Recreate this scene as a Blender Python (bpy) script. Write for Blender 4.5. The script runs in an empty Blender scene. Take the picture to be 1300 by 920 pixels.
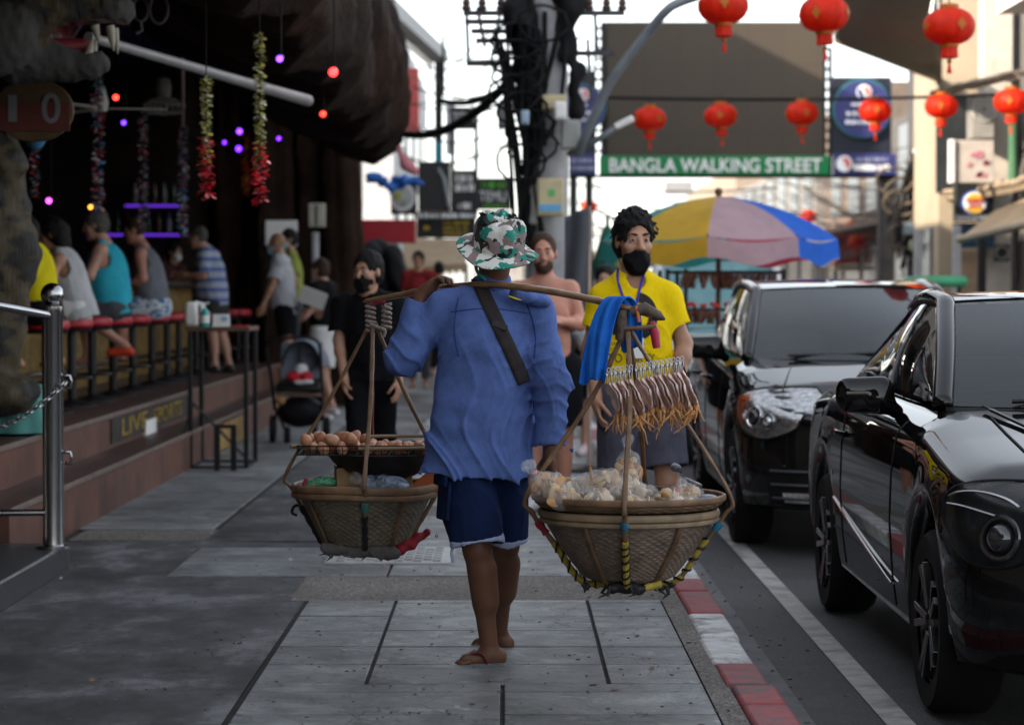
import bpy, math, random
import numpy as np
from mathutils import Vector, Matrix, Euler

random.seed(7)
RNG = np.random.default_rng(11)
sc = bpy.context.scene
COL = sc.collection
R = math.radians
V = lambda *a: np.array(a if len(a) > 1 else a[0], dtype=np.float64)

# ------------------------------------------------------------------ camera
FPX = 85.0 / 36.0 * 1300.0
CAM_H = 1.40
PITCH = math.atan((460 - 375) / FPX)
YAW = -math.atan(5 / FPX)
cam_data = bpy.data.cameras.new('camera')
cam_data.lens = 85.0
cam_data.sensor_width = 36.0
cam_data.sensor_fit = 'HORIZONTAL'
cam_data.clip_start = 0.1
cam_data.clip_end = 1500
cam_data.dof.use_dof = True
cam_data.dof.focus_distance = 9.05
cam_data.dof.aperture_fstop = 3.2
cam_data.dof.aperture_blades = 0
cam = bpy.data.objects.new('camera', cam_data)
COL.objects.link(cam)
cam.location = (0, 0, CAM_H)
cam.rotation_euler = (R(90) - PITCH, 0, YAW)
sc.camera = cam
CROT = Euler(cam.rotation_euler).to_matrix()


def ray(px, py):
 d = CROT @ Vector(((px - 650) / FPX, -(py - 460) / FPX, -1.0))
 return d


def P(px, py, Y):
 """world point seen at a photograph position, standing at street distance Y"""
 d = ray(px, py)
 t = Y / d.y
 return V(d.x * t, Y, CAM_H + d.z * t)


def G(px, py, z=0.0):
 d = ray(px, py)
 t = (z - CAM_H) / d.z
 return V(d.x * t, d.y * t, z)


def S(Y):
 return FPX / Y       # pixels per metre at distance Y


# ------------------------------------------------------------------ materials
MATS = {}


def nodes_of(name):
 m = bpy.data.materials.new(name)
 m.use_nodes = True
 nt = m.node_tree
 b = nt.nodes['Principled BSDF']
 return m, nt, b


def _c(col):
 return (col[0], col[1], col[2], 1.0)


def coord(nt, kind='Object', scale=None):
 tc = nt.nodes.new('ShaderNodeTexCoord')
 if scale is None:
  return tc.outputs[kind]
 mp = nt.nodes.new('ShaderNodeMapping')
 mp.inputs['Scale'].default_value = scale
 nt.links.new(tc.outputs[kind], mp.inputs['Vector'])
 return mp.outputs['Vector']


def noise(nt, vec, scale, detail=4, rough=.55, dist=0):
 n = nt.nodes.new('ShaderNodeTexNoise')
 n.inputs['Scale'].default_value = scale
 n.inputs['Detail'].default_value = detail
 n.inputs['Roughness'].default_value = rough
 n.inputs['Distortion'].default_value = dist
 nt.links.new(vec, n.inputs['Vector'])
 return n.outputs['Fac']


def ramp(nt, fac, stops, interp='LINEAR'):
 r = nt.nodes.new('ShaderNodeValToRGB')
 r.color_ramp.interpolation = interp
 el = r.color_ramp.elements
 while len(el) < len(stops):
  el.new(0.5)
 for e, (p, c) in zip(el, stops):
  e.position = p
  e.color = _c(c) if len(c) == 3 else c
 nt.links.new(fac, r.inputs['Fac'])
 return r.outputs['Color']


def mix(nt, fac, a, b, mode='MIX'):
 m = nt.nodes.new('ShaderNodeMix')
 m.data_type = 'RGBA'
 m.blend_type = mode
 fi, ai, bi = m.inputs[0], m.inputs[6], m.inputs[7]
 for sock, v in ((fi, fac), (ai, a), (bi, b)):
  if hasattr(v, 'links') or hasattr(v, 'is_output'):
   nt.links.new(v, sock)
  elif sock is fi:
   sock.default_value = v
  else:
   sock.default_value = _c(v)
 return m.outputs[2]


def math_node(nt, op, a, b=None):
 m = nt.nodes.new('ShaderNodeMath')
 m.operation = op
 for i, v in enumerate((a, b)):
  if v is None:
   continue
  if hasattr(v, 'is_output'):
   nt.links.new(v, m.inputs[i])
  else:
   m.inputs[i].default_value = v
 return m.outputs[0]


def bump(nt, b, h, strength=.3, dist=.01):
 n = nt.nodes.new('ShaderNodeBump')
 n.inputs['Strength'].default_value = strength
 n.inputs['Distance'].default_value = dist
 nt.links.new(h, n.inputs['Height'])
 nt.links.new(n.outputs['Normal'], b.inputs['Normal'])


def M(name, col=(.5, .5, .5), rough=.6, metal=0.0, var=.15, scale=6.0, bmp=0.0, bscale=60.0, coat=0.0,
  spec=.32, emit=None, estr=0.0, alpha=1.0, trans=0.0, stain=None, stain_amt=.5, sheen=0.0, bdist=.01, sss=0.0):
 if name in MATS:
  return MATS[name]
 m, nt, b = nodes_of(name)
 vec = coord(nt)
 n1 = noise(nt, vec, scale, 5, .6)
 lo = tuple(max(0, c * (1 - var)) for c in col)
 hi = tuple(min(1, c * (1 + var)) for c in col)
 c = ramp(nt, n1, [(.3, lo), (.7, hi)])
 if stain is not None:
  n2 = noise(nt, vec, scale * .35, 6, .65, .6)
  f = ramp(nt, n2, [(.48, (0, 0, 0)), (.66, (stain_amt,) * 3)])
  c = mix(nt, f, c, stain)
 nt.links.new(c, b.inputs['Base Color'])
 b.inputs['Roughness'].default_value = rough
 b.inputs['Metallic'].default_value = metal
 b.inputs['Specular IOR Level'].default_value = spec
 if coat:
  b.inputs['Coat Weight'].default_value = coat
  b.inputs['Coat Roughness'].default_value = .03
 if sheen:
  b.inputs['Sheen Weight'].default_value = sheen
 if sss:
  b.inputs['Subsurface Weight'].default_value = sss
  b.inputs['Subsurface Radius'].default_value = (.02, .008, .004)
 if emit:
  b.inputs['Emission Color'].default_value = _c(emit)
  b.inputs['Emission Strength'].default_value = estr
 if alpha < 1:
  b.inputs['Alpha'].default_value = alpha
 if trans:
  b.inputs['Transmission Weight'].default_value = trans
 if bmp:
  bump(nt, b, noise(nt, vec, bscale, 5, .6), bmp, bdist)
 elif rough > .3 and not emit:
  rr = ramp(nt, noise(nt, vec, scale * 2.3, 4), [(.3, (rough * .85,) * 3), (.7, (min(1, rough * 1.12),) * 3)])
  nt.links.new(rr, b.inputs['Roughness'])
 MATS[name] = m
 return m


def translucent(m, f):
 nt = m.node_tree
 b = nt.nodes['Principled BSDF']
 t = nt.nodes.new('ShaderNodeBsdfTranslucent')
 if b.inputs['Base Color'].is_linked:
  nt.links.new(b.inputs['Base Color'].links[0].from_socket, t.inputs['Color'])
 else:
  t.inputs['Color'].default_value = b.inputs['Base Color'].default_value
 mx = nt.nodes.new('ShaderNodeMixShader')
 mx.inputs[0].default_value = f
 nt.links.new(b.outputs[0], mx.inputs[1])
 nt.links.new(t.outputs[0], mx.inputs[2])
 nt.links.new(mx.outputs[0], nt.nodes['Material Output'].inputs['Surface'])
 return m


# ------------------------------------------------------------------ objects
def woff(o):
 t = V(0, 0, 0)
 while o is not None:
  t = t + V(*o.location)
  o = o.parent
 return t


def tag(o, label=None, cat=None, group=None, kind=None):
 if label:
  o['label'] = label
 if cat:
  o['category'] = cat
 if group:
  o['group'] = group
 if kind:
  o['kind'] = kind
 return o


def thing(name, label, cat, loc=(0, 0, 0), group=None):
 o = bpy.data.objects.new(name, None)
 o.empty_display_size = .1
 COL.objects.link(o)
 o.location = [float(a) for a in loc]
 return tag(o, label, cat, group)


def copy_tree(o, parent=None):
 c = o.copy()
 COL.objects.link(c)
 c.parent = parent
 for ch in list(o.children):
  copy_tree(ch, c)
 return c


def link_mesh(name, verts, faces, mats, parent=None, fm=None, smooth=True, sharp=40, bevel=0.0, subsurf=0):
 me = bpy.data.meshes.new(name)
 off = woff(parent) if parent is not None else V(0, 0, 0)
 vv = np.asarray(verts, dtype=np.float64) - off
 if isinstance(faces, np.ndarray):
  n = len(vv)
  me.vertices.add(n)
  me.vertices.foreach_set('co', vv.astype(np.float32).ravel())
  k = faces.shape[1]
  me.loops.add(faces.size)
  me.loops.foreach_set('vertex_index', faces.astype(np.int32).ravel())
  me.polygons.add(len(faces))
  me.polygons.foreach_set('loop_start', np.arange(0, faces.size, k, dtype=np.int32))
  me.update(calc_edges=True)
 else:
  me.from_pydata([tuple(v) for v in vv], [], [tuple(int(i) for i in f) for f in faces])
  me.update()
 if not isinstance(mats, (list, tuple)):
  mats = [mats]
 for m in mats:
  me.materials.append(m)
 if fm is not None:
  me.polygons.foreach_set('material_index', np.asarray(fm, dtype=np.int32))
 me.polygons.foreach_set('use_smooth', np.full(len(me.polygons), smooth, dtype=bool))
 if smooth and sharp and sharp < 180:
  me.set_sharp_from_angle(angle=R(sharp))
 me.update()
 o = bpy.data.objects.new(name, me)
 COL.objects.link(o)
 if parent is not None:
  o.parent = parent
 if bevel:
  b = o.modifiers.new('bevel', 'BEVEL')
  b.width = bevel
  b.segments = 2
  b.limit_method = 'ANGLE'
  b.angle_limit = R(40)
 if subsurf:
  s = o.modifiers.new('sub', 'SUBSURF')
  s.levels = subsurf
  s.render_levels = subsurf
 return o


def frame_from(d):
 d = d / (np.linalg.norm(d) + 1e-12)
 up = V(0, 0, 1) if abs(d[2]) < .9 else V(0, 1, 0)
 a = np.cross(up, d)
 a /= np.linalg.norm(a)
 b = np.cross(d, a)
 return a, b, d


class MB:
 def __init__(self):
  self.v, self.f, self.m = [], [], []

 def add(self, verts, faces, mi=0):
  k = len(self.v)
  self.v.extend([V(*x) for x in verts])
  self.f.extend([[i + k for i in f] for f in faces])
  self.m.extend([mi] * len(faces))
  return self

 def box(self, c, s, rot=None, mi=0, taper=1.0):
  c = V(*c)
  h = V(*s) / 2
  vs = []
  for z in (-1, 1):
   t = 1.0 if z < 0 else taper
   for x, y in ((-1, -1), (1, -1), (1, 1), (-1, 1)):
    p = V(x * h[0] * t, y * h[1] * t, z * h[2])
    if rot is not None:
     p = np.array(Euler(rot).to_matrix() @ Vector(p))
    vs.append(c + p)
  return self.add(vs, [(3, 2, 1, 0), (4, 5, 6, 7), (0, 1, 5, 4), (1, 2, 6, 5), (2, 3, 7, 6), (3, 0, 4, 7)], mi)

 def box2(self, a, b, mi=0):
  a, b = V(*a), V(*b)
  return self.box((a + b) / 2, np.abs(b - a), None, mi)

 def beam(self, a, b, w, h=None, mi=0):
  a, b = V(*a), V(*b)
  h = h or w
  x, y, d = frame_from(b - a)
  vs = []
  for p in (a, b):
   for i, j in ((-1, -1), (1, -1), (1, 1), (-1, 1)):
    vs.append(p + x * i * w / 2 + y * j * h / 2)
  return self.add(vs, [(3, 2, 1, 0), (4, 5, 6, 7), (0, 1, 5, 4), (1, 2, 6, 5), (2, 3, 7, 6), (3, 0, 4, 7)], mi)

 def tube(self, pts, r, n=10, mi=0, cap=True, flat=1.0):
  pts = [V(*p) for p in pts]
  rs = r if isinstance(r, (list, tuple, np.ndarray)) else [r] * len(pts)
  vs = []
  pa = None
  for i, p in enumerate(pts):
   d = pts[min(i + 1, len(pts) - 1)] - pts[max(i - 1, 0)]
   a, b, d = frame_from(d)
   if pa is not None:
    a = pa - d * np.dot(pa, d)
    nn = np.linalg.norm(a)
    a = a / nn if nn > 1e-6 else frame_from(d)[0]
    b = np.cross(d, a)
   pa = a
   for k in range(n):
    t = 2 * math.pi * k / n
    vs.append(p + (a * math.cos(t) + b * math.sin(t) * flat) * rs[i])
  fs = []
  for i in range(len(pts) - 1):
   for k in range(n):
    fs.append((i * n + k, i * n + (k + 1) % n, (i + 1) * n + (k + 1) % n, (i + 1) * n + k))
  if cap:
   fs.append(tuple(range(n - 1, -1, -1)))
   fs.append(tuple((len(pts) - 1) * n + k for k in range(n)))
  return self.add(vs, fs, mi)

 def lathe(self, prof, n=24, c=(0, 0, 0), mi=0, axis='Z', fn=None, close=False):
  c = V(*c)
  vs, fs = [], []
  L = len(prof)
  for k in range(n):
   t = 2 * math.pi * k / n
   for j, (r, z) in enumerate(prof):
    rr = r if fn is None else fn(r, z, t, j, k)
    p = V(rr * math.cos(t), rr * math.sin(t), z)
    if axis == 'X':
     p = V(p[2], p[0], p[1])
    elif axis == 'Y':
     p = V(p[0], p[2], p[1])
    vs.append(c + p)
  for k in range(n):
   k2 = (k + 1) % n
   for j in range(L - 1):
    q = (k * L + j, k2 * L + j, k2 * L + j + 1, k * L + j + 1)
    fs.append(q if axis != 'Y' else q[::-1])
  return self.add(vs, fs, mi)

 def grid(self, fn, nu, nv, mi=0, flip=False):
  vs = [fn(i / nu, j / nv) for i in range(nu + 1) for j in range(nv + 1)]
  fs = []
  for i in range(nu):
   for j in range(nv):
    a = i * (nv + 1) + j
    q = (a, a + nv + 1, a + nv + 2, a + 1)
    fs.append(q[::-1] if flip else q)
  return self.add(vs, fs, mi)

 def ball(self, c, r, n=14, mi=0, rot=None):
  c = V(*c)
  r = V(r, r, r) if not hasattr(r, '__len__') else V(*r)
  rm = None if rot is None else Euler(rot).to_matrix()
  m = max(6, n // 2 + 2)
  vs, fs = [], []
  for j in range(m + 1):
   ph = math.pi * j / m
   for k in range(n):
    t = 2 * math.pi * k / n
    p = V(math.sin(ph) * math.cos(t), math.sin(ph) * math.sin(t), -math.cos(ph)) * r
    if rm is not None:
     p = np.array(rm @ Vector(p))
    vs.append(c + p)
  for j in range(m):
   for k in range(n):
    fs.append((j * n + k, j * n + (k + 1) % n, (j + 1) * n + (k + 1) % n, (j + 1) * n + k))
  return self.add(vs, fs, mi)

 def prism(self, outline, a, u, w, depth, mi=0):
  """outline of (s,t) pairs in the plane spanned by u,w from point a, extruded by the vector depth"""
  a, u, w, depth = V(*a), V(*u), V(*w), V(*depth)
  n = len(outline)
  lo = [a + u * s + w * t for s, t in outline]
  hi = [p + depth for p in lo]
  fs = [tuple(range(n)), tuple(range(2 * n - 1, n - 1, -1))]
  for i in range(n):
   j = (i + 1) % n
   fs.append((i, i + n, j + n, j))
  return self.add(lo + hi, fs, mi)

 def build(self, name, mats, parent=None, smooth=True, sharp=40, bevel=0.0, subsurf=0):
  return link_mesh(name, self.v, self.f, mats, parent, self.m, smooth, sharp, bevel, subsurf)


def box_thing(name, label, cat, c, s, mat, group=None, rot=None, bevel=.005):
 o = MB().box(c, s, rot).build(name, mat, None, bevel=bevel)
 return tag(o, label, cat, group)


def text(name, body, width, c, mat, parent=None, rot=(R(90), 0, 0), extrude=.004, height=None, bold=0.0, shear=0.0):
 cu = bpy.data.curves.new(name, 'FONT')
 cu.body = body
 cu.align_x = 'CENTER'
 cu.align_y = 'CENTER'
 cu.extrude = extrude
 cu.offset = bold
 cu.shear = shear
 cu.materials.append(mat)
 o = bpy.data.objects.new(name, cu)
 COL.objects.link(o)
 bpy.context.view_layer.update()
 d = o.dimensions
 sx = width / max(d.x, 1e-4)
 sy = sx if height is None else height / max(d.y, 1e-4)
 dg = bpy.context.evaluated_depsgraph_get()
 me = bpy.data.meshes.new_from_object(o.evaluated_get(dg))
 me.transform(Matrix.Diagonal((sx, sy, 1, 1)))
 if not me.materials:
  me.materials.append(mat)
 bpy.data.objects.remove(o)
 o = bpy.data.objects.new(name, me)
 COL.objects.link(o)
 o.rotation_euler = rot
 if parent is not None:
  o.parent = parent
  c = V(*c) - woff(parent)
 o.location = [float(a) for a in c]
 return o


def catmull(pts, n=8):
 pts = [V(*p) for p in pts]
 out = []
 for i in range(len(pts) - 1):
  p0 = pts[max(i - 1, 0)]
  p1, p2 = pts[i], pts[i + 1]
  p3 = pts[min(i + 2, len(pts) - 1)]
  for k in range(n):
   t = k / n
   out.append(.5 * ((2 * p1) + (-p0 + p2) * t + (2 * p0 - 5 * p1 + 4 * p2 - p3) * t * t
        + (-p0 + 3 * p1 - 3 * p2 + p3) * t ** 3))
 out.append(pts[-1])
 return out


def sag(a, b, drop, n=14):
 a, b = V(*a), V(*b)
 return [a + (b - a) * t - V(0, 0, 4 * drop * t * (1 - t)) for t in np.linspace(0, 1, n)]


# ------------------------------------------------------------------ implicit surfaces (surface nets)
class Sdf:
 def __init__(self, h=.006, shell=0.0, disp=None):
  self.p, self.h, self.shell, self.disp, self.post = [], h, shell, disp, []
  self.mats = []

 def _m(self, m):
  if m is None:
   return 0
  if m not in self.mats:
   self.mats.append(m)
  return self.mats.index(m)

 def cap(self, a, b, ra, rb=None, k=.02, m=None, flat=None, cut=None, op='add'):
  self.p.append(dict(t='cap', a=V(*a), b=V(*b), ra=ra, rb=ra if rb is None else rb, k=k, m=self._m(m), flat=flat, cut=cut, op=op))
  return self

 def ell(self, c, r, k=.02, m=None, rot=None, op='add'):
  r = V(r, r, r) if not hasattr(r, '__len__') else V(*r)
  self.p.append(dict(t='ell', c=V(*c), r=r, k=k, m=self._m(m), rot=rot, op=op, cut=None))
  return self

 def keep(self, pt, n):
  """cut away everything on the side the normal points to"""
  self.post.append((V(*pt), V(*n) / np.linalg.norm(n)))
  return self

 def _prim(self, q, X):
  if q['t'] == 'cap':
   a, b = q['a'].astype(np.float32), q['b'].astype(np.float32)
   Y = X - a
   ba = b - a
   if q['flat'] is not None:
    ax, f = q['flat']
    ax = np.asarray(ax, np.float32)
    Y = Y + np.outer(Y @ ax, ax) * np.float32(f - 1)
    ba = ba + ax * float(ba @ ax) * (f - 1)
   bb = float(ba @ ba) + 1e-12
   t = np.clip((Y @ ba.astype(np.float32)) / bb, 0, 1)
   D = Y - t[:, None] * ba.astype(np.float32)
   return np.sqrt((D * D).sum(1)) - (q['ra'] + (q['rb'] - q['ra']) * t)
  Y = X - q['c'].astype(np.float32)
  if q['rot'] is not None:
   Y = Y @ np.asarray(q['rot'], np.float32)
  r = q['r'].astype(np.float32)
  k0 = np.sqrt(((Y / r) ** 2).sum(1))
  k1 = np.sqrt(((Y / (r * r)) ** 2).sum(1)) + 1e-9
  return k0 * (k0 - 1) / k1

 def eval(self, X, want_m=False):
  X = X.astype(np.float32)
  n = len(X)
  d = np.full(n, 9.0, np.float32)
  du = d.copy() if self.shell else None
  best = np.full(n, 9.0, np.float32)
  mm = np.zeros(n, np.int32)

  def smin(A, B, k):
   if k <= 0:
    return np.minimum(A, B)
   h = np.maximum(k - np.abs(A - B), 0) / k
   return np.minimum(A, B) - h * h * k * .25

  for q in self.p:
   e = self._prim(q, X)
   if q['op'] == 'sub':
    d = -smin(-d, e, q['k'])
    if want_m:
     w = (np.abs(e) < .004) & (e < np.abs(d) + .003)
     if q['m']:
      mm[w] = q['m']
    continue
   if du is not None:
    du = smin(du, e, q['k'])
   if q['cut'] is not None:
    for pt, nn in ([q['cut']] if not isinstance(q['cut'], list) else q['cut']):
     e = np.maximum(e, (X - np.asarray(pt, np.float32)) @ np.asarray(nn, np.float32))
   d = smin(d, e, q['k'])
   if want_m:
    w = e < best
    best[w] = e[w]
    mm[w] = q['m']
  if self.disp is not None:
   g = self.disp(X)
   d = d + g
   if du is not None:
    du = du + g
  if du is not None:
   d = np.maximum(d, -(du + self.shell))
  for pt, nn in self.post:
   d = np.maximum(d, (X - pt.astype(np.float32)) @ nn.astype(np.float32))
  return (d, mm) if want_m else d

 def bounds(self):
  lo, hi = V(9e9, 9e9, 9e9), V(-9e9, -9e9, -9e9)
  for q in self.p:
   if q['op'] == 'sub':
    continue
   if q['t'] == 'cap':
    r = max(q['ra'], q['rb'])
    for e in (q['a'], q['b']):
     lo, hi = np.minimum(lo, e - r), np.maximum(hi, e + r)
   else:
    r = q['r'].max()
    lo, hi = np.minimum(lo, q['c'] - r), np.maximum(hi, q['c'] + r)
  return lo - .03, hi + .03

 def mesh(self, relax=1):
  h = self.h
  lo, hi = self.bounds()
  B = 4
  nb = np.ceil((hi - lo) / (h * B)).astype(int) + 1
  N = nb * B
  cc = np.stack(np.meshgrid(*[np.arange(k) for k in nb], indexing='ij'), -1).reshape(-1, 3)
  ctr = lo + (cc + .5) * h * B
  dc = np.concatenate([self.eval(c) for c in np.array_split(ctr, max(1, len(ctr) // 200000))])
  act = np.abs(dc) < h * B * 1.9 + .012
  D = np.repeat(np.repeat(np.repeat(dc.reshape(nb), B, 0), B, 1), B, 2).astype(np.float32)
  ac = cc[act]
  if len(ac) == 0:
   return np.zeros((0, 3)), np.zeros((0, 4), int)
  loc = np.stack(np.meshgrid(*[np.arange(B)] * 3, indexing='ij'), -1).reshape(-1, 3)
  idx = (ac[:, None, :] * B + loc[None]).reshape(-1, 3)
  pts = lo + idx * h
  dd = np.concatenate([self.eval(c) for c in np.array_split(pts, max(1, len(pts) // 300000))])
  D[idx[:, 0], idx[:, 1], idx[:, 2]] = dd
  inside = D < 0
  s = np.zeros(tuple(N - 1), np.int8)
  for i in (0, 1):
   for j in (0, 1):
    for k in (0, 1):
     s += inside[i:N[0] - 1 + i, j:N[1] - 1 + j, k:N[2] - 1 + k]
  cell = np.argwhere((s > 0) & (s < 8))
  ids = np.full(tuple(N - 1), -1, np.int32)
  ids[cell[:, 0], cell[:, 1], cell[:, 2]] = np.arange(len(cell))
  corner = [(i, j, k) for i in (0, 1) for j in (0, 1) for k in (0, 1)]
  cv = {c: D[cell[:, 0] + c[0], cell[:, 1] + c[1], cell[:, 2] + c[2]] for c in corner}
  acc = np.zeros((len(cell), 3))
  cnt = np.zeros(len(cell))
  for c in corner:
   for ax in range(3):
    if c[ax] == 1:
     continue
    e = list(c)
    e[ax] = 1
    a, b = cv[c], cv[tuple(e)]
    w = (a < 0) != (b < 0)
    t = np.where(w, a / np.where(w, a - b, 1), 0)
    p = np.tile(np.array(c, float), (len(cell), 1))
    p[:, ax] += t
    acc += np.where(w[:, None], p, 0)
    cnt += w
  verts = lo + (cell + acc / np.maximum(cnt, 1)[:, None]) * h
  quads = []
  for ax in range(3):
   sl0 = [slice(None)] * 3
   sl1 = [slice(None)] * 3
   sl0[ax] = slice(0, N[ax] - 1)
   sl1[ax] = slice(1, N[ax])
   a, b = inside[tuple(sl0)], inside[tuple(sl1)]
   e = np.argwhere(a != b)
   u, w = [(1, 2), (2, 0), (0, 1)][ax]
   ok = (e[:, u] > 0) & (e[:, w] > 0) & (e[:, u] < N[u] - 1) & (e[:, w] < N[w] - 1)
   e = e[ok]
   fl = a[e[:, 0], e[:, 1], e[:, 2]]
   q = []
   for du_, dw_ in ((-1, -1), (0, -1), (0, 0), (-1, 0)):
    g = e.copy()
    g[:, u] += du_
    g[:, w] += dw_
    q.append(ids[g[:, 0], g[:, 1], g[:, 2]])
   q = np.stack(q, 1)
   q[~fl] = q[~fl][:, ::-1]
   quads.append(q)
  F = np.concatenate(quads)
  F = F[(F >= 0).all(1)]
  for _ in range(relax):
   nn = np.zeros_like(verts)
   cn = np.zeros(len(verts))
   for i in range(4):
    for j in ((i + 1) % 4, (i + 3) % 4):
     np.add.at(nn, F[:, i], verts[F[:, j]])
     np.add.at(cn, F[:, i], 1)
   verts = verts * .5 + .5 * nn / np.maximum(cn, 1)[:, None]
  return verts, F

 def build(self, name, mats=None, parent=None, relax=1, sharp=180):
  v, f = self.mesh(relax)
  fm = None
  if mats is None:
   mats = self.mats
   if len(mats) > 1:
    c = v[f].mean(1)
    _, fm = self.eval(c, True)
  return link_mesh(name, v, f, mats, parent, fm, True, sharp)

 def project(self, pts, d, eps=.003):
  pts = np.array(pts, float)
  d = np.asarray(d, float)
  for _ in range(60):
   e = self.eval(pts)
   pts = pts + d * np.clip((e - eps), -.02, .03)[:, None] * .7
  return pts


def sines(seed, n=7, freq=20.0, amp=.004, aniso=(1, 1, 1)):
 g = np.random.default_rng(seed)
 K = g.normal(size=(n, 3)) * freq * np.array(aniso)
 ph = g.uniform(0, 6.28, n)

 def f(X):
  o = np.zeros(len(X), np.float32)
  for k, p in zip(K, ph):
   o += np.sin(X @ k.astype(np.float32) + np.float32(p))
  return o * np.float32(amp / math.sqrt(n))
 return f
# ------------------------------------------------------------------ light, sky
SUN_EL, SUN_AZ = R(24), None
sd = V(-.82, -.48, 0)
sd = sd / np.linalg.norm(sd)
SUN_DIR = V(sd[0] * math.cos(SUN_EL), sd[1] * math.cos(SUN_EL), math.sin(SUN_EL))
w = bpy.data.worlds.new('World')
sc.world = w
w.use_nodes = True
nt = w.node_tree
bg = nt.nodes['Background']
sky = nt.nodes.new('ShaderNodeTexSky')
sky.sky_type = 'NISHITA'
sky.sun_disc = False
sky.sun_elevation = SUN_EL
sky.sun_rotation = math.atan2(SUN_DIR[0], SUN_DIR[1])
sky.air_density = 1.0
sky.dust_density = 1.4
sky.ozone_density = 1.0
hs = nt.nodes.new('ShaderNodeHueSaturation')
hs.inputs['Saturation'].default_value = .30
nt.links.new(sky.outputs[0], hs.inputs['Color'])
nt.links.new(hs.outputs[0], bg.inputs['Color'])
bg.inputs['Strength'].default_value = .15
ld = bpy.data.lights.new('sun', 'SUN')
ld.energy = 3.2
ld.angle = R(.6)
ld.color = (1, .86, .68)
lo = bpy.data.objects.new('sun', ld)
COL.objects.link(lo)
lo.rotation_euler = Vector(SUN_DIR).to_track_quat('Z', 'Y').to_euler()
sc.view_settings.view_transform = 'Standard'
sc.view_settings.look = 'None'
sc.view_settings.exposure = 1.82
sc.view_settings.gamma = 1
sc.cycles.use_denoising = True
sc.cycles.max_bounces = 6
sc.cycles.transparent_max_bounces = 10
sc.cycles.caustics_reflective = False
sc.cycles.caustics_refractive = False

# ------------------------------------------------------------------ shared materials
BLACK = M('black_metal', (.007, .007, .008), .45, .0, spec=.3)
DARK = M('dark_paint', (.010, .010, .011), .6, spec=.3)
STEEL = M('steel', (.36, .36, .37), .2, 1.0, var=.08)
WHITE = M('white_paint', (.75, .75, .73), .5, var=.06, stain=(.45, .43, .4), stain_amt=.35)
CREAM = M('cream_wall', (.36, .30, .225), .8, var=.1, scale=2, stain=(.32, .27, .2), stain_amt=.5, bmp=.2)
CONC = M('concrete', (.3, .3, .3), .85, var=.2, scale=3, stain=(.13, .13, .13), stain_amt=.5, bmp=.3, bscale=30)
CABLE = M('cable_rubber', (.007, .007, .008), .7, spec=.15)
RUBBER = M('tyre_rubber', (.009, .009, .009), .8, bmp=.2, spec=.2)
REDPAINT = M('red_paint', (.42, .03, .025), .5)
NAVY = M('navy_sign', (.03, .035, .13), .45)
PAPER = M('paper_white', (.78, .78, .76), .8, var=.04)
YELLOWL = M('yellow_lettering', (.7, .48, .03), .6)
WHITEL = M('white_lettering', (.82, .82, .82), .5, var=.03)
BROWNW = M('brown_wood', (.11, .055, .028), .6, var=.35, scale=4, bmp=.3)


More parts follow.
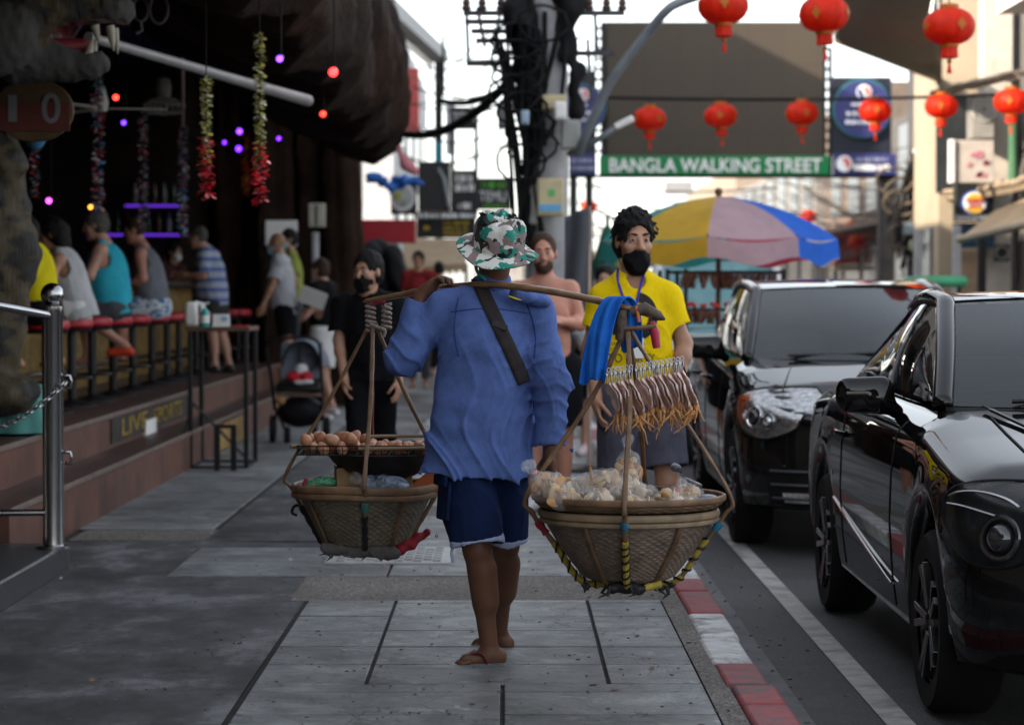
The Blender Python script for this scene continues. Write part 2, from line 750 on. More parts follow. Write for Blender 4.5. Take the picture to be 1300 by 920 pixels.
def slab_mat():
 m, nt, b = nodes_of('stamped_slab')
 vec = coord(nt)
 geo = nt.nodes.new('ShaderNodeNewGeometry')
 c1 = ramp(nt, noise(nt, vec, 3.4, 10, .7, .4), [(.3, (.12, .13, .134)), (.48, (.215, .23, .236)), (.6, (.30, .318, .322)), (.75, (.42, .44, .44))])
 c2 = ramp(nt, geo.outputs['Random Per Island'], [(0, (.72, .73, .74)), (1, (1.12, 1.1, 1.08))])
 c = mix(nt, 1.0, c1, c2, 'MULTIPLY')
 rip = noise(nt, vec, 5.5, 9, .66, 1.6)
 rip2 = ramp(nt, rip, [(.40, (0, 0, 0)), (.47, (.7, .7, .7)), (.49, (.45, .45, .45)), (.62, (1, 1, 1))])
 vo = nt.nodes.new('ShaderNodeTexVoronoi')
 vo.feature = 'DISTANCE_TO_EDGE'
 vo.inputs['Scale'].default_value = 2.2
 mpn = nt.nodes.new('ShaderNodeMixRGB')
 mpn.blend_type = 'ADD'
 mpn.inputs[0].default_value = .35
 nn = nt.nodes.new('ShaderNodeTexNoise')
 nn.inputs['Scale'].default_value = 6
 nn.inputs['Detail'].default_value = 7
 nt.links.new(vec, nn.inputs['Vector'])
 nt.links.new(vec, mpn.inputs[1])
 nt.links.new(nn.outputs['Color'], mpn.inputs[2])
 nt.links.new(mpn.outputs[0], vo.inputs['Vector'])
 crack = ramp(nt, vo.outputs['Distance'], [(0, (0, 0, 0)), (.010, (1, 1, 1))])
 msk = ramp(nt, noise(nt, vec, 1.1, 3), [(.46, (0, 0, 0)), (.52, (1, 1, 1))])
 ck = mix(nt, 1.0, crack, msk, 'LIGHTEN')
 c = mix(nt, 1.0, c, ramp(nt, ck, [(0, (.3, .3, .3)), (1, (1, 1, 1))]), 'MULTIPLY')
 gum = nt.nodes.new('ShaderNodeTexVoronoi')
 gum.inputs['Scale'].default_value = 3.3
 nt.links.new(vec, gum.inputs['Vector'])
 c = mix(nt, 1.0, c, ramp(nt, gum.outputs['Distance'], [(.045, (.45, .44, .43)), (.07, (1, 1, 1))]), 'MULTIPLY')
 grit = ramp(nt, noise(nt, vec, 190, 3), [(.3, (.72, .72, .72)), (.7, (1.2, 1.2, 1.2))])
 c = mix(nt, 1.0, c, grit, 'MULTIPLY')
 dirt = ramp(nt, noise(nt, vec, .7, 8, .7, .5), [(.40, (.5, .49, .47)), (.58, (1.05, 1.05, 1.05))])
 c = mix(nt, .8, c, dirt, 'MULTIPLY')
 nt.links.new(c, b.inputs['Base Color'])
 bump(nt, b, mix(nt, .4, mix(nt, .25, rip2, noise(nt, vec, 120, 4)), ck), .7, .012)
 rr = ramp(nt, rip, [(.3, (.36,) * 3), (.7, (.66,) * 3)])
 nt.links.new(rr, b.inputs['Roughness'])
 return m


def concrete_ground_mat():
 m, nt, b = nodes_of('worn_concrete')
 vec = coord(nt)
 v2 = coord(nt, 'Object', (1, .6, 1))
 c = ramp(nt, noise(nt, v2, 1.7, 12, .76, .12), [(.3, (.014, .0145, .016)), (.44, (.033, .034, .037)), (.53, (.066, .068, .072)), (.60, (.15, .155, .163)), (.8, (.28, .29, .30))])
 fine = ramp(nt, noise(nt, vec, 170, 3), [(.3, (.6, .6, .6)), (.7, (1.3, 1.3, 1.3))])
 c = mix(nt, 1.0, c, fine, 'MULTIPLY')
 nt.links.new(c, b.inputs['Base Color'])
 bump(nt, b, mix(nt, .5, noise(nt, vec, 120, 4), noise(nt, vec, 6, 7)), .35, .01)
 rr = ramp(nt, noise(nt, v2, 1.5, 6), [(.35, (.5,) * 3), (.6, (.75,) * 3)])
 nt.links.new(rr, b.inputs['Roughness'])
 return m


def aggregate_mat(name, cols, scale=130):
 m, nt, b = nodes_of(name)
 vec = coord(nt)
 vo = nt.nodes.new('ShaderNodeTexVoronoi')
 vo.inputs['Scale'].default_value = scale
 nt.links.new(vec, vo.inputs['Vector'])
 sep = nt.nodes.new('ShaderNodeSeparateColor')
 nt.links.new(vo.outputs['Color'], sep.inputs[0])
 c = ramp(nt, sep.outputs[0], [(0, cols[0]), (.5, cols[1]), (1, cols[2])])
 d = ramp(nt, noise(nt, vec, 1.6, 6, .65), [(.35, (.62,) * 3), (.65, (1.1,) * 3)])
 nt.links.new(mix(nt, 1.0, c, d, 'MULTIPLY'), b.inputs['Base Color'])
 b.inputs['Roughness'].default_value = .75
 bump(nt, b, vo.outputs['Distance'], .5, .004)
 return m


SLAB = slab_mat()
CONCG = concrete_ground_mat()
AGG = aggregate_mat('exposed_aggregate', [(.05, .045, .04), (.13, .115, .1), (.3, .27, .24)])
ASPH = aggregate_mat('asphalt', [(.014, .014, .0155), (.03, .03, .0325), (.062, .062, .065)], 160)
JOINT = M('dark_joint', (.03, .03, .03), .9)
LINEP = M('worn_line_paint', (.33, .325, .31), .7, var=.2, scale=9, stain=(.09, .09, .09), stain_amt=.75, bmp=.3, bscale=90)
KERBR = M('kerb_red', (.27, .055, .06), .65, var=.25, scale=14, stain=(.10, .085, .085), stain_amt=1, bmp=.5, bscale=40)
KERBW = M('kerb_white', (.56, .56, .55), .65, var=.18, scale=14, stain=(.13, .13, .13), stain_amt=1, bmp=.5, bscale=40)
KERBD = M('kerb_bare', (.16, .14, .14), .8, var=.25, scale=10, bmp=.5, bscale=40)

tag(MB().grid(lambda u, v: V(-400 + 800 * u, -60 + 900 * v, -.15), 8, 8).build('ground', CONC), kind='structure')
tag(MB().grid(lambda u, v: V(.9 + 6 * u, -12 + 190 * v, -.13), 4, 40).build('road', ASPH), kind='structure')
# pavement body under the slabs
tag(MB().box2((-3.4, -12, -.3), (.80, 180, 0.0)).build('pavement', JOINT), kind='structure')

mb = MB()


def slab_rows(y0, y1, rowh, xs, stag=None):
 y, i = y0, 0
 while y < y1 - .02:
  ye = min(y + rowh, y1)
  off = stag(i) if stag else 0
  edges = [xs[0]] + [x + off for x in xs[1:-1]] + [xs[-1]]
  for a, b in zip(edges[:-1], edges[1:]):
   h = .012 + random.uniform(-.0015, .0015)
   mb.box(((a + b) / 2, (y + ye) / 2, h / 2 + .001), (b - a - .014, ye - y - .012, h))
  y = ye
  i += 1


XS = [-.915, -.51, .36, .70]
slab_rows(6.6, 8.62, .46, [-.915, -.02, .70], lambda i: 0)
slab_rows(8.62, 11.0, .455, XS)
slab_rows(11.95, 13.3, .675, [-1.7, -.6, .36, .70])
slab_rows(13.3, 15.2, .475, [-.92, -.15, .70])
yy = 15.9
while yy < 60:
 slab_rows(yy, yy + 3.3, .47, [-.92, -.45, .3, .70] if int(yy) % 2 else [-.92, -.1, .70])
 yy += 4.05
slab_rows(14.35, 30, .45, [-2.6, -1.75])
tag(mb.build('slab_paving', SLAB, bevel=.004), kind='structure')
mb = MB()
mb.box2((-1.0, 11.0, 0), (.70, 11.95, .009))
mb.box2((-2.5, 13.72, 0), (-1.72, 14.33, .010))
for k in range(11):
 mb.box2((-.92, 15.2 + k * 4.05, 0), (.70, 15.9 + k * 4.05, .009))
mb.box2((.70, 6, 0), (.785, 60, .011))
tag(mb.build('aggregate_band', AGG), kind='structure')
tag(MB().grid(lambda u, v: V(-3.2 + 2.27 * u, -10 + 23.7 * v, .006 + .006 * math.sin(9 * u + 3 * v) * math.sin(14 * v)), 20, 100)
 .build('driveway', CONCG, smooth=True), kind='structure')
tag(MB().box2((-1.72, 13.7, 0), (-.93, 60, .008)).build('footpath', CONCG), kind='structure')

# kerb, painted stone by stone
mb = MB()
seq = [(7.2, 7.7, 2), (7.7, 8.15, 0), (8.15, 8.56, 0), (8.56, 9.07, 0), (9.07, 9.74, 1), (9.80, 10.52, 1), (10.52, 11.3, 0), (11.3, 11.78, 0), (11.78, 12.7, 1)]
y, c = 12.7, 0
while y < 90:
 seq.append((y, y + .95, c))
 y += .95
 if int((y - 12.7) / .95) % 2 == 0:
  c = 1 - c
y = 7.2
while y > -4:
 seq.append((y - .9, y, 2))
 y -= .9
for a, b, c in seq:
 dx = random.uniform(-.006, .006) - (.012 if 8.5 < a < 9.3 else 0)
 dz = random.uniform(-.004, .004)
 mb.box((.866 + dx, (a + b) / 2, -.06 + dz), (.162, b - a - .012, .16), None, c)
ko = mb.build('kerb', [KERBR, KERBW, KERBD], bevel=.018)
tag(ko, kind='structure')
# gutter strip and the painted edge line
tag(MB().box2((.95, -6, -.2), (1.09, 90, -.118)).build('gutter', M('gutter_concrete', (.10, .10, .105), .8, var=.3, scale=5, bmp=.5)), kind='structure')
mb = MB()
mb.grid(lambda u, v: V(1.35 + .105 * u + .004 * math.sin(31 * v), -4 + 70 * v, -.125), 1, 200)
tag(mb.build('edge_line', LINEP), kind='structure')
# grit in the gutter
mb = MB()
for i in range(150):
 y = random.uniform(7.4, 20)
 x = random.choice([random.uniform(.955, .99), random.gauss(1.07, .04), random.uniform(1.1, 1.3)])
 r = random.uniform(.003, .011)
 z = -.118 if x < 1.085 else -.13
 mb.ball((x, y, z + r * .4), (r, r * random.uniform(.7, 1.4), r * .6), 5)
tag(mb.build('gutter_grit', M('grit', (.12, .11, .1), .9, var=.5)), kind='stuff')

mb = MB()
for i in range(420):
 x, y = random.uniform(-2.4, .76), 7.6 + 8 * random.random() ** 1.5
 r = random.uniform(.002, .007)
 mb.ball((x, y, .014 + r * .3), (r * random.uniform(1, 2.2), r, r * .45), 5, 0, (0, 0, random.uniform(0, 3)))
tag(mb.build('pavement_grit', M('grit')), kind='stuff')
mb = MB()
for i in range(34):
 x, y = random.uniform(-2.2, .74), 7.8 + 7 * random.random()
 a = random.uniform(0, 6.28)
 L, w_ = random.uniform(.012, .03), random.uniform(.006, .014)
 d, e = V(math.cos(a), math.sin(a), random.uniform(-.1, .3)), V(-math.sin(a), math.cos(a), 0)
 c = V(x, y, .017)
 mb.add([c - d * L, c + e * w_, c + d * L + V(0, 0, .004), c - e * w_], [(0, 1, 2, 3)], i % 3)
tag(mb.build('litter', [M('dry_leaf', (.2, .12, .05), .8), M('paper_scrap_grey', (.45, .44, .42), .8), M('pink_scrap', (.4, .12, .14), .8)]), kind='stuff')

# pale inspection cover in the pavement
mt = thing('inspection_cover', 'pale square metal inspection cover set flush in the grey paving', 'manhole cover', (-.62, 12.85, .01))
mb = MB().box((-.62, 12.85, .016), (.66, .80, .012))
mb.build('frame', M('pale_iron', (.42, .42, .42), .55, .2, stain=(.2, .2, .2)), mt, bevel=.003)
mb = MB()
for i in range(11):
 for j in range(11):
  if (i + j) % 2 == 0:
   mb.box((-.62 + (i - 5) * .05, 12.85 + (j - 5) * .062, .026), (.043, .05, .008))
mb.build('plate', M('pale_iron', (.42, .42, .42)), mt, bevel=.002)
# ------------------------------------------------------------------ the open bar on the left
def tile_mat(name, c1, c2, mortar, bw, rh, msize=.02, rough=.55, axes='XZ', bstr=.4, off=.5):
 m, nt, b = nodes_of(name)
 tc = nt.nodes.new('ShaderNodeTexCoord')
 sep = nt.nodes.new('ShaderNodeSeparateXYZ')
 nt.links.new(tc.outputs['Object'], sep.inputs[0])
 cmb = nt.nodes.new('ShaderNodeCombineXYZ')
 for i, a in enumerate(axes):
  nt.links.new(sep.outputs[a], cmb.inputs[i])
 br = nt.nodes.new('ShaderNodeTexBrick')
 br.offset = off
 br.inputs['Scale'].default_value = 1
 br.inputs['Brick Width'].default_value = bw
 br.inputs['Row Height'].default_value = rh
 br.inputs['Mortar Size'].default_value = msize
 br.inputs['Color1'].default_value = _c(c1)
 br.inputs['Color2'].default_value = _c(c2)
 br.inputs['Mortar'].default_value = _c(mortar)
 nt.links.new(cmb.outputs[0], br.inputs['Vector'])
 d = ramp(nt, noise(nt, tc.outputs['Object'], 2.3, 7, .66, .4), [(.34, (.42, .4, .4)), (.6, (1, 1, 1))])
 nt.links.new(mix(nt, 1.0, br.outputs['Color'], d, 'MULTIPLY'), b.inputs['Base Color'])
 b.inputs['Roughness'].default_value = rough
 bump(nt, b, br.outputs['Fac'], -bstr, .004)
 return m


TERRA = tile_mat('terracotta_tile', (.16, .06, .036), (.12, .048, .03), (.06, .033, .026), .6, .6, .012, .5, 'YZ')
TERRAT = tile_mat('terracotta_top', (.085, .035, .026), (.07, .03, .023), (.035, .02, .018), .6, .3, .012, .42, 'YX')
NOSE = M('pale_nosing', (.15, .112, .092), .6, var=.2)
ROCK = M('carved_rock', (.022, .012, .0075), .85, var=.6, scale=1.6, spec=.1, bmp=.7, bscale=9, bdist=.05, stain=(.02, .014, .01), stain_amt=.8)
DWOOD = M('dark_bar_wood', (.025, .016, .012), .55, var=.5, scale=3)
BAMBOO = M('bamboo_front', (.19, .12, .035), .5, var=.5, scale=9)

bar = thing('open_bar', 'dark open-fronted bar with carved brown rock eave along the left of the street', 'bar building', (-4.5, 22, 0))
YB0, YB1 = 12.35, 31.2
mb = MB()
mb.box2((-2.85, YB0, 0), (-2.55, YB1, .30))
mb.build('lower_step', TERRA, bar, bevel=.004)
MB().box2((-2.85, YB0, .3), (-2.545, YB1, .306)).build('step_tread', TERRAT, bar)
MB().box2((-2.56, YB0, .28), (-2.538, YB1, .312)).build('step_nosing', NOSE, bar, bevel=.004)
MB().box2((-9.5, YB0, 0), (-2.85, YB1 + 3.5, .54)).build('floor_platform', TERRA, bar)
MB().box2((-9.5, YB0, .54), (-2.845, YB1 + 3.5, .548)).build('floor_top', TERRAT, bar)
MB().box2((-2.86, YB0, .522), (-2.836, YB1, .556)).build('step_nosing', NOSE, bar, bevel=.004)
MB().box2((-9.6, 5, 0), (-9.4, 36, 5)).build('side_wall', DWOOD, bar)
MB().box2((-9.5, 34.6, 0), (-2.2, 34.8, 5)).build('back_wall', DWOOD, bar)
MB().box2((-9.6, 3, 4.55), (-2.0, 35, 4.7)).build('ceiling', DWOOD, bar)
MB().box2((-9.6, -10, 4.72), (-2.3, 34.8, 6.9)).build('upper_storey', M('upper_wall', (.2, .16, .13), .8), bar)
MB().box2((-9.6, -12, 3.05), (1.0, 4.8, 3.17)).build('unseen_shade_roof', DWOOD, bar)  # unseen overhang added to darken the near pavement
MB().box2((-9.6, -12, 0), (-3.4, 10.0, 4.7)).build('side_wing', M('upper_wall'), bar)


def eave(u, v):
 y = 9.5 + 17.6 * u
 prof = [(-3.3, 4.5), (-3.1, 3.75), (-2.3, 3.3), (-1.75, 3.02), (-1.38, 2.92), (-1.18, 3.05), (-1.12, 3.4), (-1.16, 3.9), (-1.32, 4.35), (-1.6, 4.75), (-2.2, 5.1), (-3.2, 5.1)]
 t = v * (len(prof) - 1)
 i = min(int(t), len(prof) - 2)
 f = t - i
 x = prof[i][0] * (1 - f) + prof[i + 1][0] * f
 z = prof[i][1] * (1 - f) + prof[i + 1][1] * f
 rise = max(0, (24 - y)) * .045
 wv = .09 * math.sin(y * 2.1 + x) + .07 * math.sin(y * 4.7 + z * 3) + .05 * math.sin(y * 9 + z * 7)
 return V(x + wv * .8 - rise * .35, y + .06 * math.sin(z * 6), z + rise * .7 + wv * .5)


mb = MB().grid(eave, 110, 44)
n0 = len(mb.v)
ring = [110 * 45 + j for j in range(45)]
mb.f.append(ring[::-1])
mb.m.append(0)
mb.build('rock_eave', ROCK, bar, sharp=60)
for x, y, r in ((-3.05, 31.3, .34), (-2.55, 31.5, .30), (-2.15, 31.2, .26), (-3.6, 31.6, .3)):
 ph = random.uniform(0, 6)
 MB().lathe([(r * (1.25 - .3 * k / 12), 4.6 * k / 24) for k in range(25)], 26, (x, y, 0), 0, 'Z',
    lambda rr, z, t, j, k: rr * (1 + .13 * math.sin(5 * t + ph + z) + .08 * math.sin(11 * t + 2 * z) + .05 * math.sin(z * 7 + t))) \
  .build('rock_pillar', ROCK, bar, sharp=80)
MB().box2((-4.3, 31.75, .5), (-1.95, 31.95, 4.6)).build('end_wall', DWOOD, bar)
# painted lettering strip on the riser
pl = MB().box2((-2.846, 17.3, .335), (-2.838, 21.6, .515)).build('painted_strip', M('black_strip', (.035, .03, .028), .7, var=.6, scale=6), bar)
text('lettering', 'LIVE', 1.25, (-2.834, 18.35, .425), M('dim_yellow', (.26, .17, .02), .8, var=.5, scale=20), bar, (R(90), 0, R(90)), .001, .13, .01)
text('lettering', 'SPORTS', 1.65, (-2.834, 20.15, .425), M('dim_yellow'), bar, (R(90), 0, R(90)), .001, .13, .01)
MB().box2((-2.849, 18.9, .30), (-2.830, 19.45, .42)).build('paper_scrap', PAPER, bar)
MB().box2((-2.552, 21.0, .03), (-2.544, 23.2, .25)).build('faded_sticker', M('faded_ochre', (.34, .22, .07), .7, var=.6, scale=5), bar)

# counter
ct = thing('bar_counter', 'long dark bar counter with yellow bamboo front behind the row of red stools', 'bar counter', (-4.15, 23, .548))
MB().box2((-4.55, 15.5, 1.50), (-3.82, 30.4, 1.56)).build('counter_top', DWOOD, ct, bevel=.01)
mb = MB()
y = 15.7
while y < 30.2:
 mb.tube([(-3.98, y, .55), (-3.98, y, 1.5)], .036, 8)
 y += .071
mb.build('bamboo_front', BAMBOO, ct)
MB().box2((-4.5, 15.6, .55), (-4.03, 30.3, 1.5)).build('counter_body', DWOOD, ct)
MB().tube([(-3.7, 15.7, .78), (-3.7, 30.2, .78)], .022, 10).build('foot_rail', STEEL, ct)

# bottle shelves with violet light strips on the end wall
PURP = M('violet_strip', (.1, .02, .3), .5, emit=(.20, .05, 1.0), estr=.22)
sh = thing('bottle_shelf', 'dark bottle shelf edged with violet light strips at the back of the bar', 'shelf', (-5, 34, .55))
MB().box2((-6.7, 34.5, .55), (-3.6, 34.6, 3.6)).build('back_panel', DWOOD, sh)
for z, x0, x1 in ((1.62, -6.4, -3.8), (2.25, -5.95, -4.25), (2.66, -5.4, -4.35)):
 b_ = MB().box2((x0, 34.15, z), (x1, 34.5, z + .03)).build('shelf_board', DWOOD, sh)
 MB().box2((x0, 34.13, z - .012), (x1, 34.148, z + .015)).build('light_strip', PURP, b_)
BOT = [M('bottle_%s' % n, c, .12, coat=.5) for n, c in (('green', (.02, .08, .03)), ('amber', (.12, .045, .01)), ('clear', (.22, .24, .26)))]
for z, x0, x1, n in ((1.65, -6.3, -3.9, 16), (2.28, -5.9, -4.3, 11), (2.69, -5.35, -4.4, 7)):
 for k in range(n):
  x = x0 + (x1 - x0) * (k + .5) / n
  b_ = MB().lathe([(.0, 0), (.038, 0), (.04, .02), (.04, .17), (.016, .23), (.014, .30), (.0, .30)], 10, (x, 34.32, z)).build('bottle', BOT[(k * 7 + int(z * 10)) % 3])
  tag(b_, 'small dark bottle standing on a violet lit shelf inside the bar', 'bottle', 'bottles on the bar shelf')

# stools
REDV = M('red_vinyl', (.36, .010, .022), .4, coat=.1)
st0 = thing('bar_stool', 'x', 'stool', (0, 0, 0), 'red topped bar stools along the counter')
MB().lathe([(0, .60), (.145, .60), (.165, .615), (.17, .64), (.16, .668), (.12, .684), (0, .687)], 22).build('seat', REDV, st0)
MB().lathe([(.0, .575), (.15, .575), (.16, .602), (0, .602)], 20).build('seat_ring', BLACK, st0)
MB().tube([(0, 0, .02), (0, 0, .59)], .035, 12).build('column', BLACK, st0)
mb = MB()
for k in range(24):
 t0, t1 = 2 * math.pi * k / 24, 2 * math.pi * (k + 1) / 24
 mb.tube([(.15 * math.cos(t0), .15 * math.sin(t0), .22), (.15 * math.cos(t1), .15 * math.sin(t1), .22)], .01, 6, cap=False)
mb.beam((-.15, 0, .22), (.15, 0, .22), .014)
mb.build('foot_ring', BLACK, st0)
MB().lathe([(0, 0), (.20, 0), (.20, .012), (.05, .05), (.035, .06), (0, .06)], 20).build('base', BLACK, st0)
STOOLS = {17.5: 'red bar stool under the seated person in yellow',
   18.6: 'red bar stool under the seated woman in the white top',
   19.5: 'empty red bar stool between the woman in white and the man in turquoise',
   20.5: 'red bar stool under the man in the turquoise tank top',
   21.6: 'empty red bar stool between the men in turquoise and grey tank tops',
   22.9: 'red bar stool under the man in the grey tank top and floral shorts'}
first = True
for i, (y, lab) in enumerate(list(STOOLS.items()) + [(23.9 + 1.0 * k, None) for k in range(7)]):
 o = st0 if first else copy_tree(st0)
 first = False
 o.location = (-3.36 + random.uniform(-.04, .04), y, .548)
 o['label'] = lab or 'empty red bar stool in the row by the striped shirt man and beyond'

# hanging tinsel
def tinsel_mat(name, cols, r=.22):
 m, nt, b = nodes_of(name)
 g = nt.nodes.new('ShaderNodeNewGeometry')
 n = len(cols)
 c = ramp(nt, g.outputs['Random Per Island'], [(i / n, c) for i, c in enumerate(cols)], 'CONSTANT')
 nt.links.new(c, b.inputs['Base Color'])
 b.inputs['Metallic'].default_value = .35
 b.inputs['Roughness'].default_value = r
 return m


TGOLD = tinsel_mat('gold_tinsel', [(.75, .6, .16), (.6, .55, .2), (.8, .8, .6), (.45, .5, .15)])
TMIX = tinsel_mat('mixed_tinsel', [(.7, .05, .1), (.1, .4, .7), (.8, .8, .85), (.5, .06, .1), (.06, .3, .3), (.75, .4, .45)])
TBLUE = tinsel_mat('blue_tinsel', [(.15, .5, .8), (.8, .85, .9), (.6, .05, .08), (.1, .25, .5), (.8, .5, .5)])
TORG = tinsel_mat('orange_tinsel', [(.8, .22, .02), (.6, .1, .02), (.8, .4, .1)])
TRED = tinsel_mat('red_tinsel', [(.8, .03, .05), (.6, .01, .02), (.9, .25, .25)])


def garland(px, y0, y1, Y, mat, label, r=.05, n=420, tail=None, tx=0):
 a, b = P(px, y0, Y), P(px + tx, y1, Y)
 o = thing('tinsel_garland', label, 'garland', b, 'tinsel garlands hanging in the bar')
 def flakes(a, b, r, n):
  mb = MB()
  for k in range(n):
   t = random.random()
   c = a + (b - a) * t + V(0, 0, 0)
   ang = random.uniform(0, 6.283)
   d = V(math.cos(ang), math.sin(ang), random.uniform(-.7, .4))
   e = V(-math.sin(ang), math.cos(ang), random.uniform(-.6, .6))
   L = r * random.uniform(.5, 1.15)
   wd = random.uniform(.008, .018)
   mb.add([c, c + d * L + e * wd, c + d * L * 1.15, c + d * L - e * wd], [(0, 1, 2, 3)])
  return mb
 flakes(a, b, r, n).build('strand', mat, o, smooth=False)
 MB().tube([a + V(0, 0, .9), b], .004, 5).build('string', CABLE, o)
 if tail:
  flakes(b + V(0, 0, .14), b - V(0, 0, .22), r * 1.5, 170).build('bow', tail, o, smooth=False)


garland(125, 70, 268, 18, TMIX, 'red and blue tinsel garland hanging above the woman in white')
garland(182, 140, 285, 20.5, TMIX, 'red tinsel garland hanging above the man in turquoise', .045, 320)
garland(232, 160, 300, 22, TBLUE, 'blue and silver tinsel garland hanging beside the striped shirt man')
garland(262, 98, 205, 14.6, TGOLD, 'short gold tinsel garland with red tail hanging below the roller pole', .034, 300, TRED)
garland(330, 42, 212, 14.8, TGOLD, 'long gold tinsel garland with red bow crossing the grey roller pole', .036, 420, TRED)
garland(312, 172, 248, 26, TORG, 'short orange tinsel garland beside the long gold one', .05, 220)
garland(45, 150, 250, 16, TMIX, 'short dim tinsel garland hanging below the number sign', .035, 160)

# party lamps
def lamp(px, py, Y, col, e, label, r=.035, cone=True, ax=(0, -1, -.3)):
 r, e = r * .62, e * .8
 c = P(px, py, Y)
 o = thing('party_lamp', label, 'lamp', c, 'small coloured party lamps in the bar')
 MB().ball(c, r, 12).build('bulb', M('glow_%d_%d' % (px, py), col, .4, emit=col, estr=e), o)
 d = V(*ax) / np.linalg.norm(ax)
 MB().tube([c - d * .01, c - d * .07, c - d * .12], [r * 1.05, r * .9, r * .4], 12).build('lamp_holder', BLACK, o)
 MB().tube([c - d * .1, c - d * .1 + V(0, 0, .5)], .006, 5).build('wire', CABLE, o)


lamp(423, 92, 16.8, (1, .02, .02), 4, 'red party lamp, the highest one, under the rock eave', .05)
lamp(410, 145, 20, (.9, .05, .03), 1.5, 'red party lamp under the rock eave below a brighter red one', .04)
lamp(355, 75, 15.2, (.12, .03, 1), 3, 'violet party lamp beside the top of the long gold garland', .035)
lamp(304, 167, 24, (.15, .03, 1), 2.5, 'violet party lamp, upper one of the pair near the short gold garland', .045)
lamp(303, 189, 24, (.12, .02, 1), 2.5, 'violet party lamp, lower one of the pair near the short gold garland', .045)
lamp(285, 181, 24, (.15, .02, 1), 2, 'small violet party lamp left of the violet pair', .03)
lamp(354, 176, 23, (.14, .02, 1), 2.5, 'violet party lamp right of the long gold garland', .03)
lamp(147, 124, 19, (1, .03, .02), 3, 'red party lamp left of the white cage fan', .035)
lamp(157, 156, 19, (.12, .03, 1), 2, 'violet party lamp below the red lamp by the cage fan', .03)
lamp(20, 154, 16, (.05, .04, 1), 2, 'blue party lamp below the number sign at far left', .028)
lamp(62, 255, 20, (.8, .05, .9), 3, 'pink party lamp above the seated woman in white', .035)
lamp(115, 263, 21, (1, .25, .03), 2.5, 'orange party lamp above the man in turquoise', .03)

# cage fan and blade fan
def cage_fan(px, py, Y, label):
 c = P(px, py, Y)
 o = thing('ceiling_fan', label, 'fan', c)
 m = M('ivory_plastic', (.5, .5, .46), .45)
 mb = MB()
 for k in range(20):
  t = 2 * math.pi * k / 20
  mb.tube([c + V(0, 0, .10), c + V(.10 * math.cos(t), .10 * math.sin(t), .085), c + V(.19 * math.cos(t), .19 * math.sin(t), .03), c + V(.17 * math.cos(t), .17 * math.sin(t), -.03), c + V(0, 0, -.06)], .004, 5, cap=False)
 for rr, z in ((.19, .03), (.13, .07), (.15, -.04)):
  ring_ = [c + V(rr * math.cos(2 * math.pi * k / 24), rr * math.sin(2 * math.pi * k / 24), z) for k in range(25)]
  mb.tube(ring_, .006, 6, cap=False)
 mb.build('cage', m, o)
 MB().lathe([(0, .1), (.06, .1), (.07, .2), (.055, .27), (0, .28)], 16, c).build('motor', m, o)
 MB().tube([c + V(0, 0, .26), c + V(0, 0, 1.2)], .012, 8).build('rod', BLACK, o)
 mb = MB()
 for k in range(3):
  t = 2 * math.pi * k / 3 + .4
  a, b_ = V(math.cos(t), math.sin(t), 0), V(-math.sin(t), math.cos(t), .25)
  mb.add([c + a * .03 - b_ * .02, c + a * .16 - b_ * .05, c + a * .165 + b_ * .05, c + a * .03 + b_ * .02], [(0, 1, 2, 3)])
 mb.build('blades', BLACK, o)


cage_fan(208, 138, 22, 'ivory cage fan hanging from the bar ceiling below the roller pole')
c = P(128, 143, 18.5)
o = thing('ceiling_fan', 'pale blade fan with long thin blades hanging behind the mixed garland', 'fan', c)
MB().lathe([(0, 0), (.05, .01), (.06, .08), (.03, .2), (0, .2)], 14, c).build('motor', M('ivory_plastic'), o)
MB().tube([c + V(0, 0, .18), c + V(0, 0, 1.2)], .012, 8).build('rod', BLACK, o)
for k in range(3):
 t = 2 * math.pi * k / 3 + .15
 a, b_ = V(math.cos(t), math.sin(t), 0), V(-math.sin(t), math.cos(t), .12)
 MB().box(c + a * .28 + V(0, 0, .03), (.45, .07, .008), (0.1, 0, t)).build('blade', M('ivory_plastic'), o)

# grey roller pole of the awning
a, b_ = P(112, 47, 13.6), P(391, 128, 17)
o = MB().tube([a, a + (b_ - a) * .6, b_], [.028, .033, .042], 14).build('roller_pole', M('grey_tube', (.20, .195, .195), .45, .2))
tag(o, 'long grey awning pole slanting in front of the gold garlands', 'pole')
o = MB().tube(sag(P(232, 75, 18), P(232, 160, 22), .0, 4), .012, 8).build('hanging_rod', M('pale_rod', (.4, .3, .25), .5))
tag(o, 'thin pale rod above the blue and silver garland', 'rod')

# hanging number sign
c = P(42, 140, 14.5)
o = thing('number_sign', 'striped hanging sign with the white number 10 under the tiger head', 'sign', c)
mb = MB()
mb.prism([(.24 * math.cos(t), .19 * math.sin(t)) for t in np.linspace(0, 2 * math.pi, 25)[:-1]], c, (1, 0, 0), (0, 0, 1), (0, .05, 0))
mb.build('board', M('ochre_board', (.05, .03, .01), .6, var=.5), o, bevel=.006)
MB().box(c + V(0, -.008, -.04), (.44, .012, .17)).build('red_band', M('dull_red', (.07, .012, .01), .6), o)
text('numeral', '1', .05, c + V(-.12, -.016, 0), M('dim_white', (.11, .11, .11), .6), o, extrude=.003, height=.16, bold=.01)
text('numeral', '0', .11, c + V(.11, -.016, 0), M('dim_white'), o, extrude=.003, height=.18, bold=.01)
MB().tube([c + V(0, .02, .18), c + V(0, .02, .6)], .012, 8).build('hanger', M('brass', (.5, .3, .08), .35, .8), o)
c = P(45, 172, 15)
tag(MB().ball(c, (.07, .07, .09), 14).build('paper_lantern', M('dull_blue', (.04, .16, .3), .6)), 'small blue paper lantern hanging under the number sign', 'lantern')

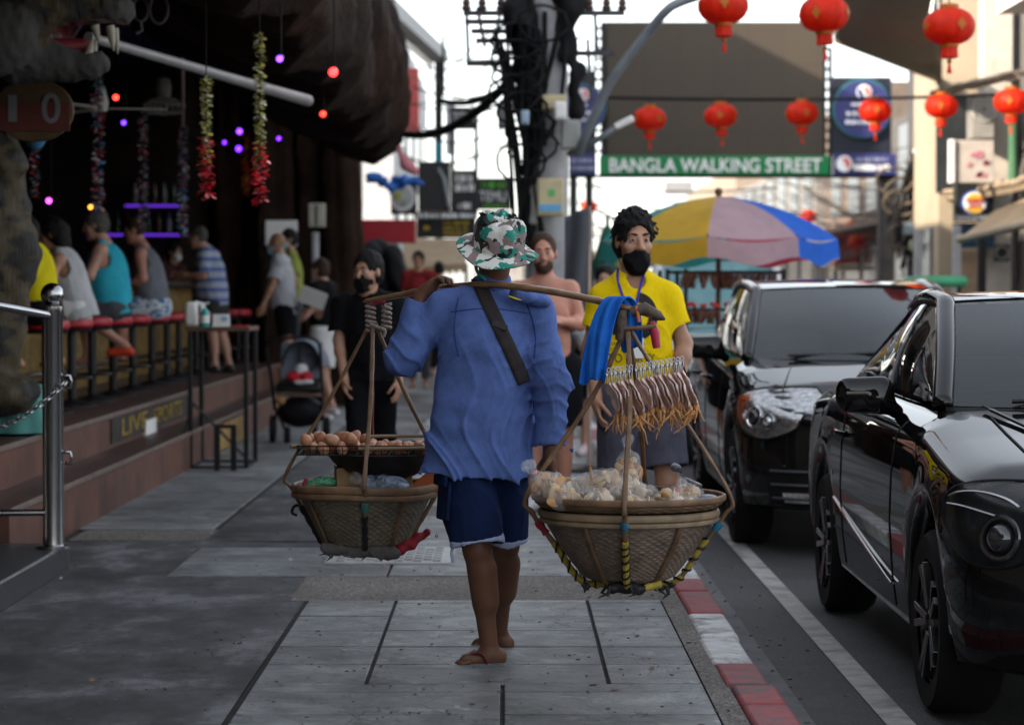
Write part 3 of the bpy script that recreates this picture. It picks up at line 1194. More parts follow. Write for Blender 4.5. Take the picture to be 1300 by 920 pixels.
# white lettering hanging near the top edge
c = P(190, 12, 16)
o = thing('hanging_letters', 'grey bent-tube letters hanging in the dark above the roller pole', 'sign', c)
mb = MB()
for dx, r in ((-.06, .05), (.06, .06)):
 mb.tube([c + V(dx + r * math.cos(t), 0, r * 1.6 * math.sin(t)) for t in np.linspace(0, 2 * math.pi, 18)], .009, 8)
mb.tube([c + V(-.06, 0, -.08), c + V(-.05, 0, -.14), c + V(-.09, 0, -.16)], .009, 8)
mb.build('letters', M('grey_tube'), o)
MB().tube([c + V(0, 0, .1), c + V(0, 0, .5)], .005, 6).build('wire', CABLE, o)

# tiger sculptures
def tiger_mat(name, dim=1.0, stripe_scale=5.0, axis=(1, 1, 1)):
 m, nt, b = nodes_of(name)
 vec = coord(nt, 'Object', axis)
 wv = nt.nodes.new('ShaderNodeTexWave')
 wv.inputs['Scale'].default_value = stripe_scale
 wv.inputs['Distortion'].default_value = 7
 wv.inputs['Detail'].default_value = 3
 wv.inputs['Detail Scale'].default_value = 1.6
 nt.links.new(vec, wv.inputs['Vector'])
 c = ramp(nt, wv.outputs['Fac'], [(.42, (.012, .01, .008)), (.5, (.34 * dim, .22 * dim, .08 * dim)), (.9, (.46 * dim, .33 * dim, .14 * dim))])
 fur = coord(nt, 'Object', (60, 60, 9))
 f = noise(nt, fur, 1, 4)
 c = mix(nt, .6, c, ramp(nt, f, [(.35, (.35,) * 3), (.7, (1.1,) * 3)]), 'MULTIPLY')
 nt.links.new(c, b.inputs['Base Color'])
 b.inputs['Roughness'].default_value = .8
 bump(nt, b, f, .7, .015)
 return m


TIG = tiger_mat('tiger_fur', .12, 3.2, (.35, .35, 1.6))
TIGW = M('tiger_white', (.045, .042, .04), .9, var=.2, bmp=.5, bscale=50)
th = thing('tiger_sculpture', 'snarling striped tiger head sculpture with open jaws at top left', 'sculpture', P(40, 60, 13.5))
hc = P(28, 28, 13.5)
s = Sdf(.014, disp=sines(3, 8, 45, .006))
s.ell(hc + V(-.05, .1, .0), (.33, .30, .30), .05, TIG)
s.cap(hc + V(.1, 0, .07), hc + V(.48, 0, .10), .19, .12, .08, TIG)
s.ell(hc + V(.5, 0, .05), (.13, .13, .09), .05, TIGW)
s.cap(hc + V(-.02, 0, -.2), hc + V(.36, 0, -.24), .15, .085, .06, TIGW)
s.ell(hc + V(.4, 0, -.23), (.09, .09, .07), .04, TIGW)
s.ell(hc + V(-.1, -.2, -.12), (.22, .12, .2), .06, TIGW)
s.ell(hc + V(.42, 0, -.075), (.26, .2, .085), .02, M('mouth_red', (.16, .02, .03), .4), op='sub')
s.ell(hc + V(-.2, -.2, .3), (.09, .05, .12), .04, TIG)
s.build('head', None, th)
for dx, dy, z, L in ((.5, -.07, -.03, -.14), (.42, -.09, -.03, -.09), (.5, .07, -.03, -.14), (.38, -.06, -.19, .10), (.38, .06, -.19, .10)):
 MB().tube([hc + V(dx, dy, z), hc + V(dx + .012, dy, z + L * .6), hc + V(dx + .02, dy, z + L)], [.026, .018, .003], 10) \
  .build('fang', M('ivory_tooth', (.22, .2, .15), .4), th)
s = Sdf(.01)
s.cap(hc + V(.16, 0, -.15), hc + V(.34, 0, -.13), .06, .04)
s.build('tongue', M('mouth_red'), th)
MB().box2(tuple(hc + V(-1.0, .1, -.1)), tuple(hc + V(-.2, .4, .2))).build('mount', ROCK, th)

# furry tiger paw and leg beside the entrance
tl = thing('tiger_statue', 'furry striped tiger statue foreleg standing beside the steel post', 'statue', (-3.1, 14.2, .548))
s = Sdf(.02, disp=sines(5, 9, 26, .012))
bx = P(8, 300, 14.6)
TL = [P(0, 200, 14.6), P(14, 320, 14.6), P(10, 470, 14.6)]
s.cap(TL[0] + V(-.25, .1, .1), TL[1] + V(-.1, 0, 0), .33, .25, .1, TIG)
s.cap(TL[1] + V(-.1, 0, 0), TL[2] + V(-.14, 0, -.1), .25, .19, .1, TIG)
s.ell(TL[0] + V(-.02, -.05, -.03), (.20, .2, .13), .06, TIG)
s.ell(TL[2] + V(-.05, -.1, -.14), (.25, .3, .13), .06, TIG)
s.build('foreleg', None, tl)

# teal cloth over a low stand at far left
tc_ = thing('covered_stand', 'low stand under a teal cloth at the left edge behind the chain', 'stand', (-3.05, 15.4, .548))
def cloth(u, v):
 t = u * 2 * math.pi
 prof = [(0, .30), (.2, .30), (.235, .285), (.25, .2), (.27, .1), (.29, .015)]
 q = v * 5
 i = min(int(q), 4)
 f = q - i
 r = prof[i][0] * (1 - f) + prof[i + 1][0] * f
 z = prof[i][1] * (1 - f) + prof[i + 1][1] * f
 sq = 1 / max(abs(math.cos(t)), abs(math.sin(t))) ** .7
 r = r * sq * (1 + .05 * v * math.sin(9 * t))
 return V(-3.08 + r * math.cos(t), 14.9 + r * math.sin(t), .55 + z)
MB().grid(cloth, 64, 15).build('cloth', M('teal_cloth', (.08, .25, .22), .85, bmp=.15), tc_, sharp=180)
MB().box((-3.08, 14.9, .68), (.34, .34, .25)).build('stand_body', DWOOD, tc_)

# ------------------------------------------------------------------ steel post, chain, dark block
tag(MB().box2((-3.6, 6.5, 0), (-2.235, 12.30, .14)).build('entrance_block', M('dark_granite', (.035, .037, .042), .4, var=.3, scale=20, bmp=.1), bevel=.012),
 'low dark granite entrance block under the steel post', 'step')
pp = P(68, 690, 12.05)
px_, py_ = pp[0], 12.05
po = thing('steel_post', 'polished steel barrier post with ball finial on the dark block', 'post', (px_, py_, .14))
MB().lathe([(0, .14), (.085, .14), (.085, .155), (.054, .16), (.052, .2), (.052, 1.30), (.056, 1.31), (.056, 1.345), (.03, 1.36), (0, 1.36)], 28, (px_, py_, 0)).build('pole', STEEL, po)
MB().ball((px_, py_, 1.405), .058, 22).build('finial', STEEL, po)
MB().tube([(px_ + .05, py_, 1.0), (px_ + .085, py_, 1.0), (px_ + .095, py_, .97), (px_ + .085, py_, .94), (px_ + .06, py_, .945)], .009, 8).build('hook', STEEL, po)
MB().tube([(px_ + .05, py_, .62), (px_ + .085, py_, .62), (px_ + .095, py_, .59), (px_ + .085, py_, .56), (px_ + .06, py_, .565)], .009, 8).build('hook', STEEL, po)
rl = P(82, 395, 12.05)
o = MB().tube([V(px_, py_ - .02, 1.30), V(px_ - .25, py_ - .35, 1.36), V(px_ - .8, py_ - .6, 1.58)], .022, 12).build('handrail', STEEL)
tag(o, 'polished steel handrail rising left from the barrier post', 'handrail')
o = MB().tube([V(px_ - .02, py_ - .02, .32), V(px_ - .8, py_ - .1, .32)], .017, 10).build('lower_rail', STEEL)
tag(o, 'low thin steel rail left of the barrier post', 'rail')
a, b_ = V(px_ + .07, py_ - .03, .97), P(-30, 548, 11.6)
ch = thing('barrier_chain', 'steel link chain hanging from the barrier post towards the left edge', 'chain', b_)
mb = MB()
pts = sag(a, b_, .05, 60)
L = sum(np.linalg.norm(pts[i + 1] - pts[i]) for i in range(59))
nl = int(L / .03)
for k in range(nl):
 t = (k + .5) / nl * 59
 i = min(int(t), 58)
 c = pts[i] + (pts[i + 1] - pts[i]) * (t - i)
 d = pts[i + 1] - pts[i]
 x, y, d = frame_from(d)
 if k % 2:
  x, y = y, x
 lp = [c + d * .021 * math.cos(u) + x * .012 * math.sin(u) for u in np.linspace(0, 2 * math.pi, 13)]
 mb.tube(lp, .0045, 6, cap=False)
mb.build('links', STEEL, ch)
o = MB().box2((-3.16, 13.2, .0), (-3.04, 13.32, .85)).build('timber_post', M('ochre_timber', (.16, .10, .03), .7, var=.4))
tag(o, 'short ochre timber post at the left edge behind the steel post', 'post')
# ------------------------------------------------------------------ people
def skin_mat(name, col, var=.12):
 if name in MATS:
  return MATS[name]
 m = M(name, col, .5, var=var, scale=9, bmp=.12, bscale=120, bdist=.004, sss=.12, stain=tuple(c * .72 for c in col), stain_amt=.35)
 return m


EYEW = M('eye_white', (.40, .37, .35), .3, var=.02)
IRIS = M('eye_iris', (.02, .012, .008), .15)
HAIRB = M('black_hair', (.0045, .004, .004), .62, var=.5, scale=40, bmp=.8, bscale=170, spec=.22)
LIPM = M('lip_brown', (.3, .12, .1), .5)
MASKB = M('black_mask', (.006, .006, .007), .9, bmp=.2, spec=.15)
MASKW = M('white_mask', (.7, .72, .74), .8)
MASKT = M('teal_mask', (.25, .5, .55), .8)


def unit(v):
 return v / (np.linalg.norm(v) + 1e-12)


class Person:
 def __init__(p, label, Y, s, yaw, pts, head_yaw=None, head_pitch=0, head_tilt=0, skin=None, g=1.0, h=.009, belly=1.0, hs=1.0,
     hands=True, hand_kw=None, calf=1.08, chest=False, base_z=0, group=None, face=True, lean=None):
  p.s, p.g, p.h, p.calf = s, g, h, calf
  y = R(yaw)
  p.f = V(-math.sin(y), -math.cos(y), 0)
  p.r = V(math.cos(y), -math.sin(y), 0)
  J = {}
  for k, q in pts.items():
   J[k] = P(q[0], q[1], Y + (q[2] if len(q) > 2 else 0)) if not isinstance(q, np.ndarray) else q
  p.u = unit(J['neck'] - J['hip'])
  f2 = unit(p.f - p.u * np.dot(p.f, p.u))
  p.fu = f2
  for sd, n in ((1, 'L'), (-1, 'R')):
   J.setdefault('sh' + n, J['neck'] - p.u * .055 * s + p.r * sd * .178 * s * (1 + (g - 1) * .4))
   J.setdefault('hp' + n, J['hip'] + p.r * sd * .088 * s)
   J.setdefault('el' + n, J['sh' + n] + V(0, 0, -.285 * s) + p.r * sd * .05 * s - p.f * .02)
   J.setdefault('wr' + n, J['el' + n] + V(0, 0, -.245 * s) + p.f * .06 * s + p.r * sd * .0)
   J.setdefault('kn' + n, J['hp' + n] + V(0, 0, -.41 * s) + p.f * .02 + p.r * sd * .01)
   J.setdefault('an' + n, J['kn' + n] + V(0, 0, -.40 * s) - p.f * .02)
   J.setdefault('to' + n, J['an' + n] + p.f * .17 * s + p.r * sd * .03 + V(0, 0, -.055 * s))
  p.J = J
  hy = R(yaw if head_yaw is None else head_yaw)
  hf, hr = V(-math.sin(hy), -math.cos(hy), 0), V(math.cos(hy), -math.sin(hy), 0)
  a = R(head_pitch)
  hu = V(0, 0, 1)
  hf, hu = hf * math.cos(a) - hu * math.sin(a), hu * math.cos(a) + hf * math.sin(a)
  a = R(head_tilt)
  hr, hu = hr * math.cos(a) - hu * math.sin(a), hu * math.cos(a) + hr * math.sin(a)
  p.hf, p.hr, p.hu = hf, hr, hu
  p.hs = s * hs
  p.hrot = np.stack([hr, hf, hu], 1)
  p.hc = J['head']
  p.trot = np.stack([p.r, p.fu, p.u], 1)
  foot = (J['anL'] + J['anR']) / 2
  p.root = thing('person', label, 'person', (foot[0], foot[1], base_z), group)
  p.skin = skin or skin_mat('skin_tan', (.36, .19, .12))
  # ---- one continuous body
  b = Sdf(h)
  p.torso(b, 0, 0, belly)
  k = .03
  b.cap(J['neck'] + p.u * .02, p.H(0, -.02, -.06), .058 * s * g ** .5, .052 * s, k)
  for n in 'LR':
   b.cap(J['neck'] - p.u * .015 * s, J['sh' + n], .05 * s, .052 * s * g ** .5, .05)
   b.cap(J['sh' + n], J['el' + n], .05 * s * g ** .7, .039 * s * g ** .5, k)
   b.cap(J['el' + n], J['wr' + n], .040 * s * g ** .5, .027 * s, k)
   b.ell(J['el' + n] * .72 + J['wr' + n] * .28, .043 * s * g ** .5, .03)
   kn, an, hp = J['kn' + n], J['an' + n], J['hp' + n]
   b.cap(hp, kn, .083 * s * g ** .6, .055 * s * g ** .3, k)
   b.cap(kn, an, .05 * s * g ** .3, .034 * s, k)
   cd = unit(an - kn)
   back = unit(J['to' + n] - an)
   back = back - cd * np.dot(back, cd)
   back = unit(back)
   b.cap(kn * .8 + an * .2 - back * .014 * s, kn * .5 + an * .5 - back * .012 * s, .045 * s * g ** .3 * p.calf, .041 * s * p.calf, .03)
   fd = J['to' + n] - an
   fl = unit(V(fd[0], fd[1], 0))
   hz = J['to' + n][2]
   heel = V(an[0], an[1], hz + .006) - fl * .035 * s
   sd = unit(np.cross(V(0, 0, 1), fl))
   b.cap(an, heel + V(0, 0, .01), .034 * s, .03 * s, .02)
   b.cap(an - V(0, 0, .015) + fl * .02, J['to' + n] - fl * .03 + V(0, 0, .008), .032 * s, .02 * s, .02)
   b.cap(heel, J['to' + n] - fl * .02, .028 * s, .022 * s, .02)
   if h < .008:
    for i_ in range(5):
     o_ = (i_ - 2) * .0165 * s
     q0 = J['to' + n] - fl * .03 * s + sd * o_
     b.cap(q0, q0 + fl * (.045 - .006 * abs(i_ - 2)) * s - V(0, 0, .006), .0095 * s, .008 * s, .006)
  p.head(b, face)
  if hands:
   for n, sd in (('L', 1), ('R', -1)):
    kw = (hand_kw or {}).get(n, {})
    p.hand(b, n, sd, **kw)
  if chest:
   n_, m_ = J['neck'], p.skin
   for a in (-1, 1):
    q = n_ - p.u * .20 * s + p.r * a * .075 * s + p.fu * .088 * s
    b.ell(q, V(.074, .030, .055) * s, .02, m_, p.trot)
    b.cap(n_ - p.u * .045 * s + p.r * a * .025 * s + p.fu * .05 * s, J['shL' if a > 0 else 'shR'] + p.u * .02 * s + p.fu * .03, .012 * s, .010 * s, .012, m_)
    b.ell(q + p.r * a * .028 * s - p.u * .022 * s + p.fu * .028 * s, V(.011, .006, .011) * s, .002, LIPM, p.trot)
   b.ell(n_ - p.u * .40 * s + p.fu * .098 * s, V(.004, .03, .12) * s, .012, m_, p.trot, op='sub')
  b.p[0]['m'] = 0
  p.body_sdf = b
  p.bodyobj = b.build('body', None, p.root)

 def H(p, a, b, c):
  return p.hc + (p.hr * a + p.hf * b + p.hu * c) * p.hs

 def torso(p, b, t, loose, belly=1.0):
  J, s, g = p.J, p.s, p.g
  n, hp = J['neck'], J['hip']
  m = p.skin
  at = lambda q: n + (hp - n) * q
  b.ell(at(.34) + p.fu * .005, V(.150 * g, .108 * g, .19) * s + t, .05, m, p.trot)
  b.ell(at(.70) + p.fu * (.01 + .03 * (belly - 1)), V(.138 * g * belly ** .6, .105 * g * belly, .19) * s + t, .06, m, p.trot)
  b.ell(at(1.0), V(.155 * g, .115 * g, .12) * s + t, .06, m, p.trot)

 def head(p, b, face):
  s = p.hs
  m, rot = p.skin, p.hrot
  H = p.H
  b.ell(H(0, -.012, .03), V(.074, .092, .095) * s, .02, m, rot)
  b.ell(H(0, .026, -.035), V(.060, .062, .082) * s, .025, m, rot)
  b.ell(H(0, .036, -.085), V(.045, .044, .034) * s, .025, m, rot)
  b.ell(H(0, .07, -.104), V(.020, .015, .016) * s, .02, m, rot)
  for a in (-1, 1):
   b.ell(H(a * .076, -.006, -.004), V(.010, .021, .031) * s, .008, m, rot)
  if not face:
   return
  b.cap(H(-.034, .078, .024), H(.034, .078, .024), .013 * s, None, .014, m)
  for a in (-1, 1):
   b.ell(H(a * .042, .058, -.028), V(.022, .02, .02) * s, .02, m, rot)
   b.ell(H(a * .031, .093, .004), V(.019, .013, .010) * s, .010, m, rot, op='sub')
   b.ell(H(a * .031, .0745, .002), .0130 * s, .002, EYEW)
   b.ell(H(a * .031 - .001, .0832, .002), .0066 * s, .001, IRIS)
   b.cap(H(a * .019, .0835, .0075), H(a * .043, .0785, .0065), .0052 * s, None, .004, m)
   b.cap(H(a * .020, .083, -.0045), H(a * .042, .0785, -.0045), .0042 * s, None, .004, m)
   b.cap(H(a * .016, .086, .0125), H(a * .045, .078, .0115), .0045 * s, None, .003, m)
   b.ell(H(a * .012, .096, -.036), V(.010, .011, .009) * s, .008, m, rot)
   b.cap(H(a * .015, .0945, .026), H(a * .036, .0895, .029), .0042 * s, .0040 * s, .002, HAIRB)
   b.cap(H(a * .036, .0895, .029), H(a * .050, .078, .026), .0040 * s, .0025 * s, .002, HAIRB)
  b.cap(H(0, .088, .008), H(0, .107, -.032), .009 * s, .0125 * s, .012, m)
  b.ell(H(0, .085, -.0625), V(.024, .011, .0065) * s, .004, LIPM, rot)
  b.ell(H(0, .084, -.073), V(.021, .011, .0075) * s, .004, LIPM, rot)

 def hand(p, b, n, sd, d=None, nrm=None, t=None, curl=.35, spread=1.0, fist=False):
  J, s, m = p.J, p.s * 1.0, p.skin
  wr = J['wr' + n]
  d = unit(wr - J['el' + n]) if d is None else unit(V(*d))
  nrm = -p.r * sd if nrm is None else V(*nrm)
  nrm = unit(nrm - d * np.dot(nrm, d))
  t = p.f if t is None else V(*t)
  t = t - d * np.dot(t, d) - nrm * np.dot(t, nrm)
  t = unit(t)
  pr = np.stack([t, d, nrm], 1)
  b.ell(wr + d * .045 * s, V(.040, .052, .016) * s, .02, m, pr)
  b.cap(wr - d * .01, wr + d * .03 * s, .025 * s, .026 * s, .02, m)
  for i, (o, L, rr) in enumerate(((.030, .074, .0088), (.0105, .084, .0092), (-.0095, .078, .0088), (-.029, .060, .0078))):
   q = wr + d * (.078 - .004 * abs(i - 1.3)) * s + t * o * s
   a = curl * .55
   b.cap(wr + d * .04 * s + t * o * .8 * s, q, .010 * s, rr * s, .012, m)
   for L_, da in ((.42, curl), (.32, curl * 1.1), (.26, curl * .8)):
    dd = unit(d * math.cos(a) + nrm * math.sin(a) + t * (o * 2.2 * spread))
    q2 = q + dd * L * L_ * s
    b.cap(q, q2, rr * s, rr * .93 * s, .004, m)
    q = q2
    a += da
  q = wr + d * .022 * s + t * .028 * s + nrm * .006 * s
  q1 = q + unit(d * .72 + t * .6 + nrm * .3) * .042 * s
  q2 = q1 + unit(d * .85 + t * .15 + nrm * (.35 + curl * .5)) * .033 * s
  q3 = q2 + unit(d * .85 - t * .1 + nrm * (.4 + curl * .7)) * .026 * s
  b.cap(q, q1, .014 * s, .0115 * s, .012, m)
  b.cap(q1, q2, .0108 * s, .010 * s, .004, m)
  b.cap(q2, q3, .010 * s, .0085 * s, .004, m)

 # ---- hair and headwear
 def hair(p, mat, style='short', name='hair', seed=1):
  s, rot, H = p.hs, p.hrot, p.H
  g = np.random.default_rng(seed)
  amp = {'short': .003, 'crop': .002, 'tousled': .004, 'long': .004, 'fringe': .002}[style]
  b = Sdf(max(.0045, p.h * .75), disp=sines(seed, 8, 90, amp))
  th = {'short': .014, 'crop': .007, 'tousled': .017, 'long': .018, 'fringe': .008}[style]
  b.ell(H(0, -.016, .034), V(.076, .092, .095) * s + th, .02, None, rot)
  if style in ('short', 'tousled', 'long'):
   b.ell(H(0, -.045, -.02), V(.068, .055, .07) * s + th * .7, .03, None, rot)
  if style == 'long':
   b.cap(H(0, -.06, 0), H(0, -.085, -.22), .085 * s, .05 * s, .04)
   b.cap(H(0, -.06, -.2), H(.01, -.07, -.36), .05 * s, .02 * s, .03)
  if style == 'tousled':
   for i in range(190):
    a = g.uniform(-1.5, 1.5) if i % 3 else g.uniform(0, 6.28)
    el_ = g.uniform(.05, 1.5) if i % 3 else g.uniform(.5, 1.5)
    dirv = V(math.sin(a) * math.cos(el_), math.cos(a) * math.cos(el_), math.sin(el_))
    q = V(0, -.016, .034) + dirv * V(.088, .104, .112)
    sw = V(.016 * math.sin(a) + g.normal() * .011, .018 * math.cos(a), -.018 + g.normal() * .014)
    if q[1] > .05:
     sw = V(g.normal() * .016 + .016, .012, -.030)
    b.cap(H(*q), H(*(q + sw)), .0072 * s, .0018 * s, .004)
  cutz = {'short': .066, 'crop': .080, 'tousled': .066, 'long': .06, 'fringe': -.01}[style]
  # leave the face free
  b.ell(H(0, .085, -.045 + cutz - .045), V(.066, .060, .092) * s, .008, None, rot, op='sub')
  for a in (-1, 1):
   b.ell(H(a * .085, .0, -.012), V(.018, .026, .036) * s, .006, None, rot, op='sub')
   if style != 'long':
    b.ell(H(a * .078, .045, -.055), V(.036, .046, .068) * s, .006, None, rot, op='sub')
  if style == 'fringe':
   b.keep(H(0, 0, .0), p.hu)
  if style != 'long':
   b.keep(H(0, -.05, -.075), -p.hu)
  return b.build(name, mat, p.root)

 def beard(p, mat):
  s, rot, H = p.hs, p.hrot, p.H
  b = Sdf(.005, disp=sines(4, 6, 120, .0015))
  b.ell(H(0, .038, -.07), V(.058, .056, .055) * s, .02, None, rot)
  b.ell(H(0, .068, -.104), V(.026, .021, .022) * s, .02, None, rot)
  b.ell(H(0, .09, -.02), V(.04, .06, .033) * s, .006, None, rot, op='sub')
  b.ell(H(0, .1, -.067), V(.023, .02, .010) * s, .003, None, rot, op='sub')
  b.keep(H(0, 0, -.035), p.hu)
  return b.build('beard', mat, p.root)

 def mask(p, mat, low=0.0):
  s, rot, H = p.hs, p.hrot, p.H
  b = Sdf(.005)
  b.ell(H(0, .038, -.060 - low), V(.062, .060, .060) * s, .01, None, rot)
  b.cap(H(0, .09, -.03 - low), H(0, .093, -.085 - low), .020 * s, .016 * s, .03)
  b.cap(H(-.024, .074, -.088 - low), H(.024, .074, -.088 - low), .028 * s, None, .03)
  b.ell(H(0, .050, -.09 - low), V(.056, .045, .04) * s, .02, None, rot)
  b.keep(H(0, .085, -.018 - low), unit(p.hu + p.hf * .10))
  b.keep(H(0, .012, 0), -p.hf)
  for a in (-1, 1):
   b.keep(H(a * .046, .06, -.088 - low), unit(p.hr * a * .86 + p.hf * .12 - p.hu * .42))
  b.keep(H(0, .108, -.06), unit(p.hf - p.hu * .12))
  o = b.build('face_mask', mat, p.root)
  mb = MB()
  for a in (-1, 1):
   mb.tube([H(a * .066, .02, -.03 - low), H(a * .079, 0, .012), H(a * .079, -.02, .012), H(a * .066, .015, -.085 - low)], .0022 * s, 5)
  mb.build('ear_loop', mat, o)
  return o

 def cap(p, mat):
  s, rot, H = p.hs, p.hrot, p.H
  b = Sdf(.008)
  b.ell(H(0, -.012, .04), V(.084, .100, .095) * s, .02, None, rot)
  b.cap(H(0, .08, .05), H(0, .14, .04), .05 * s, .045 * s, .01, None, (p.hu, 6.0))
  b.keep(H(0, 0, .035), -p.hu)
  return b.build('cap', mat, p.root)

 # ---- clothes
 def shirt(p, mat, sleeve=.55, hem=.02, loose=.02, disp=None, belly=1.0, name='shirt', neck=1.0, tank=False, th=.012, flare=0.0, sl_r=.066, v=0, hk=.0, h=None, neckcut=None):
  J, s, g = p.J, p.s, p.g
  b = Sdf(h or p.h, shell=max(th, p.h * 1.6), disp=disp)
  n, hp = J['neck'], J['hip']
  at = lambda q: n + (hp - n) * q
  t = loose * .8 + .008
  rt = p.trot
  b.ell(at(.33), V(.152 * g, .112 * g, .185) * s + t, .05, None, rt)
  b.ell(at(.68) + p.fu * (.01 + .03 * (belly - 1)), V(.140 * g * belly ** .6, .108 * g * belly, .19) * s + t, .06, None, rt)
  r0, r1 = (.150 * g * s + loose), (.158 * g * s + loose + flare)
  low = hp - p.u * hem
  b.cap(at(.45), low - p.u * .25, r0, r1 + (r1 - r0) * .5, .06, None, (p.fu, 1.38 / (belly ** .5)), (low, -p.u))
  for q in b.p:
   if q['cut'] is None:
    q['cut'] = (low, -p.u)
  if not tank:
   for nm, sd in (('L', 1), ('R', -1)):
    b.cap(n - p.u * .01 * s, J['sh' + nm], .052 * s + loose * .4, .058 * s + loose * .4, .05)
    sh, el, wr = J['sh' + nm], J['el' + nm], J['wr' + nm]
    if sleeve <= 1:
     e = sh + (el - sh) * sleeve
     d = unit(el - sh)
     b.cap(sh, e + d * .15, sl_r * s + loose * .2, (sl_r + .006) * s + loose * .3, .045, None, None, (e, d))
    else:
     e = el + (wr - el) * (sleeve - 1)
     d = unit(wr - el)
     b.cap(sh, el, sl_r * s + loose * .2, .056 * s + loose * .3, .045)
     b.cap(el, e + d * .1, .056 * s + loose * .3, .044 * s + loose * .3, .03, None, None, (e, d))
  else:
   for nm, sd in (('L', 1), ('R', -1)):
    b.cap(at(.25) + p.r * sd * .085 * s, n + p.r * sd * .085 * s + p.u * .0, .05 * s, .045 * s, .03)
    b.ell(J['sh' + nm] + p.r * sd * .035 * s - p.u * .03 * s, V(.075, .1, .12) * s, .02, None, rt, op='sub')
   b.ell(n + p.fu * .05 + p.u * .0, V(.065, .1, .09) * s, .02, None, rt, op='sub')
  nc = neck
  b.ell(n + p.u * .05 * s + p.fu * .02, V(.066, .075, .060) * s * nc, .01, None, rt, op='sub')
  if v:
   b.ell(n + p.fu * .11 - p.u * .0 * s, V(.05, .08, v) * s, .01, None, rt, op='sub')
  p.shirt_sdf = b
  return b.build(name, mat, p.root)

 def pants(p, mat, leg=.45, loose=.015, name='shorts', disp=None, th=.012, waist=.06, flare=.0, trim=None, only=None):
  """leg: 0 at the hip, .5 at the knee, 1 at the ankle"""
  J, s, g = p.J, p.s, p.g
  b = Sdf(p.h, shell=max(th, p.h * 1.6), disp=disp)
  top = (J['hip'] + p.u * waist * s, p.u)
  b.ell(J['hip'], V(.156 * g, .118 * g, .13) * s + loose, .04, None, p.trot)
  b.p[-1]['cut'] = top
  for n in 'LR':
   hp, kn, an = J['hp' + n], J['kn' + n], J['an' + n]
   q = min(leg, .5) * 2
   e = hp + (kn - hp) * q
   d = unit(kn - hp)
   r0, r1 = .092 * s * g ** .6 + loose, .064 * s * g ** .3 + loose + flare
   if leg <= .5:
    b.cap(hp, e + d * .15, r0, r0 + (r1 - r0) * (q if not flare else 1), .03, None, None, [(e, d)])
   else:
    b.cap(hp, kn, r0, r1, .03)
    q = (leg - .5) * 2
    e = kn + (an - kn) * q
    d = unit(an - kn)
    b.cap(kn, e + d * .1, r1, .05 * s + loose + flare, .03, None, None, [(e, d)])
  return b.build(name, mat, p.root)

 def shoe(p, n, mat, sole=None, name='shoe', high=.05):
  J, s = p.J, p.s
  an, to = J['an' + n], J['to' + n]
  fl = unit(V(to[0] - an[0], to[1] - an[1], 0))
  z = to[2]
  b = Sdf(max(.006, p.h * .8))
  heel = V(an[0], an[1], z + .01) - fl * .03 * s
  b.cap(heel, to + V(0, 0, .005) + fl * .02, .044 * s, .04 * s, .02, mat, (V(0, 0, 1), 1.1))
  b.cap(an - V(0, 0, .02), to - fl * .06 + V(0, 0, .02), .045 * s, .033 * s, .02, mat)
  b.keep(V(an[0], an[1], z + high + .05), V(0, 0, 1))
  b.keep(V(an[0], an[1], z - .028), V(0, 0, -1))
  o = b.build(name, mat, p.root)
  return o

 def sandal(p, n, mat, name='sandal'):
  J, s = p.J, p.s
  an, to = J['an' + n], J['to' + n]
  fl = unit(V(to[0] - an[0], to[1] - an[1], 0))
  sd = unit(np.cross(V(0, 0, 1), fl))
  z = to[2] - .036
  heel = V(an[0], an[1], 0) - fl * .075 * s
  tip = V(to[0], to[1], 0) + fl * .045 * s
  L = np.linalg.norm(tip - heel)
  out = []
  for k in range(28):
   t = 2 * math.pi * k / 28
   x = math.cos(t)
   w_ = (.040 + .008 * x - .008 * (1 - abs(x)) ** 2) * s
   out.append((L / 2 + x * L / 2, math.sin(t) * w_ * 1.1))
  mb = MB().prism(out, heel + V(0, 0, z), fl, sd, V(0, 0, .022))
  o = mb.build(name, mat, p.root, bevel=.004)
  top = V(to[0], to[1], to[2] + .012)
  q = top - fl * .025 * s + sd * 0
  MB().tube(catmull([q - V(0, 0, .02), q + V(0, 0, .004), q - fl * .05 * s + sd * .036 * s + V(0, 0, .018), V(an[0], an[1], z + .03) + fl * .02 + sd * .046 * s], 5), .0075, 8, flat=.6).build('strap', mat, o)
  MB().tube(catmull([q - V(0, 0, .02), q + V(0, 0, .004), q - fl * .05 * s - sd * .036 * s + V(0, 0, .018), V(an[0], an[1], z + .03) + fl * .02 - sd * .046 * s], 5), .0075, 8, flat=.6).build('strap', mat, o)
  return o


def folds(seed, amp=.006, f=16, an=(1, 1, .35)):
 a, b, c = sines(seed, 6, f, amp, an), sines(seed + 50, 7, f * 2.4, amp * .45, (1, 1, .8)), sines(seed + 9, 5, f * .8, 1.0, (1, 1, .6))
 return lambda X: a(X) + b(X) - 1.1 * amp * (1 - np.abs(np.sin(2.6 * c(X)))) ** 3


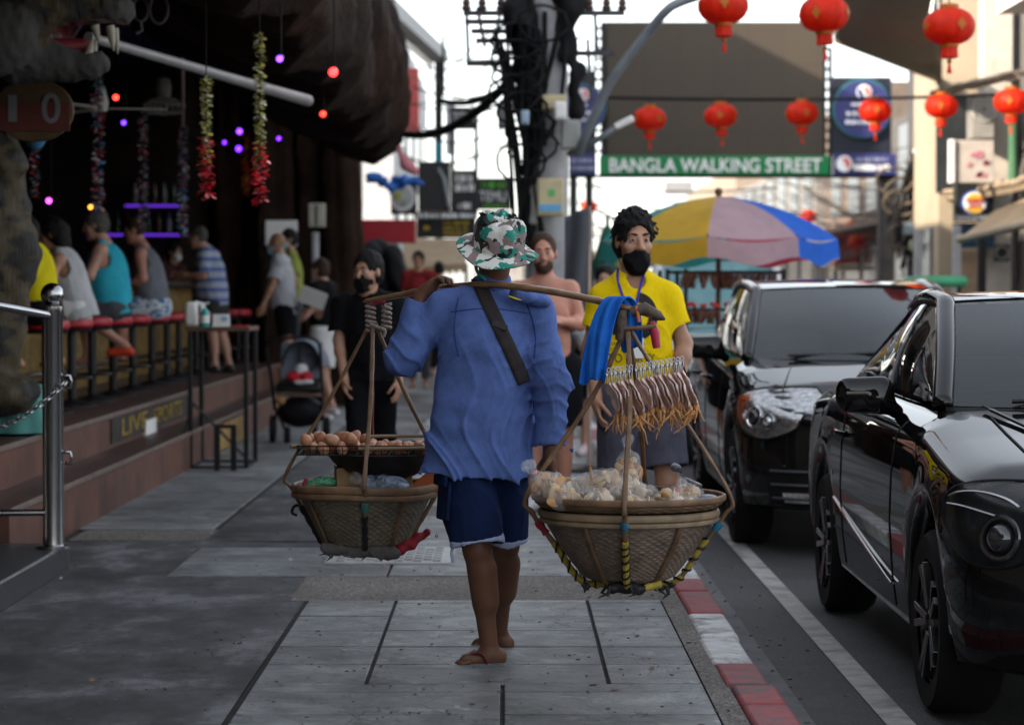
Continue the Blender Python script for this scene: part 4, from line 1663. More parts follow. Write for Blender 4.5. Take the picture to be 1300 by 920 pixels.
def cloth_mat(name, col, var=.12, rough=.85, stripes=None):
 if name in MATS:
  return MATS[name]
 m, nt, b = nodes_of(name)
 vec = coord(nt)
 c = ramp(nt, noise(nt, vec, 7, 6, .65), [(.3, tuple(x * (1 - var) for x in col)), (.7, tuple(min(1, x * (1 + var)) for x in col))])
 if stripes:
  scol, freq, lo_, hi_ = stripes
  sep = nt.nodes.new('ShaderNodeSeparateXYZ')
  nt.links.new(vec, sep.inputs[0])
  z = math_node(nt, 'FRACT', math_node(nt, 'MULTIPLY', sep.outputs['Z'], freq))
  f = ramp(nt, z, [(0, (0, 0, 0)), (lo_, (1, 1, 1)), (hi_, (0, 0, 0))], 'CONSTANT')
  c = mix(nt, f, c, scol)
 weave = noise(nt, coord(nt, 'Object', (1, 1, 1)), 420, 2)
 c = mix(nt, .5, c, ramp(nt, weave, [(.3, (.8,) * 3), (.7, (1.15,) * 3)]), 'MULTIPLY')
 nt.links.new(c, b.inputs['Base Color'])
 b.inputs['Roughness'].default_value = rough
 b.inputs['Specular IOR Level'].default_value = .12
 bump(nt, b, mix(nt, .3, noise(nt, coord(nt, 'Object', (1, 1, .55)), 24, 7, .62, 1.2), weave), .55, .012)
 MATS[name] = m
 return m
# ------------------------------------------------------------------ the street vendor
YV = 9.13
SK_D = skin_mat('skin_dark', (.135, .062, .036))
SHIRTB = cloth_mat('blue_work_shirt', (.088, .142, .36), .28)
NAVYC = cloth_mat('navy_shorts', (.008, .018, .062), .2)
def vfold(X):
 x, y, z = X[:, 0], X[:, 1], X[:, 2]
 wp = .8 * np.sin(5.1 * z + 1) + .5 * np.sin(9.3 * z + 3 * x) + .3 * np.sin(17 * z + 6 * x)
 r1 = 1 - np.abs(np.sin(11.5 * x + wp * 1.1 + .5))
 r2 = 1 - np.abs(np.sin(23 * x + 7 * y + 1.9 * wp))
 am = np.clip((1.36 - z) / .5, .12, 1)
 r3 = 1 - np.abs(np.sin(41 * x + 15 * y + 3.1 * wp))
 d = -(.022 * r1 ** 4 + .014 * r2 ** 5 + .005 * r3 ** 4) * am
 for q, wd, am2, dr in ((VEL, .10, .010, (.75, 0, .65)), (VER, .13, .008, (.15, 0, 1)), (VEL2, .10, .008, (.8, 0, -.6)), (VER2, .14, .009, (.6, 0, -.8)), (VCF, .07, .007, (.4, 0, 1))):
  e = np.exp(-((X - q.astype(np.float32)) ** 2).sum(1) / (wd * wd))
  s_ = x * dr[0] + z * dr[2] + .012 * np.sin(40 * x + 31 * y)
  d = d - 1.5 * am2 * e * (1 - np.abs(np.sin(52 * s_))) ** 2
 return d.astype(np.float32)


VEL, VER, VEL2, VER2, VCF = P(515, 448, YV), P(712, 500, YV), P(572, 440, YV - .1), P(672, 450, YV - .1), P(712, 560, YV)
v = Person('street vendor in blue shirt and camouflage hat carrying baskets on a shoulder pole', YV, .955, 158,
   dict(head=(629, 322, -.02), neck=(624, 368, 0), hip=(609, 572, .02),
    shL=(566, 392, .02), elL=(511, 455, .02), wrL=(536, 374, .07),
    shR=(680, 396, .02), elR=(699, 490, -.03), wrR=(699, 574, -.02),
    hpL=(588, 570, -.02), hpR=(634, 570, .08),
    knL=(606, 697, -.05), anL=(622, 828, .0), toL=(584, 839, -.03),
    knR=(641, 692, .15), anR=(633, 806, .42), toR=(600, 818, .46)),
   head_yaw=165, skin=SK_D, calf=1.2, h=.0055, hs=1.0, g=1.0,
   hand_kw={'L': dict(d=unit(V(.62, -.05, .62)), nrm=(.6, -.35, -.75), t=(.25, .9, .1), curl=.75),
     'R': dict(curl=.45)})
fv = folds(21, .0075, 13, (1, 1, .30))
fv2 = sines(77, 8, 34, .0035, (1, .6, .9))
v.shirt(SHIRTB, sleeve=1.86, hem=.085, loose=.028, disp=lambda X: vfold(X) + .6 * fv2(X), flare=.045, sl_r=.058, th=.016, h=.0055, neck=1.02)
# collar, yoke seam, cuff
s = Sdf(.005, shell=.009)
nb = v.J['neck']
s.cap(nb - v.u * .012, nb + v.u * .062, .088, .066, .01, None, (v.fu, 1.0), (nb + v.u * .05, unit(v.u + v.fu * .35)))
s.keep(nb - v.u * .005, unit(-v.u - v.fu * .1))
s.build('collar', SHIRTB, v.root)
# navy cargo shorts with a pale hem
fs = folds(31, .005, 18, (1, 1, .5))
v.pants(NAVYC, leg=.47, loose=.020, flare=.018, disp=fs)
J = v.J
for n in 'LR':
 hp, kn = J['hp' + n], J['kn' + n]
 d = unit(kn - hp)
 e = hp + (kn - hp) * .94
 s = Sdf(.0055, shell=.010, disp=fs)
 r_ = .0642 * v.s + .020 + .018 + .004
 s.cap(e - d * .1, e + d * .1, r_, r_, .01, None, None, [(e + d * .006, d), (e - d * .020, -d)])
 s.build('pale_hem', cloth_mat('pale_blue_hem', (.36, .42, .6), .08), v.root)
# cargo pocket and drawcord on the left leg
hp, kn = J['hpL'], J['knL']
out = V(-.93, -.36, 0)
pc = hp * .5 + kn * .5 + out * .112
MB().box(pc + V(.006, 0, 0), (.014, .13, .15), (0, R(4), R(20))).build('cargo_pocket', NAVYC, v.root, bevel=.008)
MB().box(pc + V(-.006, -.004, .075), (.016, .135, .04), (0, R(4), R(20))).build('pocket_flap', NAVYC, v.root, bevel=.006)
MB().ball(pc + V(-.02, -.05, -.13), .006, 8).build('button', STEEL, v.root)
e = hp + (kn - hp) * .95 + out * .095
MB().tube([e, e + V(-.005, -.01, -.03), e + V(0, -.01, -.065)], .006, 6).build('drawcord', cloth_mat('pale_blue_hem', (.36, .42, .6)), v.root)
SANDM = M('maroon_rubber', (.12, .022, .026), .6, bmp=.2)
v.sandal('L', SANDM)
v.sandal('R', SANDM)
# dark hair under the hat
v.hair(HAIRB, 'fringe')


def camo_mat():
 m, nt, b = nodes_of('camouflage_cloth')
 vec = coord(nt)
 def layer(sc_, seed, th):
  mp = nt.nodes.new('ShaderNodeMapping')
  mp.inputs['Location'].default_value = (seed, seed * 2.3, seed * .7)
  nt.links.new(vec, mp.inputs['Vector'])
  n = noise(nt, mp.outputs[0], sc_, 2.2, .5, .6)
  return ramp(nt, n, [(th - .004, (0, 0, 0)), (th + .004, (1, 1, 1))])
 c = mix(nt, layer(15, 3.1, .50), (.60, .60, .56), (.22, .16, .155))
 c = mix(nt, layer(16, 7.7, .56), c, (.012, .20, .155))
 c = mix(nt, layer(17, 1.3, .575), c, (.018, .018, .019))
 nt.links.new(c, b.inputs['Base Color'])
 b.inputs['Roughness'].default_value = .85
 bump(nt, b, noise(nt, vec, 60, 4), .3, .006)
 return m


CAMO = camo_mat()
hc = P(632, 313, YV - .02)
tl = R(9)
hr_ = V(math.cos(tl), 0, -math.sin(tl))
back = V(0, -1, 0)
hup = unit(V(math.sin(tl), -.42, math.cos(tl)))
hb = unit(np.cross(hr_, hup))
hb = hb if hb[1] < 0 else -hb


def hat_pt(u, w_):
 t = u * 2 * math.pi
 #   radius, height along the hat axis
 prof = [(.156, -.020), (.143, -.015), (.120, -.009), (.100, -.004), (.097, .0), (.0965, .02), (.093, .052), (.086, .086), (.072, .106), (.045, .106), (.015, .098), (.0, .097)]
 q = w_ * (len(prof) - 1)
 i = min(int(q), len(prof) - 2)
 f = q - i
 f = f
 r = prof[i][0] * (1 - f) + prof[i + 1][0] * f
 z = prof[i][1] * (1 - f) + prof[i + 1][1] * f
 br = max(0, 1 - w_ * 3.6)
 z += br * (.009 * math.sin(2 * t + .6) + .005 * math.sin(3 * t) + .003 * math.sin(5 * t + 1))
 if w_ > .55:
  r *= 1 + .05 * math.sin(6 * t + 1)
  z += .010 * math.sin(4 * t + 2) + .008 * math.sin(7 * t)
 e = 1.06
 return hc + hr_ * r * math.cos(t) + hb * r * e * math.sin(t) + hup * z


hat = thing('bucket_hat', 'white brown and teal camouflage bucket hat with a wide brim on the vendor', 'hat', hc)
mb = MB().grid(lambda a, c: hat_pt(a, .29 + .71 * c), 72, 32)
o = mb.build('crown', CAMO, hat, sharp=180)
mod = o.modifiers.new('solid', 'SOLIDIFY')
mod.thickness = .004
o = MB().grid(lambda a, c: hat_pt(a, .30 * c), 96, 12).build('brim', CAMO, hat, sharp=180)
mod = o.modifiers.new('solid', 'SOLIDIFY')
mod.thickness = .005
MB().grid(lambda a, c: hat_pt(a, .33 + .13 * c) + unit(hat_pt(a, .38) - hc) * .003, 72, 6).build('hat_band', cloth_mat('olive_band', (.03, .035, .03)), hat, sharp=180)
# ruffled torn cloth at the top
mb = MB()
for k in range(22):
 t = random.uniform(2.2, 5.6)
 c = hat_pt(t / 6.283, random.uniform(.66, .80))
 d1 = unit(V(random.gauss(0, 1), random.gauss(0, 1), .8))
 d2 = unit(np.cross(d1, V(.3, .5, .8)))
 w_ = random.uniform(.008, .018)
 mb.add([c - d2 * w_, c + d2 * w_, c + d2 * w_ * .6 + d1 * .022, c - d2 * w_ * .5 + d1 * .02], [(0, 1, 2, 3)])
mb.build('frayed_edge', CAMO, hat, smooth=False)
ce = [P(604, 328, YV - .06), P(604, 338, YV - .07), P(607, 347, YV - .08), P(612, 352, YV - .09), P(617, 356, YV - .06)]
MB().tube(catmull(ce, 5), .006, 8).build('chin_cord', M('teal_cord', (.01, .2, .15), .7), hat)

# dark strap across the back with a buckle, held just off the shirt
def on_back(px, py, off=.004):
 q = P(px, py, YV - .6)
 d = np.array(ray(px, py))
 d = d / np.linalg.norm(d)
 return v.shirt_sdf.project([q], d, off)[0]


strap = thing('shoulder_bag', 'dark grey webbing bag strap with a buckle crossing the back of the blue shirt', 'bag strap', on_back(645, 430))
row = catmull([(606, 352, 0), (614, 372, 0), (626, 398, 0), (640, 428, 0), (655, 460, 0), (666, 486, 0)], 8)
vs, fs_ = [], []
for i, q in enumerate(row):
 dd = unit(row[min(i + 1, len(row) - 1)] - row[max(i - 1, 0)])
 nx, ny = -dd[1], dd[0]
 for kk in (-1, -.33, .33, 1):
  vs.append(on_back(q[0] + nx * 8.6 * kk, q[1] + ny * 8.6 * kk, .005))
for i in range(len(row) - 1):
 for kk in range(3):
  a = i * 4 + kk
  fs_.append((a, a + 1, a + 5, a + 4))
o = link_mesh('strap', vs, fs_, cloth_mat('strap_webbing', (.035, .03, .03)), strap, sharp=180)
m_ = o.modifiers.new('s', 'SOLIDIFY')
m_.thickness = .004
m_.offset = 0
bc = on_back(634, 413, .008)
MB().box(bc, (.062, .014, .024), (0, R(22), 0)).build('buckle', M('dark_buckle', (.03, .028, .028), .35, .4), strap, bevel=.003)
# seams of the shirt: yoke, arm holes, side
SEAM = cloth_mat('seam_blue', (.030, .058, .22))
def seam(pts, r=.0028):
 q = [on_back(a, b, .0015) for a, b in catmull([(a, b, 0) for a, b in pts], 8) for _ in (0,)] if False else [on_back(c[0], c[1], .001) for c in catmull([(a, b, 0) for a, b in pts], 8)]
 MB().tube(q, r, 5).build('seam', SEAM, v.root)


seam([(582, 378), (578, 400), (577, 425), (582, 452)])
seam([(668, 384), (676, 405), (680, 430), (678, 455)])
seam([(572, 396), (605, 392), (640, 393), (672, 398)], .002)
# folded cloth pad and yellow edge under the pole
s = Sdf(.006, disp=sines(9, 7, 60, .004))
a, b_ = P(655, 372, YV - .13), P(694, 385, YV - .05)
s.cap(a, b_, .030, .020, .02, None)
o = s.build('shoulder_pad', SHIRTB)
tag(o, 'crumpled blue cloth pad under the pole on the vendor right shoulder', 'cloth')
mb = MB().tube([P(646, 376, YV - .165), P(654, 379, YV - .167), P(662, 381, YV - .16)], [.006, .008, .002], 8, flat=.5)
mb.build('yellow_edge', M('yellow_trim', (.7, .6, .02), .6), o)

# ------------------------------------------------------------------ carrying pole
BAMB = M('polished_bamboo', (.20, .115, .055), .28, var=.35, scale=14, coat=.3, stain=(.07, .035, .018), stain_amt=.6)
pts = [P(462, 383, 9.62), P(500, 376, 9.50), P(548, 367, 9.34), P(600, 362, 9.10), P(640, 362.5, 8.98), P(700, 370, 8.86), P(760, 382, 8.78), P(800, 392, 8.75), P(836, 402, 8.74)]
cp = catmull(pts, 6)
rad = [.013 + .004 * math.sin(math.pi * i / (len(cp) - 1)) + (.002 if i % 9 == 0 else 0) for i in range(len(cp))]
rad[0] = .006
rad[-1], rad[-2], rad[-3] = .005, .012, .018
o = MB().tube(cp, rad, 12, flat=.8).build('carrying_pole', BAMB)
tag(o, 'polished bamboo carrying pole across the vendor shoulders', 'carrying pole')
# ------------------------------------------------------------------ baskets
def wicker_mat(name, c1, c2):
 m, nt, b = nodes_of(name)
 vec = coord(nt)
 c = ramp(nt, noise(nt, vec, 9, 7, .7), [(.3, c1), (.7, c2)])
 st = coord(nt, 'Object', (30, 30, 160))
 c = mix(nt, .8, c, ramp(nt, noise(nt, st, 1, 3), [(.3, (.55,) * 3), (.7, (1.25,) * 3)]), 'MULTIPLY')
 sp = nt.nodes.new('ShaderNodeSeparateXYZ')
 nt.links.new(vec, sp.inputs[0])
 nt.links.new(c, b.inputs['Base Color'])
 b.inputs['Roughness'].default_value = .65
 MATS[name] = m
 return m


WICK = wicker_mat('grey_wicker', (.10, .072, .055), (.235, .175, .135))
WICKB = wicker_mat('brown_wicker', (.085, .05, .028), (.21, .135, .075))
CANE = M('cane_strip', (.17, .10, .055), .5, var=.4, scale=12, stain=(.05, .03, .02), stain_amt=.6)
RIMW = M('pale_rim_bamboo', (.22, .16, .10), .5, var=.35, scale=12)
YTAPE = M('yellow_tape', (.36, .27, .04), .55, var=.4, scale=20)
BTAPE = M('black_tape', (.012, .012, .014), .5)
RTAPE = M('red_tape', (.36, .02, .05), .55, var=.3)


def woven(c, prof, nst, nrow, amp, thick=.004):
 """woven wall: uprights and weft that pass over and under, as real relief"""
 c = V(*c)
 n = nst * 2 * 3
 rows = nrow * 3
 zs = np.linspace(0, 1, rows + 1)
 vs, fs = [], []
 P_ = np.array(prof)
 tt = np.linspace(0, 1, len(P_))
 for i in range(n):
  t = 2 * math.pi * i / n
  for j, q in enumerate(zs):
   r = np.interp(q, tt, P_[:, 0])
   z = np.interp(q, tt, P_[:, 1])
   row = int(j / 3) if j < rows else nrow - 1
   wv = math.cos(t * nst + math.pi * (row % 2)) * amp
   bu = math.sin(math.pi * ((j % 3) + .0) / 3) * amp * .9
   r = r + wv + bu
   vs.append(c + V(r * math.cos(t), r * math.sin(t), z))
 m = rows + 1
 for i in range(n):
  k = (i + 1) % n
  for j in range(rows):
   fs.append((i * m + j, k * m + j, k * m + j + 1, i * m + j + 1))
 return vs, fs


def ringtube(c, r, z, tube, n=64, m=8, wob=0.0, squash=1.0):
 pts = [V(*c) + V(r * math.cos(t), r * math.sin(t), z + wob * math.sin(3 * t + 1)) for t in np.linspace(0, 2 * math.pi, n + 1)]
 return MB().tube(pts, tube, m, cap=False, flat=squash)


# ---- right basket
YR = 8.75
rc = P(798, 740, YR)
rc[2] = P(798, 735, YR)[2]
zb, zr = rc[2], P(798, 645, YR)[2]
Hh = zr - zb
bk = thing('wicker_basket', 'large grey wicker basket piled with snack bags hanging from the near pole end', 'basket', rc)
prof = [(.02, .0), (.13, .0), (.165, .015), (.20, .06), (.245, .12), (.285, .185), (.308, .235), (.316, Hh - .012)]
vs, fs = woven(rc, prof, 44, 46, .0026)
link_mesh('wall', vs, fs, WICK, bk, sharp=180)
vs, fs = woven(rc + V(0, 0, .006), [(max(.01, r - .014), z + .002) for r, z in prof], 24, 12, .002)
link_mesh('lining', vs, [f[::-1] for f in fs], WICKB, bk, sharp=180)
ringtube(rc, .320, Hh - .012, .011, squash=1.3).build('rim', RIMW, bk)
ringtube(rc, .318, Hh - .036, .0065, squash=1.5).build('rim_band', RIMW, bk)
# wide shallow tray lying on the rim
tz = Hh + .002
mb = MB()
vs, fs = woven(rc + V(0, 0, tz), [(.01, .004), (.20, .004), (.318, .006), (.338, .022), (.344, .040)], 36, 10, .0024)
tray = link_mesh('tray', vs, fs, WICKB, bk, sharp=180)
ringtube(rc, .345, tz + .042, .009, squash=1.4).build('tray_rim', CANE, tray)
# splints below
for a in (-2.15, -.98, 1.1, 2.0):
 q = []
 for r, z in prof[1:]:
  q.append(rc + V((r + .010) * math.cos(a), (r + .010) * math.sin(a), z))
 q[0] = q[0] + V(0, 0, -.015)
 MB().tube(q, .011, 6, flat=.45).build('splint', CANE, bk)
apR = P(797, 398, 8.745)


def strand(name, pts, r, mat, parent, wraps=()):
 cp = catmull(pts, 8)
 o = MB().tube(cp, [r * (1 + .12 * math.sin(i * 1.7)) for i in range(len(cp))], 8, flat=.8).build(name, mat, parent)
 for (a, b, m, rr, nm) in wraps:
  i0, i1 = int(a * (len(cp) - 1)), int(b * (len(cp) - 1))
  seg = cp[i0:i1 + 1]
  if len(seg) < 2:
   continue
  if nm == 'spiral':
   mb = MB()
   tot = [seg[0] + (seg[-1] - seg[0]) * t for t in np.linspace(0, 1, 60)]
   x, y, d = frame_from(seg[-1] - seg[0])
   full = []
   for k in range(60):
    t = k / 59 * (len(seg) - 1)
    i = min(int(t), len(seg) - 2)
    q = seg[i] + (seg[i + 1] - seg[i]) * (t - i)
    an = k * .75
    full.append(q + (x * math.cos(an) + y * math.sin(an)) * rr)
   mb.tube(full, .0045, 6).build('tape_wrap', m, o)
  else:
   mb = MB().tube(seg, [rr * (1 + .2 * math.sin(k * 2.3)) for k in range(len(seg))], 8)
   mb.build(nm, m, o)
 return o


slR = thing('cane_sling', 'brown cane sling with yellow taped strands holding the near snack basket', 'sling', apR)
rr_ = .335
def rimpt(c, a, r, z):
 return V(c[0] + r * math.cos(a), c[1] + r * math.sin(a), c[2] + z)
low = rc + V(0, 0, -.02)
for a, wr in ((math.pi, [(.56, .62, RTAPE, .014, 'red_wrap'), (.66, .96, YTAPE, .012, 'yellow_wrap'), (.66, .96, BTAPE, .0135, 'spiral')]),
    (-1.66, [(.50, .545, M('blue_string', (.02, .16, .26), .6), .0125, 'blue_wrap'), (.62, .86, YTAPE, .012, 'yellow_wrap'), (.62, .86, BTAPE, .0135, 'spiral'), (.86, .89, RTAPE, .015, 'red_wrap'), (.89, .99, BTAPE, .016, 'black_wrap')]),
    (-.12, [(.545, .60, M('blue_string', (.02, .16, .26), .6), .014, 'blue_wrap'), (.64, .96, YTAPE, .010, 'yellow_wrap'), (.64, .96, BTAPE, .0125, 'spiral')]),
    (1.35, [(.4, .62, YTAPE, .011, 'yellow_wrap')])):
 pts = [apR + V(.01 * math.cos(a), .012 * math.sin(a), -.06), apR + (rimpt(rc, a, rr_, Hh) - apR) * .45 + V(.012, 0, .0),
   rimpt(rc, a, rr_ + .028, Hh + .06), rimpt(rc, a, rr_ + .012, Hh - .02), rimpt(rc, a, .262, .12), rimpt(rc, a, .17, -.004), rimpt(rc, a, .03, -.02)]
 strand('strand', pts, .0095, CANE, slR, wr)
# lashings at the top of the sling
q = apR
MB().tube([q + V(-.022, -.01, .012), q + V(-.024, -.012, -.04), q + V(-.03, -.005, -.095)], [.018, .021, .016], 10).build('lashing', M('grey_brown_cord', (.09, .065, .05), .8, var=.4, scale=60, bmp=.6), slR)
MB().tube([q + V(.085, .0, -.03), q + V(.098, .0, -.07), q + V(.105, .0, -.125)], [.013, .018, .014], 10).build('red_lashing', RTAPE, slR)
MB().tube([q + V(-.03, -.02, -.055), q + V(.04, -.02, -.052), q + V(.1, -.01, -.045)], .0085, 8).build('cross_tie', CANE, slR)
MB().tube([q + V(.01, 0, .005), q + V(.06, -.004, .018), q + V(.11, 0, -.008), q + V(.135, 0, -.022)], [.018, .026, .02, .004], 10).build('carved_hook', M('carved_wood', (.075, .055, .042), .6, var=.4, scale=30), slR)
MB().tube([q + V(.03, -.014, .028), q + V(.035, -.02, .0), q + V(.04, -.015, -.03)], .006, 6).build('orange_tie', M('orange_cord', (.6, .16, .04), .7), slR)
for a in np.linspace(0, 6.28, 9)[:-1]:
 pass
# black rag ends under the basket
mb = MB()
for k in range(14):
 a = random.uniform(-2.9, -.2)
 b0 = rimpt(rc, a, random.uniform(.13, .2), -.005)
 L = random.uniform(.02, .05)
 mb.tube([b0, b0 + V(random.gauss(0, .012), -.005, -L * .6), b0 + V(random.gauss(0, .02), -.008, -L)], [.009, .007, .001], 6)
mb.build('rag_ends', BTAPE, slR)
s = Sdf(.006, disp=sines(12, 6, 70, .004))
s.cap(rc + V(-.06, -.15, -.012), rc + V(.04, -.15, -.018), .022, .020, .02, BTAPE)
s.cap(rc + V(.04, -.15, -.016), rc + V(.10, -.14, -.004), .014, .012, .01, YTAPE)
s.build('bottom_wrap', None, slR)

# ---- left basket
YL = 9.62
lc = P(464, 693, YL)
zt = P(464, 614, YL)[2]
HL = zt - lc[2]
bl = thing('wicker_basket', 'dark wicker basket with box and egg rack hanging from the far pole end', 'basket', lc)
profL = [(.02, 0), (.14, .0), (.17, .02), (.205, .09), (.24, .16), (.268, .22), (.280, HL - .01)]
vs, fs = woven(lc, profL, 40, 40, .0024)
WICKL = wicker_mat('olive_wicker', (.075, .062, .045), (.185, .15, .11))
link_mesh('wall', vs, fs, WICKL, bl, sharp=180)
vs, fs = woven(lc + V(0, 0, .006), [(max(.01, r - .014), z + .002) for r, z in profL], 24, 12, .002)
link_mesh('lining', vs, [f[::-1] for f in fs], WICKB, bl, sharp=180)
ringtube(lc, .284, HL - .01, .013, squash=1.3, wob=.004).build('rim', CANE, bl)
ringtube(lc, .287, HL - .036, .009, squash=1.4, wob=.004).build('rim_band', CANE, bl)
for a in (-2.5, -.9, 1.1, 2.2):
 q = [rimpt(lc, a, r + .010, z) for r, z in profL[1:]]
 MB().tube(q, .010, 6, flat=.45).build('splint', CANE, bl)
apL = P(473, 392, 9.60)
sl = thing('cane_sling', 'brown cane sling with pale rope lashings holding the far egg basket', 'sling', apL)
TEALS = M('teal_string', (.05, .16, .14), .7)
for a, m_, wr in ((math.pi, CANE, [(.6, .95, BTAPE, .013, 'black_wrap')]), (-1.52, CANE, [(.56, .60, TEALS, .015, 'teal_knot'), (.62, .93, BTAPE, .011, 'black_wrap')]),
     (.05, CANE, []), (1.55, M('red_cane', (.16, .06, .03), .5), [])):
 pts = [apL + V(.006 * math.cos(a), .008 * math.sin(a), -.05), apL + (rimpt(lc, a, .3, HL) - apL) * .5 + V(.008 if a < 0 else 0, 0, 0),
   rimpt(lc, a, .312 if abs(a) > 1 else .31, HL + .05), rimpt(lc, a, .292, HL - .02), rimpt(lc, a, .215, .09), rimpt(lc, a, .15, -.004), rimpt(lc, a, .03, -.016)]
 strand('strand', pts, .009, m_, sl, wr)
ROPE = M('pale_rope', (.24, .20, .17), .85, var=.35, scale=70, bmp=.7)
for dx in (-.008, .055):
 mb = MB()
 q = [apL + V(dx + .017 * math.cos(k * .8), .017 * math.sin(k * .8), .02 - k * .0024) for k in range(46)]
 mb.tube(q, .007, 6)
 mb.build('rope_lashing', ROPE, sl)
MB().tube(catmull([apL + V(-.01, -.02, -.06), apL + V(.03, -.03, -.075), apL + V(.05, -.03, -.085), apL + V(.045, -.03, -.11)], 5), .007, 7).build('rope_end', ROPE, sl)
MB().tube([apL + V(-.005, -.014, .025), apL + V(.03, -.014, .032), apL + V(.05, -.012, .026)], .013, 8).build('red_wrap', RTAPE, sl)
MB().tube(catmull([rimpt(lc, math.pi, .262, HL - .085), rimpt(lc, math.pi, .285, HL - .09), rimpt(lc, math.pi, .292, HL - .115), rimpt(lc, math.pi, .272, HL - .125)], 5), .006, 7).build('wire_hook', BLACK, sl)
mb = MB()
for k in range(16):
 a = random.uniform(-2.7, -.4)
 b0 = rimpt(lc, a, random.uniform(.12, .18), -.002)
 L = random.uniform(.02, .045)
 mb.tube([b0, b0 + V(random.gauss(0, .015), 0, -L * .6), b0 + V(random.gauss(0, .025), 0, -L)], [.008, .006, .001], 6)
mb.build('rag_ends', M('grey_rag', (.09, .08, .08), .9), sl)
s = Sdf(.007, disp=sines(14, 6, 60, .005))
s.cap(lc + V(-.15, -.12, .0), lc + V(.12, -.15, -.012), .022, .026, .02)
s.build('bottom_rag', M('grey_rag'), sl)
s = Sdf(.006, disp=sines(15, 6, 60, .005))
s.cap(lc + V(.15, -.10, .0), lc + V(.24, -.06, .06), .022, .02, .02)
o = s.build('red_rag', M('red_rag', (.28, .02, .03), .8, var=.5, scale=30))
tag(o, 'crumpled red rag tucked under the egg basket beside the shorts', 'cloth')

# wok, egg rack and eggs
wc = P(486, 612, YL - .02)
wk = thing('wok', 'blackened iron wok sitting on the far basket under the egg rack', 'wok', wc)
MB().lathe([(0, 0), (.08, .006), (.15, .04), (.20, .085), (.222, .115), (.226, .118), (.218, .118), (.19, .085), (.14, .045), (.07, .016), (0, .012)], 48, wc).build('bowl', M('black_iron', (.022, .018, .018), .6, .3, var=.4, scale=12), wk, sharp=60)
mb = MB()
for k in range(10):
 t = 2 * math.pi * k / 10
 mb.ball(wc + V(.12 * math.cos(t), .12 * math.sin(t), .07), (.05, .05, .03), 8)
mb.build('charcoal', M('charcoal', (.02, .02, .02), .9, bmp=.5), wk)
GZ = P(466, 574, YL)[2]
gx0, gx1 = P(382, 560, YL)[0], P(552, 560, YL)[0]
gy0, gy1 = YL - .17, YL + .15
rk = thing('egg_rack', 'black wire grill rack on bamboo sticks holding brown eggs above the wok', 'rack', ((gx0 + gx1) / 2, YL, GZ))
mb = MB()
for k in range(22):
 x = gx0 + (gx1 - gx0) * k / 21
 mb.tube([(x, gy0, GZ + .035), (x, gy0, GZ), (x, gy1, GZ), (x, gy1, GZ + .035)], .0018, 5)
for y in np.linspace(gy0, gy1, 7):
 mb.tube([(gx0, y, GZ + .035), (gx0, y, GZ), (gx1, y, GZ), (gx1, y, GZ + .035)], .0018, 5)
for z in (GZ + .035, GZ + .018):
 mb.tube([(gx0, gy0, z), (gx1, gy0, z), (gx1, gy1, z), (gx0, gy1, z), (gx0, gy0, z)], .003 if z > GZ + .03 else .002, 6)
mb.build('wire_grid', BLACK, rk, sharp=180)
MB().tube([(gx0 - .03, gy0 + .04, GZ + .032), (gx0 + .08, gy0 + .12, GZ + .026)], .008, 8).build('stick', RIMW, rk)
MB().tube([(gx0 + .12, gy1 - .02, GZ + .055), (gx1 - .02, gy1 - .01, GZ + .058)], .0065, 8).build('stick', RIMW, rk)
MB().tube([(gx0 + .24, gy0 - .006, GZ + .024), (gx1 + .0, gy0 - .004, GZ + .028)], .0075, 8).build('stick', RIMW, rk)
EGG = M('egg_shell', (.42, .19, .105), .45, var=.18, scale=4, sss=.1)
EGG2 = M('egg_shell_light', (.50, .26, .16), .45, var=.15, scale=4, sss=.1)


def egg_mesh(mat):
 mb = MB()
 prof = []
 for k in range(15):
  t = math.pi * k / 14
  z = -math.cos(t) * .0285
  r = .0222 * math.sin(t) * (1 - .14 * math.cos(math.pi - t))
  prof.append((max(r, 0), z))
 return mb.lathe(prof, 18).build('egg', mat, None, sharp=180)


e0, e1 = egg_mesh(EGG), egg_mesh(EGG2)
for o in (e0, e1):
 tag(o, 'brown egg lying among the other eggs in the black wire rack', 'egg', 'brown eggs in the wire rack')
spots = []
tries = 0
while len(spots) < 46 and tries < 6000:
 tries += 1
 x = random.uniform(gx0 + .025, gx1 - .03)
 y = random.uniform(gy0 + .024, gy1 - .03)
 lev = 0 if len(spots) < 34 else 1
 z = GZ + .023 + lev * .034
 if all((x - a) ** 2 + (y - b) ** 2 + (z - c) ** 2 > .041 ** 2 for a, b, c in spots):
  if lev and x > gx0 + .26:
   continue
  spots.append((x, y, z))
for i, (x, y, z) in enumerate(spots):
 if i == 0:
  o = e0
 elif i == 1:
  o = e1
 else:
  o = (e0 if random.random() < .65 else e1).copy()
  COL.objects.link(o)
 o.location = (x, y, z)
 o.rotation_euler = (random.uniform(.2, 1.5), random.uniform(-.5, .5), random.uniform(0, 6.28))

# things inside the left basket
CARD = M('cardboard', (.27, .175, .09), .8, var=.2, stain=(.1, .06, .03))
q = lc + V(.03, -.02, HL + .005)
tag(MB().box(q + V(0, .03, 0), (.30, .2, .13), (0, 0, .12)).build('cardboard_box', CARD, bevel=.003), 'brown cardboard box standing in the dark wicker basket under the wok', 'box')


